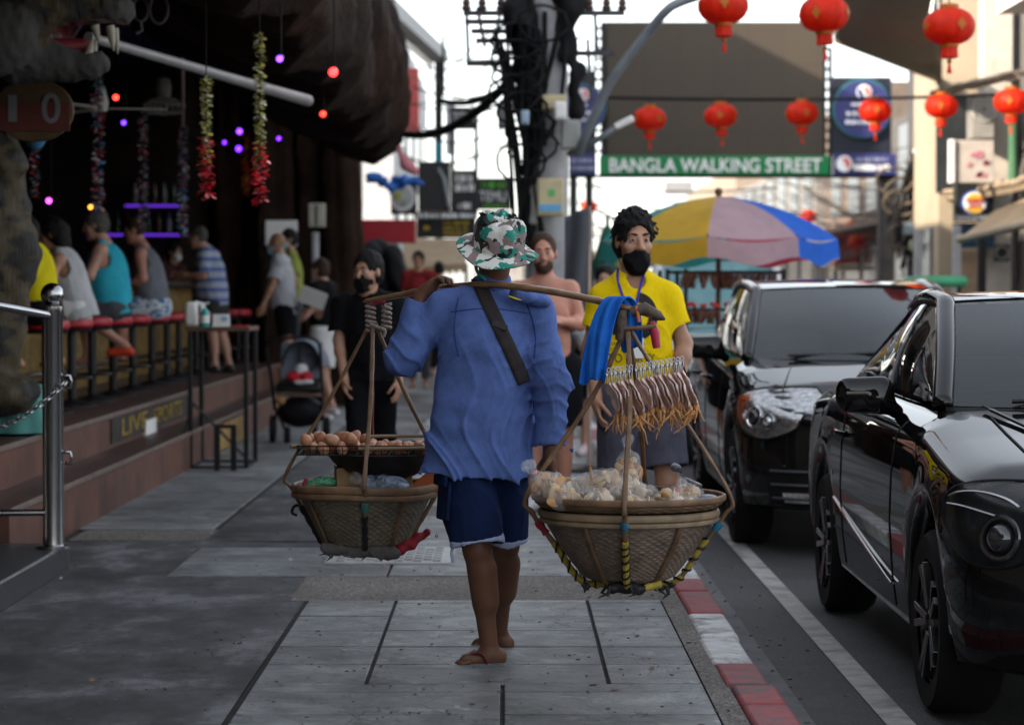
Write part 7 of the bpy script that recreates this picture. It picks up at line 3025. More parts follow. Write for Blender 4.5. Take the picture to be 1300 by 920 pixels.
# clock sign
o = panel('clock_sign', 'square black sign with a large pale clock-like dial under the blue tarpaulin', 'sign', 496, 228, 529, 272, 38, BLACKS, .2)
c = P(511, 250, 37.97)
mb = MB()
ro = 16 / S(38)
for k in range(40):
 t0, t1 = 2 * math.pi * k / 40, 2 * math.pi * (k + .72) / 40
 mb.add([c + V(ro * .72 * math.cos(t0), 0, ro * .8 * math.sin(t0)), c + V(ro * math.cos(t0), 0, ro * 1.15 * math.sin(t0)), c + V(ro * math.cos(t1), 0, ro * 1.15 * math.sin(t1)), c + V(ro * .72 * math.cos(t1), 0, ro * .8 * math.sin(t1))], [(0, 1, 2, 3)])
mb.build('dial_marks', WHITEL, o)
MB().prism([(ro * .68 * math.cos(t), ro * .78 * math.sin(t)) for t in np.linspace(0, 6.283, 33)[:-1]], c + V(0, -.01, 0), (1, 0, 0), (0, 0, 1), (0, .03, 0)).build('dial', M('pale_dial', (.35, .38, .36), .6, var=.5, scale=8), o)
MB().box(c + V(-.07, -.03, .02), (.08, .03, .12)).build('dial_emblem', M('olive_emblem', (.35, .35, .03), .6), o)
# blue tarpaulin
s = Sdf(.02, disp=sines(93, 7, 12, .02))
a, b = P(474, 224, 37), P(528, 230, 37)
for k in range(16):
 q = P(random.uniform(474, 528), random.uniform(220, 238), 37 + random.uniform(-.2, .2))
 s.cap(q, q + V(random.uniform(-.25, .25), 0, random.uniform(-.1, .06)), random.uniform(.03, .07), random.uniform(.02, .06), .03)
for k in range(4):
 q = P(random.uniform(484, 498), 232, 37)
 s.cap(q, q + V(random.uniform(-.05, .05), 0, -random.uniform(.1, .36)), .04, .02, .03)
tag(s.build('blue_tarpaulin', M('blue_tarp', (.02, .13, .45), .5, bmp=.4)), 'bunched bright blue tarpaulin above the clock sign', 'tarpaulin')
# tour sign with a window to the sky
TOURY = 44
o = thing('tour_sign', 'tall black frame sign with white lettering and an open window in its upper half', 'sign', P(591, 296, TOURY))
def fbox(x0, y0, x1, y1, name='frame', mat=BLACKS, dy=0, dep=.14):
 a, b = P(x0, y1, TOURY), P(x1, y0, TOURY)
 return MB().box2((a[0], TOURY + dy, a[2]), (b[0], TOURY + dy + dep, b[2])).build(name, mat, o, bevel=.006)
fbox(572, 136, 607, 164)
fbox(572, 164, 577, 216)
fbox(602, 164, 607, 216)
fbox(572, 216, 607, 270)
text('lettering', 'TOUR', 28 / S(TOURY), P(589, 149, TOURY - .02), WHITEL, o, height=11 / S(TOURY), bold=.01)
strokes(o, 578, 220, 602, 244, TOURY, WHITEL, 2, 21, .85)
strokes(o, 580, 256, 600, 266, TOURY, WHITEL, 1, 22, .8)
o = panel('dark_cabinet', 'black box cabinet beside the clock sign', 'cabinet', 531, 205, 571, 268, 41, M('cabinet_black', (.012, .012, .013), .4), .4)
MB().tube([P(556, 214, 40.9), P(563, 226, 40.9), P(570, 262, 40.9)], .035, 8).build('grey_edge', M('edge_grey', (.2, .22, .24), .4), o)
o = panel('green_letter_sign', 'black sign with green and white lettering left of the concrete pole', 'sign', 605, 226, 649, 266, 46, BLACKS, .15)
strokes(o, 612, 229, 642, 240, 46, M('green_lettering', (.12, .5, .05), .6), 1, 31, .8)
text('lettering', 'TEMU', 34 / S(46), P(626, 250, 45.97), WHITEL, o, height=13 / S(46))
strokes(o, 612, 259, 645, 264, 46, M('green_lettering'), 1, 33, .6)
o = panel('white_letter_sign', 'small black sign with white lettering under the green lettered one', 'sign', 610, 268, 648, 284, 46.5, BLACKS, .1)
strokes(o, 613, 270, 645, 282, 46.5, WHITEL, 1, 35, .8)
# beige scalloped awning
o = thing('beige_awning', 'beige shop awning with a scalloped front edge below the yellow lettered board', 'awning', P(552, 345, 42))
AWN = M('beige_canvas', (.40, .29, .18), .85, var=.2, scale=3, bmp=.2)
a0, a1 = P(516, 340, 41), P(592, 334, 41)
b0, b1 = P(510, 303, 44.5), P(592, 303, 44.5)
MB().grid(lambda u, w_: (b0 + (b1 - b0) * u) * (1 - w_) + (a0 + (a1 - a0) * u) * w_ - V(0, 0, .08 * math.sin(math.pi * w_)), 12, 8).build('canvas', AWN, o)
def scal(u, w_):
 return a0 + (a1 - a0) * u - V(0, .0, w_ * (.10 + .07 * abs(math.sin(u * 9 * math.pi))))
MB().grid(scal, 90, 3).build('valance', AWN, o)
for x in (a0, a1):
 MB().tube([V(x[0], 41.05, 0), V(x[0], 41.05, x[2])], .03, 8).build('post', M('grey_tube'), o)
# lit tube lamps
for i, (px, py) in enumerate(((453, 246), (455, 262), (455, 289))):
 c = P(px, py, 33)
 o = thing('white_lamp', ['topmost white lit lamp of the three stacked beside the red sign box', 'middle white lit lamp of the three stacked beside the red sign box', 'lowest white lit lamp, level with the red sign box'][i], 'lamp', c, 'white lamps beside the red sign box')
 MB().box(c, (.085, .05, .13)).build('tube', M('lamp_white', (1, .95, .85), .4, emit=(1, .94, .82), estr=3.2), o, bevel=.02)
 MB().box(c + V(0, .05, 0), (.11, .05, .17)).build('housing', DARK, o)
 MB().tube([c + V(0, .05, -.08), c + V(0, .05, -.25)], .012, 6).build('wire', CABLE, o)
# white cabinet lamp and notice board by the rock pillars
o = panel('double_cabinet', 'cream double-door box mounted on the dark rock pillar', 'box', 392, 258, 412, 288, 30.6, M('cream_box', (.42, .40, .33), .6), .2)
MB().box2(tuple(P(401, 286, 30.58)), tuple(P(403, 260, 30.62))).build('gap', BLACK, o)
o = panel('notice_board', 'white notice board behind the bald man in the grey shirt', 'board', 337, 280, 377, 312, 30.4, PAPER, .06)
tag(MB().tube([P(400, 295, 30.5), V(W_(30.5, 400), 30.5, .55)], .05, 10).build('pale_post', M('pale_post_paint', (.35, .36, .38), .6)), 'pale post under the cream double box', 'post')
tag(MB().tube([P(437, 300, 32), V(W_(32, 440), 32, 0)], .055, 10).build('grey_pillar', M('grey_pillar_paint', (.24, .25, .27), .6)), 'slim grey pillar beside the end of the bar', 'pillar')
# black rack of clothes near the red sign box
s = Sdf(.018, disp=sines(97, 7, 16, .025))
a = P(478, 316, 35)
s.cap(P(468, 322, 35), P(462, 400, 35), .16, .22, .05)
s.cap(P(497, 322, 35), P(516, 390, 35), .14, .20, .05)
s.cap(P(480, 318, 35.2), P(488, 400, 35.2), .18, .24, .05)
tag(s.build('black_canopy', M('black_nylon')), 'folded black market canopy behind the man in black with the mask', 'canopy')
o = panel('grey_shutter', 'grey shop shutter below the red sign box', 'shutter', 482, 309, 506, 400, 37, M('shutter_grey', (.25, .27, .28), .6), .1)

# left buildings beyond the bar
LB = M('white_facade', (.42, .42, .43), .8, var=.08, stain=(.3, .3, .31), stain_amt=.5)
o = thing('white_building', 'white and grey building with a red vertical sign at the far left', 'building', (-5, 70, 0))
MB().box2((-9, 58, 0), (-2.75, 82, 8.2)).build('wall', LB, o)
for k in range(4):
 for zz in (2.9, 5.2):
  MB().box2((-2.76, 60 + 5.2 * k, zz), (-2.70, 62.8 + 5.2 * k, zz + 1.5)).build('window', M('dark_window', (.03, .035, .04), .15), o)
MB().box2((-2.76, 58.2, 2.3), (-1.9, 81, 2.42)).build('canopy_slab', CONC, o)
MB().box2((-2.7, 64.0, 5.6), (-2.35, 64.2, 7.4)).build('red_vertical_sign', M('sign_red_faded', (.5, .09, .08), .6), o)
o = thing('grey_shop_row', 'row of grey shops between the bar and the white building', 'building', (-5, 46, 0))
MB().box2((-9, 36.5, 0), (-3.0, 50, 9.5)).build('wall', M('grey_plaster', (.24, .23, .22), .85, stain=(.1, .1, .1)), o)  # wall raised out of view to keep the gantry screen in shade
for k in range(3):
 MB().box2((-3.02, 37.5 + 4 * k, .1), (-2.96, 40.6 + 4 * k, 2.3)).build('shop_opening', M('dark_window'), o)
 MB().box2((-3.0, 37.2 + 4 * k, 2.5), (-2.3, 40.9 + 4 * k, 2.6)).build('awning_board', [BROWNW, NAVY, CREAM, BLACKS, REDPAINT][k], o)
o = thing('dark_bracket_roof', 'dark steel roof bracket jutting out above the white building', 'roof', P(530, 60, 50))
MB().beam(P(486, 8, 46), P(557, 72, 58), .45, .3).build('beam', M('bracket_grey', (.10, .105, .115), .5), o)
MB().beam(P(503, 20, 46), P(503, 45, 46), .12).build('strut', DARK, o)
MB().beam(P(486, 30, 46.2), P(548, 84, 58), .08).build('lower_rail', WHITE, o)
o = thing('steel_mast', 'dark steel mast with a turquoise band left of the tour sign', 'mast', V(W_(48, 558), 48, 0))
MB().beam(V(W_(48, 557), 48, 0), V(W_(48, 557), 48, Z_(48, 78)), .15).build('mast', DARK, o)
MB().beam(V(W_(48, 563), 48, Z_(48, 45)), V(W_(48, 563), 48, Z_(48, 120)), .06).build('rod', DARK, o)
MB().box2(tuple(P(553, 212, 47.85)), tuple(P(560, 180, 47.9))).build('turquoise_band', M('turquoise_paint', (.02, .28, .4), .5), o)
MB().box2(tuple(P(566, 196, 47.8)), tuple(P(578, 128, 47.9))).build('white_cloth', M('white_sheet', (.5, .5, .52), .8), o)
s = Sdf(.02, disp=sines(98, 6, 14, .02))
s.cap(P(500, 175, 30), P(515, 208, 30), .05, .07, .03)
s.cap(P(515, 208, 30), P(526, 216, 30), .07, .06, .03)
tag(s.build('pink_fabric', M('pink_fabric_cloth', (.5, .18, .2), .8)), 'rolled pink and white fabric hanging at the tip of the rock eave', 'fabric')
# ------------------------------------------------------------------ concrete pole and its tangle
PX, PY = W_(22, 695), 22.0
o = thing('utility_pole', 'concrete utility pole wrapped in black cables in the middle of the picture', 'utility pole', (PX, PY, 0))
MB().lathe([(.19, 0), (.185, 3), (.17, 6.5), (0, 6.5)], 20, (PX, PY, 0)).build('pole', M('pole_concrete', (.33, .33, .34), .85, bmp=.3, bscale=30, stain=(.16, .16, .17)), o)
XARM = M('galvanised_dark', (.055, .055, .06), .6, .4)
for (x0, x1, py) in ((588, 655, 17), (590, 652, 28), (598, 650, 40), (604, 650, 52), (626, 690, 67), (592, 640, 81), (690, 793, 17), (690, 781, 68)):
 a, b = P(x0, py, 21.9), P(x1, py, 21.9)
 MB().beam(a, b, .045, .045).build('crossarm', XARM, o)
for px in (592, 612, 636, 748, 770, 790):
 c = P(px, 10, 21.9)
 MB().lathe([(0, -.03), (.035, -.03), (.05, 0), (.03, .02), (.045, .045), (.028, .065), (.035, .09), (0, .1)], 14, c).build('insulator', M('insulator_brown', (.09, .06, .05), .3), o)
for (x, y0, y1) in ((592, 5, 80), (606, 10, 60), (640, 5, 90), (755, 15, 70), (746, 50, 130)):
 MB().beam(P(x, y0, 21.95), P(x + random.uniform(-6, 10), y1, 21.95), .03).build('strut', XARM, o)
g = random.Random(5)
for k in range(30):
 x0 = 660 + g.gauss(4, 22)
 y0 = g.uniform(-20, 120)
 y1 = y0 + g.uniform(120, 330)
 x1 = 672 + g.gauss(0, 9)
 yy_ = PY - .22 + g.uniform(-.12, .12)
 pts = [P(x0, y0, yy_), P((x0 * .6 + x1 * .4) + g.gauss(0, 8), y0 * .6 + y1 * .4, yy_), P((x0 * .3 + x1 * .7) + g.gauss(0, 6), y0 * .3 + y1 * .7, yy_), P(x1, min(y1, 330), yy_)]
 MB().tube(catmull(pts, 4), g.uniform(.010, .026), 6).build('riser_cable', CABLE, o)
s = Sdf(.03, disp=sines(101, 8, 12, .05))
s.cap(P(714, -10, 21.8), P(720, 60, 21.8), .13, .08, .1)
s.cap(P(664, 10, 21.8), P(668, 110, 21.8), .16, .10, .1)
s.cap(P(722, 70, 21.8), P(738, 140, 21.8), .08, .05, .1)
s.build('cable_bundle', CABLE, o)
for k in range(9):
 c = P(664 + g.gauss(0, 10), 30 + 22 * k, 21.5)
 lp = [c + V(.22 * math.cos(t) * g.uniform(.9, 1.1), .05 * math.sin(2 * t), .16 * math.sin(t)) for t in np.linspace(0, 6.283, 22)]
 MB().tube(lp, .013, 6, cap=False).build('cable_coil', CABLE, o)


def box_on_pole(label, x0, y0, x1, y1, mat, Y=21.6, decal=None):
 a, b = P(x0, y1, Y), P(x1, y0, Y)
 r = thing('junction_box', label, 'junction box', a, 'junction boxes on the utility pole')
 MB().box2((a[0], Y, a[2]), (b[0], Y + .16, b[2])).build('case', mat, r, bevel=.012)
 MB().box2((a[0] + .015, Y - .012, a[2] + .02), (b[0] - .015, Y - .003, b[2] - .02)).build('door', mat, r, bevel=.006)
 if decal:
  for (u0, v0, u1, v1, m) in decal:
   MB().box2((a[0] + (b[0] - a[0]) * u0, Y - .02, a[2] + (b[2] - a[2]) * v0), (a[0] + (b[0] - a[0]) * u1, Y - .014, a[2] + (b[2] - a[2]) * v1)).build('decal', m, r)
 return r


BXC = M('cream_box_paint', (.50, .43, .26), .6)
BXG = M('grey_box_paint', (.33, .34, .32), .6)
box_on_pole('cream junction box with green and blue stickers, the lowest on the utility pole', 682, 226, 716, 274, BXC, 21.5,
   [(.42, .52, .66, .70, M('green_sticker', (.1, .4, .12), .6)), (.08, .12, .90, .30, M('blue_sticker', (.12, .35, .6), .6))])
box_on_pole('grey-beige junction box on the right of the utility pole', 712, 152, 737, 190, BXG)
box_on_pole('small cream junction box above the white meter on the utility pole', 688, 120, 719, 140, BXC)
box_on_pole('white meter box under the small cream box on the utility pole', 704, 129, 719, 152, WHITE, 21.4)
box_on_pole('tall grey junction box left of the cream box with stickers', 672, 232, 684, 285, BXG, 21.7)
box_on_pole('small pale blue box among the cables left of the pole', 661, 140, 672, 158, M('pale_blue_paint', (.3, .4, .5), .6), 21.4)
box_on_pole('hanging dark grey box among the wires left of the pole', 632, 130, 652, 162, M('grey_dark_paint', (.16, .16, .17), .6), 24)
# street lamp arms
o = thing('street_lamp', 'grey street lamp with a long curved arm rising right from the utility pole', 'street lamp', P(736, 190, 21.5))
MB().tube(catmull([P(734, 195, 21.6), P(744, 172, 21.5), P(775, 105, 21.4), P(820, 45, 21.3), P(846, 14, 21.2), P(862, 4, 21.2), P(884, -4, 21.2)], 6), .042, 10).build('arm', M('lamp_arm_grey', (.17, .19, .21), .5, .3), o)
MB().tube(catmull([P(722, 196, 21.7), P(740, 188, 21.6), P(764, 174, 21.5), P(784, 160, 21.5)], 6), .03, 8).build('lower_arm', M('lamp_arm_grey'), o)
MB().beam(P(780, 162, 21.5), P(804, 150, 21.5), .09, .06).build('lamp_head', WHITE, o, bevel=.015)

# overhead wires
g = random.Random(9)
def wire(label, pts, r, group='overhead wires', Y=None):
 w__ = MB().tube(pts, r, 6).build('overhead_wire', CABLE)
 return tag(w__, label, 'wire', group)


wire('thick black cable bundle from the utility pole down to the rock eave', sag(P(668, 78, 21.8), P(505, 168, 27), .25, 16), .045)
wire('second black cable below the thick bundle towards the rock eave', sag(P(664, 92, 21.8), P(560, 128, 26), .12, 16), .03)
wire('black wire carrying the lower row of red lanterns', sag(P(762, 124, 30), P(1330, 118, 30), .05, 20), .022)
for k in range(16):
 y0 = g.uniform(10, 150)
 wire('thin overhead wire crossing the bright sky behind the utility pole', sag(P(g.uniform(500, 560), y0 + g.uniform(-10, 90), g.uniform(40, 60)), P(g.uniform(650, 760), y0 + g.uniform(-20, 40), g.uniform(22, 40)), g.uniform(.1, .6), 14), g.uniform(.010, .02))
for k in range(12):
 y0 = g.uniform(225, 260)
 wire('thin wire crossing the bright gap under the green banner', sag(P(g.uniform(700, 760), y0 + g.uniform(-10, 50), g.uniform(64, 75)), P(g.uniform(960, 1100), y0 + g.uniform(-5, 60), g.uniform(64, 75)), g.uniform(.1, .8), 14), g.uniform(.014, .03))
# ------------------------------------------------------------------ gantry with the big screen and the banner
YG = 42.0
GF = M('gantry_black', (.014, .014, .016), .5)
o = thing('street_gantry', 'black steel gantry spanning the street with a large brown screen back', 'gantry', (W_(YG, 905), YG, 0))
def gb(x0, y0, x1, y1, name, mat, y=YG, dep=.2, parent=None, bevel=.01):
 a, b = P(x0, y1, y), P(x1, y0, y)
 return MB().box2((a[0], y, a[2]), (b[0], y + dep, b[2])).build(name, mat, parent or o, bevel=bevel)


def led_mat():
 m, nt, b = nodes_of('brown_screen')
 vec = coord(nt)
 wv = nt.nodes.new('ShaderNodeTexBrick')
 wv.inputs['Scale'].default_value = 1
 wv.inputs['Brick Width'].default_value = .6
 wv.inputs['Row Height'].default_value = .6
 wv.inputs['Mortar Size'].default_value = .012
 wv.offset = 0
 wv.inputs['Color1'].default_value = (.046, .034, .022, 1)
 wv.inputs['Color2'].default_value = (.042, .031, .021, 1)
 wv.inputs['Mortar'].default_value = (.034, .026, .018, 1)
 mp = nt.nodes.new('ShaderNodeMapping')
 mp.inputs['Rotation'].default_value = (R(90), 0, 0)
 nt.links.new(vec, mp.inputs['Vector'])
 nt.links.new(mp.outputs[0], wv.inputs['Vector'])
 nt.links.new(wv.outputs['Color'], b.inputs['Base Color'])
 b.inputs['Roughness'].default_value = .7
 return m


gb(770, 28, 1046, 199, 'screen', led_mat(), YG, .35)
gb(763, 28, 770, 199, 'mast', GF, YG + .1)
for k in range(13):
 gb(756, 34 + 13 * k, 764, 37 + 13 * k, 'mast_rung', GF, YG + .1)
gb(754, 28, 757, 199, 'mast', GF, YG + .1)
gb(1046, 60, 1049, 225, 'mast', GF, YG + .1)
gb(1053, 60, 1057, 225, 'mast', GF, YG + .1)
for k in range(11):
 gb(1048, 60 + 13 * k, 1054, 63 + 13 * k, 'mast_rung', GF, YG + .1)
gb(722, 222, 1138, 225, 'lower_beam', GF, YG, .4)
gb(1056, 98, 1132, 196, 'side_panel', M('panel_navy_black', (.012, .014, .026), .5), YG, .2)
gb(722, 90, 754, 222, 'side_panel', M('panel_navy_black'), YG, .2)
for x in (1120, 1130, 728, 748):
 a = P(x, 224, YG + .1)
 MB().beam(V(a[0], YG + .1, 0), V(a[0], YG + .1, a[2]), .13).build('post', GF, o)
 for k in range(8):
  pass
mb = MB()
for k in range(9):
 z0 = .3 + .45 * k
 mb.beam(V(W_(YG, 1120), YG + .1, z0), V(W_(YG, 1130), YG + .1, z0 + .4), .04)
mb.build('post_lattice', GF, o)
# street name banner
bn = thing('street_banner', 'long green street name banner with white capitals under the brown screen', 'banner', P(905, 222, YG - .1))
GRN = M('banner_green', (.006, .19, .06), .5, var=.12, scale=1.2)
gb(761, 198, 1053, 222, 'board', GRN, YG - .12, .08, bn)
text('lettering', 'BANGLA WALKING STREET', 268 / S(YG), P(908, 211, YG - .14), WHITEL, bn, height=17.5 / S(YG), bold=.012)
# round navy signs
def round_sign(cx, cy, r, label, lines=True):
 rs = thing('round_sign', label, 'sign', P(cx, cy + r, YG - .1), 'round navy signs on the gantry')
 c = P(cx, cy, YG - .1)
 rr = r / S(YG)
 circ = lambda q: [(q * math.cos(t), q * math.sin(t)) for t in np.linspace(0, 6.283, 41)[:-1]]
 MB().prism(circ(rr * 1.04), c, (1, 0, 0), (0, 0, 1), (0, .06, 0)).build('rim', M('teal_rim', (.03, .22, .22), .5), rs)
 MB().prism(circ(rr), c + V(0, -.02, 0), (1, 0, 0), (0, 0, 1), (0, .06, 0)).build('disc', NAVY, rs)
 e = P(cx + 2, cy - r * .58, YG - .13)
 MB().prism(circ(rr * .26), e, (1, 0, 0), (0, 0, 1), (0, .02, 0)).build('emblem', WHITEL, rs)
 MB().prism([(rr * .2 * math.cos(t), rr * .2 * math.sin(t)) for t in np.linspace(-1.2, 1.9, 14)], e + V(.01, -.01, 0), (1, 0, 0), (0, 0, 1), (0, .02, 0)).build('emblem_swirl', M('salmon_red', (.55, .16, .14), .5), rs)
 MB().prism([(rr * .2 * math.cos(t), rr * .2 * math.sin(t)) for t in np.linspace(2.2, 5.0, 14)], e + V(-.01, -.01, 0), (1, 0, 0), (0, 0, 1), (0, .02, 0)).build('emblem_swirl', NAVY, rs)
 strokes(rs, cx - r * .42, cy - r * .25, cx + r * .3, cy - r * .05, YG - .13, WHITEL, 1, 61, .5)
 strokes(rs, cx - r * .62, cy + r * .02, cx + r * .6, cy + r * .62, YG - .13, WHITEL, 2, 62, .5)
 return rs


round_sign(1095, 138, 36, 'round navy sign with white lettering right of the brown screen')
round_sign(738, 138, 30, 'round navy sign half hidden behind the utility pole')
ns = thing('navy_strip_sign', 'navy strip sign with a round emblem at the right end of the green banner', 'sign', P(1098, 222, YG - .1))
gb(1058, 195, 1138, 222, 'board', NAVY, YG - .12, .08, ns)
c = P(1072, 208, YG - .14)
MB().prism([(.14 * math.cos(t), .14 * math.sin(t)) for t in np.linspace(0, 6.283, 25)[:-1]], c, (1, 0, 0), (0, 0, 1), (0, .02, 0)).build('emblem', WHITEL, ns)
MB().prism([(.11 * math.cos(t), .11 * math.sin(t)) for t in np.linspace(-1, 2, 10)], c + V(0, -.01, 0), (1, 0, 0), (0, 0, 1), (0, .02, 0)).build('emblem_swirl', M('salmon_red'), ns)
strokes(ns, 1086, 199, 1130, 206, YG - .13, M('dull_letter', (.3, .32, .45), .6), 1, 71, .7)
strokes(ns, 1084, 207, 1132, 218, YG - .13, WHITEL, 1, 72, .75)
ns2 = thing('navy_strip_sign', 'navy strip sign at the left end of the green banner beside the pole', 'sign', P(738, 222, YG - .1))
gb(722, 195, 757, 222, 'board', NAVY, YG - .12, .08, ns2)
strokes(ns2, 725, 199, 754, 218, YG - .13, M('dull_letter'), 2, 73, .6)

# ------------------------------------------------------------------ red lanterns
LRED = translucent(M('lantern_red', (.75, .034, .008), .55, var=.2, scale=10), .5)
LGOLD = M('lantern_gold', (.38, .11, .012), .5, .2)
l0 = thing('red_lantern', 'x', 'lantern', (0, 0, 0), 'red lanterns strung over the street')
prof = []
for k in range(17):
 t = math.pi * k / 16
 prof.append((max(.07, .20 * math.sin(t) ** .72), -.145 * math.cos(t)))
MB().lathe(prof, 48, (0, 0, 0), 0, 'Z', lambda r, z, t, j, k: r * (1 + .025 * math.cos(12 * t))).build('body', LRED, l0, sharp=180)
mb = MB()
for a in np.linspace(0, 6.283, 5)[:-1] + .5:
 c = V(.197 * math.cos(a), .197 * math.sin(a), 0)
 e = V(-math.sin(a), math.cos(a), 0)
 n_ = V(math.cos(a), math.sin(a), 0)
 mb.prism([(.03 * math.cos(t) * (1 + .3 * math.cos(4 * t)), .04 * math.sin(t) * (1 + .3 * math.cos(4 * t))) for t in np.linspace(0, 6.283, 25)[:-1]], c + n_ * .004, e, (0, 0, 1), n_ * .004)
mb.build('gold_motif', LGOLD, l0)
MB().lathe([(.0, .135), (.075, .135), (.078, .165), (.07, .175), (0, .176)], 20).build('cap', LGOLD, l0)
MB().lathe([(.0, -.135), (.07, -.135), (.074, -.155), (.07, -.165), (0, -.165)], 20).build('collar', LGOLD, l0)
MB().lathe([(.062, -.16), (.066, -.245), (.055, -.25), (.0, -.25)], 20, (0, 0, 0), 0, 'Z', lambda r, z, t, j, k: r * (1 + .06 * math.cos(10 * t))).build('skirt', LRED, l0)
MB().ball((0, 0, -.275), .02, 10).build('bead', LGOLD, l0)
MB().lathe([(.008, -.29), (.02, -.37), (0, -.372)], 10).build('tassel', LRED, l0)
MB().tube([(0, 0, .17), (0, 0, .26)], .006, 6).build('cord', CABLE, l0)
low_ = [(825, 151, 30, 'first red lantern from the left in the lower row over the brown screen'), (915, 147, 30, 'second red lantern in the lower row over the brown screen'),
  (1018, 144, 30, 'third red lantern in the lower row, at the right of the brown screen'), (1111, 141, 30.2, 'red lantern hanging in front of the round navy sign'),
  (1195, 135, 30, 'red lantern in the lower row between the cream wall and the round sign'), (1284, 129, 28, 'rightmost red lantern, cut by the edge above the awning')]
up_ = [(918, 8, 19.6, 'big near red lantern at the top above the brown screen centre'), (1046, 18, 19.6, 'big near red lantern at the top right corner of the brown screen'),
  (1205, 34, 19.2, 'big near red lantern in front of the beige canopy')]
far_ = [(748, 262, 62, 'tiny far red lantern beside the dark grey banner'), (1026, 275, 62, 'tiny far red lantern right of the umbrella top'), (1082, 290, 55, 'far red lantern, upper one of the cluster near the red stall'),
  (1088, 308, 52, 'far red lantern, lower one of the cluster near the red stall')]
for i, (px, py, Y, lab) in enumerate(low_ + up_ + far_):
 Y = min(Y, 58)
 r = l0 if i == 0 else copy_tree(l0)
 r.location = [float(a) for a in P(px, py, Y)]
 r.rotation_euler = (random.uniform(-.04, .04), random.uniform(-.05, .05), random.uniform(0, 6))
 r['label'] = lab
wire('black wire carrying the big upper row of red lanterns', sag(P(880, -22, 19.6), P(1330, -18, 19.6), .03, 12), .02)
wire('far wire with small red lanterns', sag(P(700, 250, 62), P(1150, 262, 62), .3, 14), .015)
# ------------------------------------------------------------------ right side of the street
o = thing('shade_canopy', 'large beige fabric canopy stretched above the right side of the street', 'canopy', P(1130, 60, 30))
CANV = M('beige_fabric', (.26, .22, .17), .85, var=.08)
A, B, C_, D_ = P(1052, -40, 27), P(1060, 52, 33), P(1196, -40, 24), P(1196, 104, 36)
def cano(u, w_):
 a = A + (C_ - A) * u
 b = B + (D_ - B) * u
 return a + (b - a) * w_ - V(0, 0, .12 * math.sin(math.pi * u) * math.sin(math.pi * w_))
ob = MB().grid(cano, 12, 12).build('fabric', CANV, o, sharp=180)
md = ob.modifiers.new('s', 'SOLIDIFY')
md.thickness = .03
MB().tube([cano(u, 1) for u in np.linspace(0, 1, 10)], .03, 8).build('hem_pole', M('grey_tube'), o)
MB().tube([P(1178, 45, 24), P(1188, -20, 24), P(1196, 40, 24)], .025, 6).build('stay_rope', PAPER, o)

o = thing('cream_shophouse', 'sunlit cream shophouse with pillars along the right edge of the street', 'building', (10, 34, 0))
MB().box2((6.30, 35.4, 0), (12, 37.6, 5.9)).build('wall', CREAM, o)
MB().box2((6.40, 32.6, 2.5), (6.78, 33.0, 6.4)).build('pillar', M('grey_cream', (.45, .41, .36), .8), o)
MB().box2((6.40, 32.6, 0), (6.78, 33.0, 2.498)).build('pillar', M('grey_cream'), o)
MB().box2((6.9, 27, 0), (12, 35.3, 6.4)).build('wall', M('shade_wall', (.10, .095, .09), .8), o)  # facade shade is put into this darker wall colour
MB().box2((6.0, 27.3, 4.85), (6.92, 29.8, 5.6)).build('balcony', WHITE, o)
MB().box2((6.25, 35.36, 2.9), (7.2, 35.40, 4.3)).build('window', M('dark_window'), o)
MB().box2((6.26, 35.9, .1), (6.31, 37.4, 2.4)).build('shop_opening', M('dark_window'), o)
MB().tube([P(1286, 130, 30), P(1286, 240, 30)], .06, 10).build('green_downpipe', M('green_pipe', (.05, .13, .07), .7), o)
o = thing('far_shophouses', 'row of brown and beige shophouses further along the right side', 'building', (10, 70, 0))
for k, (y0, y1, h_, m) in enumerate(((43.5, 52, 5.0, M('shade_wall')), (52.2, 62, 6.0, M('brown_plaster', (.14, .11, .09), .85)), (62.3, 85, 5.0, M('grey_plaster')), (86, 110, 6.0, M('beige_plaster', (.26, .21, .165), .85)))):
 x0 = 7.9 + (k % 2) * .2
 MB().box2((x0, y0, 0), (14, y1, h_)).build('wall', m, o)
 for j in range(int((y1 - y0) / 3)):
  MB().box2((x0 - .03, y0 + .5 + 3 * j, 3.3), (x0 + .01, y0 + 2.3 + 3 * j, 4.8)).build('window', M('dark_window'), o)
  MB().box2((x0 - .03, y0 + .4 + 3 * j, .05), (x0 + .01, y0 + 2.7 + 3 * j, 2.5)).build('shop_opening', M('dark_window'), o)
 MB().box2((x0 - 1.2, y0 + .2, 2.7), (x0, y1 - .2, 2.8)).build('awning_board', [BROWNW, REDPAINT, CREAM, NAVY][k], o)

# air conditioner
c0, c1_ = P(1234, 176, 32.2), P(1263, 118, 32.2)
o = thing('air_conditioner', 'grey air conditioner outdoor unit mounted on the cream pillar', 'air conditioner', c0)
MB().box2((c0[0], 32.2, c0[2]), (c1_[0], 32.6, c1_[2])).build('case', M('ac_grey', (.25, .24, .23), .6), o, bevel=.015)
c = P(1250, 139, 32.18)
for q in (.16, .11, .06):
 MB().tube([c + V(q * math.cos(t), 0, q * math.sin(t)) for t in np.linspace(0, 6.283, 25)], .012, 6, cap=False).build('fan_grille', M('ac_pale', (.45, .44, .42), .5), o)
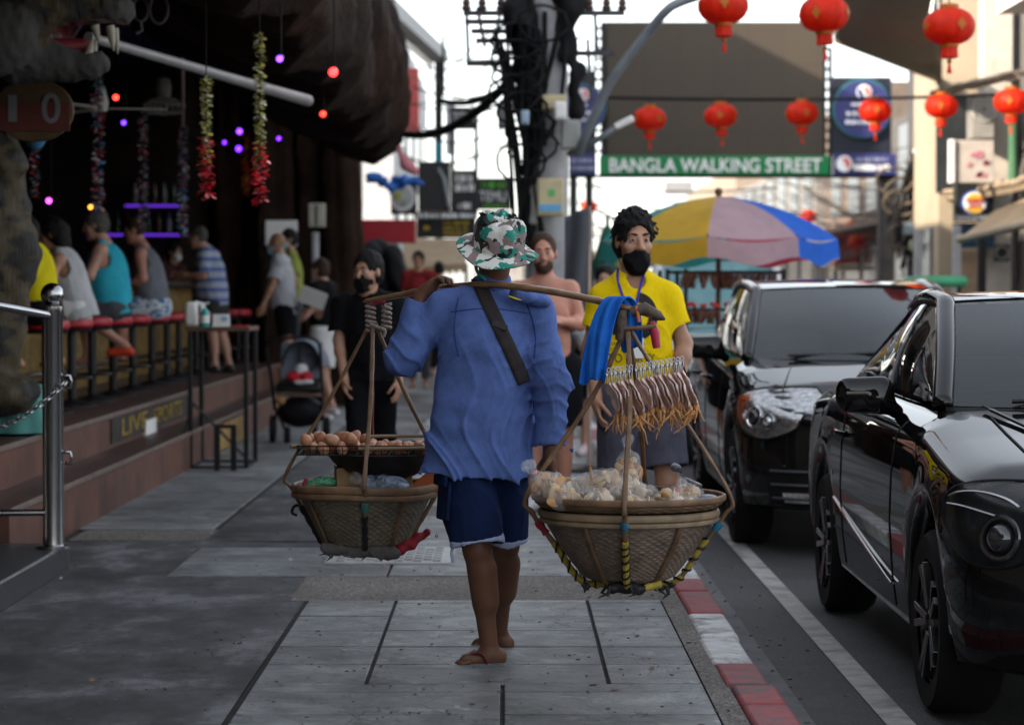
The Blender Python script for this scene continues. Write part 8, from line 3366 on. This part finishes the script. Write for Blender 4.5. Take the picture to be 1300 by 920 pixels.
# light box and signs
o = panel('faded_light_box', 'faded white light box sign with pale pink marks under the air conditioner', 'sign', 1208, 178, 1262, 232, 31.8, M('faded_white', (.42, .38, .35), .5, var=.12), .2)
g = random.Random(3)
mb = MB()
for k in range(9):
 a = P(g.uniform(1224, 1252), g.uniform(192, 224), 31.8)
 mb.prism([(.04 * math.cos(t) * g.uniform(.5, 1.6), .03 * math.sin(t)) for t in np.linspace(0, 6.283, 9)[:-1]], a + V(0, -.012, 0), (1, 0, .3), (-.3, 0, 1), (0, .008, 0))
mb.build('pink_marks', M('faded_pink', (.42, .16, .22), .6), o)
MB().box2(tuple(P(1206, 232, 31.75)), tuple(P(1209, 178, 31.9))).build('edge', PAPER, o)
o = panel('round_food_sign', 'dark sign box with a round red and yellow burger emblem in a blue ring', 'sign', 1213, 233, 1262, 281, 32.4, BLACKS, .2)
c = P(1237, 258, 32.36)
e_ = 1 / S(32.4)
disc = lambda r: [(r * e_ * math.cos(t), r * e_ * math.sin(t)) for t in np.linspace(0, 6.283, 33)[:-1]]
MB().prism(disc(16.5), c, (1, 0, 0), (0, 0, 1), (0, .03, 0)).build('blue_ring', M('emblem_blue', (.04, .09, .35), .5), o)
MB().prism(disc(14), c + V(0, -.012, 0), (1, 0, 0), (0, 0, 1), (0, .03, 0)).build('white_disc', PAPER, o)
MB().prism([(11 * e_ * math.cos(t), 10 * e_ * math.sin(t) + 2 * e_) for t in np.linspace(.25, math.pi - .25, 14)], c + V(0, -.024, 0), (1, 0, 0), (0, 0, 1), (0, .02, 0)).build('top_bun', M('bun_yellow', (.65, .38, .04), .5), o)
MB().prism([(11 * e_ * math.cos(t), 10 * e_ * math.sin(t) - 3 * e_) for t in np.linspace(math.pi + .25, 2 * math.pi - .25, 14)], c + V(0, -.024, 0), (1, 0, 0), (0, 0, 1), (0, .02, 0)).build('bottom_bun', M('bun_yellow'), o)
RL = M('emblem_red', (.5, .03, .03), .5)
text('lettering', 'BURGER', 22 * e_, c + V(0, -.03, 2.8 * e_), RL, o, height=5.5 * e_, bold=.008)
text('lettering', 'KING', 15 * e_, c + V(0, -.03, -3.6 * e_), RL, o, height=5.5 * e_, bold=.008)
o = panel('strip_lamp_sign', 'grey strip sign with red and white patches under the burger emblem', 'sign', 1214, 273, 1262, 281, 32.1, M('strip_grey', (.2, .2, .2), .5), .15)
strokes(o, 1216, 274, 1260, 280, 32.1, WHITEL, 1, 77, .7, .5)
o = panel('blue_sign', 'dark blue sign board with a paler arch under the burger emblem', 'sign', 1212, 283, 1263, 314, 32.2, M('deep_blue', (.008, .035, .085), .5), .2)
MB().prism([(12 * e_ * math.cos(t), 9 * e_ * math.sin(t)) for t in np.linspace(0, math.pi, 16)], P(1238, 300, 32.18), (1, 0, 0), (0, 0, 1), (0, .015, 0)).build('arch', M('mid_blue', (.02, .12, .2), .5), o)
strokes(o, 1220, 301, 1256, 308, 32.2, M('mid_blue'), 1, 78, .7)
o = panel('round_clock_sign', 'small round grey sign on the dark shopfront at the right', 'sign', 1262, 310, 1282, 332, 31.5, BLACKS, .08)
c = P(1272, 321, 31.46)
MB().tube([c + V(.08 * math.cos(t), 0, .08 * math.sin(t)) for t in np.linspace(0, 6.283, 25)], .014, 6, cap=False).build('ring', M('grey_tube'), o)
# awning at the right edge
o = thing('beige_awning', 'beige shop awning with a thick sunlit front edge at the right edge', 'awning', P(1270, 300, 27))
a0, a1 = P(1217, 304, 27.5), P(1330, 278, 25.5)
b0, b1 = P(1262, 268, 30), P(1345, 235, 28.5)
MB().grid(lambda u, w_: (b0 + (b1 - b0) * u) * (1 - w_) + (a0 + (a1 - a0) * u) * w_, 8, 6).build('canvas', M('beige_canvas'), o)
MB().tube([a0, a1], .045, 10).build('front_bar', CREAM, o)
MB().grid(lambda u, w_: (a0 + (b0 - a0) * u) - V(0, 0, .25 * w_ * u), 6, 2).build('side_flap', M('beige_canvas'), o)
# dark shopfront posts at the right
for px, y, lab in ((1166, 33, 'slim pale post left of the right-hand shopfront'), (1215, 31, 'pale post under the dark blue sign'), (1247, 31, 'dark post beside the small round grey sign')):
 m = M('pale_post_paint') if px < 1240 else DARK
 tag(MB().box2((W_(y, px) - .05, y, 0), (W_(y, px) + .05, y + .1, 2.3)).build('shop_post', m, bevel=.005), lab, 'post')
o = panel('market_board', 'brown and cream display board in the dark shopfront', 'display board', 1218, 318, 1244, 372, 33, M('tan_board', (.3, .22, .15), .7, var=.4, scale=3), .1)
# green roofed stall
o = thing('green_stall', 'green roofed stall just visible behind the black crossover roof', 'stall', (W_(27, 1198), 27.5, -.13))
a, b = P(1168, 364, 27), P(1230, 350, 27)
MB().box2((a[0], 27, a[2]), (b[0], 28.2, b[2])).build('roof', M('green_roof', (.05, .27, .14), .6), o, bevel=.05)
for x in (a[0] + .05, b[0] - .05):
 MB().box2((x - .02, 27.3, -.13), (x + .02, 27.34, a[2])).build('post', DARK, o)

# second utility pole with cable bundles
QX, QY = W_(38, 1164), 38.0
o = thing('utility_pole', 'dark utility pole with hanging cable loops on the right pavement', 'utility pole', (QX, QY, 0))
MB().lathe([(.17, 0), (.15, 5.2), (0, 5.2)], 16, (QX, QY, 0)).build('pole', M('dark_pole', (.07, .07, .075), .8), o)
g = random.Random(15)
for k in range(44):
 x0, y0 = 1164 + g.gauss(0, 7), 190 + g.uniform(0, 40)
 x1, y1 = 1162 + g.gauss(0, 13), y0 + g.uniform(70, 170)
 yy_ = QY - .25 + g.uniform(-.2, .2)
 MB().tube(catmull([P(x0, y0, yy_), P((x0 + x1) / 2 + g.gauss(0, 6), (y0 + y1) / 2, yy_), P(x1, min(y1, 352), yy_)], 5), g.uniform(.008, .024), 6).build('hanging_cable', CABLE, o)
for k in range(8):
 c = P(1160 + g.gauss(0, 20), 215 + 14 * k, QY - .4)
 MB().tube([c + V(.28 * math.cos(t), .05 * math.sin(2 * t), .2 * math.sin(t)) for t in np.linspace(0, 6.283, 20)], .02, 6, cap=False).build('cable_coil', M('brown_cable', (.10, .08, .06), .7), o)
a, b = P(1148, 298, QY - .5), P(1160, 282, QY - .5)
MB().box2(tuple(a), (b[0], QY - .3, b[2])).build('meter_box', M('blue_grey_box', (.15, .2, .24), .6), o, bevel=.01)
a, b = P(1156, 318, QY - .5), P(1167, 304, QY - .5)
MB().box2(tuple(a), (b[0], QY - .3, b[2])).build('meter_box', M('sage_box', (.3, .32, .22), .6), o, bevel=.01)
BUN = M('beige_cable', (.30, .235, .165), .8, var=.4, scale=5)  # beige cable colour, varied at random
def bundle(label, pts, r=.02, n=6):
 t = thing('cable_bundle', label, 'cable bundle', pts[0])
 for k in range(n):
  off = V(g.gauss(0, r * 1.5), g.gauss(0, r * 1.5), g.gauss(0, r * 1.5))
  MB().tube([p + off + V(0, 0, g.gauss(0, .01)) for p in catmull(pts, 6)], r * g.uniform(.7, 1.2), 6).build('cable', BUN, t)
 return t
bundle('thick pale cable bundle running from the right utility pole to the right edge', [P(1164, 232, 38), P(1178, 240, 37), P(1210, 245, 35), P(1255, 240, 32), P(1320, 226, 28)], .04)
bundle('shorter pale cable bundle below the long one on the right', [P(1176, 264, 38), P(1196, 258, 37), P(1214, 250, 36), P(1228, 243, 35)], .035, 4)
bundle('pale crossed cables below the strip sign near the red stall', [P(1020, 236, 56), P(1062, 262, 52), P(1090, 275, 51), P(1118, 278, 48), P(1163, 240, 38.3)], .03, 4)
bundle('beige cables crossing the cream wall', [P(1190, 118, 34), P(1232, 108, 32), P(1300, 92, 28)], .03, 4)
for px, py, lab, tilt in ((1172, 189, 'white tube lamp tilted up beside the right utility pole', 20), (1183, 203, 'lower pale tube lamp beside the right utility pole', 12)):
 c = P(px, py, 37.5)
 tt = thing('tube_lamp', lab, 'lamp', c)
 d = V(math.cos(R(tilt)), 0, math.sin(R(tilt)))
 MB().tube([c - d * .16, c + d * .16], .035, 10).build('tube', M('tube_white', (.62, .70, .66), .4), tt)
 MB().tube([c + V(0, .04, 0), V(QX, QY, c[2] - .2)], .015, 6).build('bracket', XARM, tt)

# ------------------------------------------------------------------ squid cart with umbrella
YU = 22.5
ux = W_(YU, 912)
uz = Z_(YU, 249)
um = thing('market_umbrella', 'large market umbrella of yellow, pinkish and blue panels over the squid cart', 'umbrella', (ux, YU, -.13))
UC = [M('umb_' + n, c, .7, var=.14, scale=3, sss=0, stain=tuple(a * .75 for a in c)) for n, c in (('pink', (.62, .42, .46)), ('blue', (.02, .17, .80)), ('white', (.66, .6, .55)), ('red', (.55, .06, .10)),
                ('teal', (.06, .4, .38)), ('cream', (.75, .58, .25)), ('teal', (.06, .4, .38)), ('yellow', (.85, .52, .05)))]
for m_ in UC:
 if not any(n.type == 'BSDF_TRANSLUCENT' for n in m_.node_tree.nodes):
  translucent(m_, .5)
RU, HU = 1.10, .40
for k in range(8):
 t0 = R(-90 - 10) + k * R(45)
 t1 = t0 + R(45)
 e0, e1 = V(math.cos(t0), math.sin(t0), 0), V(math.cos(t1), math.sin(t1), 0)

 def gore(u, w_):
  e = e0 * (1 - u) + e1 * u
  r = RU * w_
  z = HU * (1 - .25 * w_ - .75 * w_ ** 2.2)
  sagz = -.05 * math.sin(math.pi * u) * math.sin(math.pi * w_ * .5) * .6
  return V(ux, YU, uz - HU) + e * r + V(0, 0, z + sagz)
 pn = MB().grid(gore, 8, 12).build('panel', UC[k], um, sharp=180)

 def flap(u, w_):
  e = e0 * (1 - u) + e1 * u
  return V(ux, YU, uz - HU) + e * (RU + .02 * w_) + V(0, 0, -.19 * w_ - .05 * math.sin(math.pi * u) + .02 * math.sin(9 * u) * w_)
 MB().grid(flap, 10, 4).build('valance', UC[k], um, sharp=180)
 MB().tube([V(ux, YU, uz - .06), V(ux, YU, uz - HU) + e0 * RU * .5 + V(0, 0, HU * .62), V(ux, YU, uz - HU) + e0 * RU], .008, 5).build('rib', DARK, um)
MB().tube([(ux, YU, -.1), (ux, YU, uz + .02)], .024, 10).build('pole', BROWNW, um)
MB().ball((ux, YU, uz + .04), .04, 10).build('finial', BROWNW, um)
ca = thing('squid_cart', 'street cart with racks of brown dried squid under the market umbrella', 'cart', (ux, YU, -.13))
cx0, cx1 = W_(22, 845), W_(22, 992)
MB().box2((cx0, 21.7, .55), (cx1, 22.9, .62)).build('tray', STEEL, ca)
MB().box2((cx0 + .05, 21.75, .1), (cx1 - .05, 22.85, .55)).build('body', M('cart_red', (.28, .03, .03), .5), ca)
for x in (cx0, W_(22, 868), W_(22, 990)):
 for y in (21.75, 22.85):
  MB().beam((x, y, .1), (x, y, Z_(22, 342)), .035).build('post', DARK, ca)
for py in (346, 393, 428):
 MB().beam((cx0, 21.75, Z_(22, py)), (cx1, 21.75, Z_(22, py)), .03).build('rail', DARK, ca)
for x in (cx0 + .2, cx1 - .2):
 for y in (21.8, 22.8):
  MB().lathe([(.15, -.03), (.22, -.03), (.23, 0), (.22, .03), (.15, .03)], 20, (x, y, .1), 0, 'X').build('wheel', RUBBER, ca)
g = random.Random(33)
BSQ = M('brown_squid', (.13, .055, .035), .6, var=.5, scale=14)
for (x0, x1, py, L, Y, n) in ((868, 930, 347, .135, 21.7, 22), (905, 986, 347, .15, 22.5, 20), (870, 915, 394, .12, 21.7, 16)):
 for k in range(n):
  x = W_(Y, x0 + (x1 - x0) * (k + .5) / n)
  z = Z_(Y, py)
  d = V(g.gauss(0, .25), g.gauss(0, .3), 0)
  mb = MB().grid(lambda u, w_: V(x, Y, z) + V(d[0] * .1 * u, d[1] * .1 * u, -L * u) + V(math.cos(k * 1.3) * .55, math.sin(k * 1.3), 0) * (w_ - .5) * (.03 + .06 * math.sin(math.pi * min(1, u * .8 + .15))), 6, 3)
  oo = mb.build('dried_squid', BSQ if x0 != 905 else M('pale_squid', (.32, .2, .15), .6, var=.4), None, sharp=180)
  oo.modifiers.new('s', 'SOLIDIFY').thickness = .006
  tag(oo, 'brown dried squid hanging on the racks of the street cart', 'dried squid', 'dried squid on the cart racks')
mb = MB()
for k in range(22):
 mb.ball((g.uniform(cx0, W_(22, 920)), 21.72, Z_(22, 387) + g.uniform(-.012, .012)), .022, 7)
oo = mb.build('red_packets', REDPAINT, ca)
oo['kind'] = 'stuff'

# van behind the cart and other traffic
VW = M('white_car_paint', (.55, .57, .58), .3, coat=.6)
_keep = CARB
CARB = VW
_gw = GLASSW
GLASSW = M('teal_windscreen', (.10, .24, .26), .08, coat=.6)
c3 = Car('white van with a pale teal windscreen behind the squid cart', 1.62, 1.72, 27.0, 4.9, -.13,
   dict(nose=.5, tail=.3, wheels=(.8, 3.8), ra=.40, rw=.34, belt=[(0, .85), (.5, 1.0), (1.0, 1.08), (4.9, 1.1)], top=[(0, .80), (.3, .98), (.8, 1.08), (1.2, 1.12), (4.9, 1.14)],
    sill=[(0, .26), (4.9, .3)], wb=(.74, 1.0, 1.10, .75), wt=(.68, 1.75, 1.92, 1.6), rt=(.68, 4.55, 1.93), rb=(.74, 4.8, 1.1), roofc=.03, ua=.18, uc=.92, glass=((.04, .3), (.34, .86)), pillar=.05), cat='van')
c3.root.name = 'parked_van'
c3.root['group'] = 'vehicles further along the kerb'
c3.body()
c3.greenhouse()
for y in c3.p['wheels']:
 for sd in (-1, 1):
  c3.wheel(sd * (c3.W / 2 - .13), y, .33, .22, sd)
MB().box(c3.pt(0, -.03, .62), (1.1, .08, .16)).build('grille', BLACK, c3.root)
for sx in (-.62, .62):
 MB().ball(c3.pt(sx, .04, .78), (.13, .08, .10), 14).build('headlight', LAMPI, c3.root)
CARB = M('red_car_paint', (.40, .02, .02), .25, coat=1)
GLASSW = _gw
def small_car(label, X0, Yf, paint, lit):
 global CARB
 CARB = paint
 c = Car(label, X0, 1.74, Yf, 4.3, -.13,
   dict(nose=.7, tail=.5, wheels=(.9, 3.4), ra=.39, rw=.32, belt=[(0, .75), (.6, .88), (4.3, 1.0)], top=[(0, .70), (.2, .80), (1.1, .98), (4.3, 1.05)],
     sill=[(0, .24), (4.3, .3)], wb=(.72, 1.3, 1.0, 1.0), wt=(.58, 2.0, 1.45, 1.85), rt=(.56, 3.5, 1.44), rb=(.68, 4.05, 1.02), roofc=.04, ua=.25, uc=.8, glass=((.05, .45), (.48, .9)), pillar=.04))
 c.root['group'] = 'vehicles further along the kerb'
 c.body(70)
 c.greenhouse()
 for y in c.p['wheels']:
  for sd in (-1, 1):
   c.wheel(sd * (c.W / 2 - .13), y, .32, .2, sd)
 for sx in (-.58, .58):
  MB().ball(c.pt(sx, .10, .70), (.10, .08, .08), 14).build('headlight', M('headlight_on', (1, .9, .75), .3, emit=(1, .86, .66), estr=14) if lit else LAMPI, c.root)
 return c


small_car('red hatchback with lit headlights far down the kerb', 1.15, 44, M('red_car_paint'), True)
small_car('silver car with lit headlights beyond the red hatchback', 1.0, 56, M('silver_car_paint', (.4, .4, .42), .3, .6, coat=1), True)
CARB = _keep

# grey banner, green parasol and other things behind the man in yellow
o = thing('grey_banner', 'tall dark grey fabric banner between the utility pole and the man in yellow', 'banner', (W_(19, 733), 19, 0))
def ban(u, w_):
 x = 717 + 31 * u
 return P(x, (276 - 14 * u) + (150) * w_, 19 + .03 * math.sin(6 * u + 3 * w_))
bo = MB().grid(ban, 10, 20).build('fabric', M('dark_grey_banner', (.055, .06, .07), .7, var=.15), o, sharp=180)
bo.modifiers.new('s', 'SOLIDIFY').thickness = .01
MB().tube([P(748, 262, 19.02), V(W_(19, 748), 19.02, 0)], .014, 8).build('pole', M('pale_rod'), o)
MB().lathe([(0, 0), (.16, 0), (.16, .03), (.03, .06), (0, .06)], 18, (W_(19, 748), 19.02, 0)).build('foot', BLACK, o)
o = thing('green_parasol', 'dark green folded parasol left of the head of the man in yellow', 'parasol', (W_(26, 771), 26, 0))
MB().lathe([(0, 2.18), (.05, 2.1), (.14, 1.75), (.13, 1.62), (.03, 1.6), (0, 1.6)], 18, (W_(26, 771), 26, 0), 0, 'Z', lambda r, z, t, j, k: r * (1 + .12 * math.cos(8 * t))).build('canopy', M('dark_green_cloth', (.015, .09, .06), .8), o)
MB().tube([(W_(26, 771), 26, 0), (W_(26, 771), 26, 2.25)], .02, 8).build('pole', DARK, o)
# red stall far right of the umbrella
o = thing('red_stall', 'salmon red stall with a pale counter far behind beside the umbrella', 'stall', (W_(56, 1085), 56, -.13))
a, b = P(1060, 335, 56), P(1112, 305, 56)
MB().box2((a[0], 56, a[2]), (b[0], 57.5, b[2])).build('canopy', M('salmon_canopy', (.62, .19, .17), .7, var=.2), o, bevel=.05)
a2, b2 = P(1060, 343, 56), P(1112, 337, 56)
MB().box2((a2[0], 55.9, a2[2]), (b2[0], 57, b2[2])).build('counter', CREAM, o)
for x in (a[0] + .05, b[0] - .05):
 MB().box2((x - .04, 56.2, -.13), (x + .04, 56.28, a[2])).build('post', DARK, o)
o = panel('red_arch_sign', 'far red sign with an orange curve behind the crossed cables', 'sign', 1072, 250, 1098, 278, 64, M('sign_red'), .2)
MB().tube([P(1080 + 9 * math.sin(t), 268 - 14 * math.cos(t) * .9, 63.9) for t in np.linspace(.3, 2.4, 10)], .10, 8).build('orange_curve', M('orange_paint', (.7, .25, .03), .5), o)
# far buildings closing the street
for i, (x0, y0, x1, Y, m, lab) in enumerate(((968, 226, 1018, 95, WHITE, 'far white building right of the umbrella top'), (1018, 232, 1060, 100, CREAM, 'far cream building below the navy strip sign'),
            (935, 240, 968, 105, M('grey_plaster'), 'far grey building above the umbrella'), (700, 292, 735, 110, M('beige_plaster'), 'far beige building behind the utility pole'),
            (600, 284, 700, 120, M('grey_plaster'), 'far low grey building at the end of the street'), (735, 318, 870, 130, M('beige_plaster'), 'far low building behind the man in yellow'))):
 a, b = P(x0, 375, Y), P(x1, y0, Y)
 t = thing('far_building', lab, 'building', (a[0], Y, 0))
 MB().box2((a[0], Y, -.1), (b[0], Y + 12, b[2])).build('wall', m, t)
 n_ = max(1, int((b[0] - a[0]) / 1.6))
 for j in range(n_):
  for zz in np.arange(2.2, b[2] - 1.2, 1.9):
   xx = a[0] + (b[0] - a[0]) * (j + .5) / n_
   MB().box2((xx - .4, Y - .05, zz), (xx + .4, Y, zz + 1.0)).build('window', M('dark_window'), t)
# grey far sign in the bright gap
panel('far_grey_sign', 'small grey sign hanging in the bright gap under the green banner', 'sign', 844, 230, 880, 247, 75, M('far_grey', (.28, .28, .29), .6), .2)

# distant walkers
p1 = Person('distant walker in a dark red top on the left pavement behind the vendor', 34, .96, 10, dict(head=(531, 330, 0), neck=(532, 345, 0), hip=(532, 416, 0)), skin=SK_T, h=.013, hands=False, face=False)
p1.hair(HAIRB, 'short', seed=2)
p1.shirt(cloth_mat('dark_red_cotton', (.2, .02, .02), .2), sleeve=.7, hem=.05, loose=.03)
p1.pants(DKGREY, leg=.9, loose=.015, name='trousers')
p2 = Person('distant walker in grey by the beige awning', 40, .96, 170, dict(head=(557, 342, 0), neck=(557, 354, 0), hip=(557, 413, 0)), skin=SK_T, h=.014, hands=False, face=False)
p2.hair(HAIRB, 'short', seed=6)
p2.shirt(DKGREY, sleeve=.7, hem=.05, loose=.03)
p2.pants(BLACKC, leg=.9, loose=.015, name='trousers')

# wires over the near street; the windscreens mirror them
for k, (x0, x1, y0, y1, z) in enumerate(((-3, 9, 3, 8, 6.2), (-3, 9, -1, 2, 6.6), (-3, 10, 6, 5, 7.0))):
 wire('overhead wire over the near street mirrored in the car windscreens', sag(V(x0, y0, z), V(x1, y1, z + .4), .5, 14), .022)

o = panel('dark_shopfront', 'dark open shopfront with hanging goods behind the right utility pole', 'shopfront', 1170, 192, 1214, 356, 37.2, M('shop_dark', (.012, .011, .011), .7, spec=.2), .1)
for k in range(9):
 x = 1172 + 4.6 * k
 a = P(x, random.uniform(205, 300), 37.1)
 MB().beam(a, a - V(0, 0, random.uniform(.3, 1.1)), random.uniform(.03, .12), .04).build('hanging_goods', [PAPER, BROWNW, M('grey_tube'), REDPAINT, CREAM][k % 5], o)

g = random.Random(44)
for k in range(26):
 y0, y1 = g.uniform(150, 290), g.uniform(110, 250)
 wire('dark sagging cable in the tangle right of the gantry', sag(P(g.uniform(930, 1010), y0 + 40, g.uniform(58, 66)), P(1345, y1, g.uniform(30, 34)), g.uniform(.3, 1.3), 18), g.uniform(.007, .016))
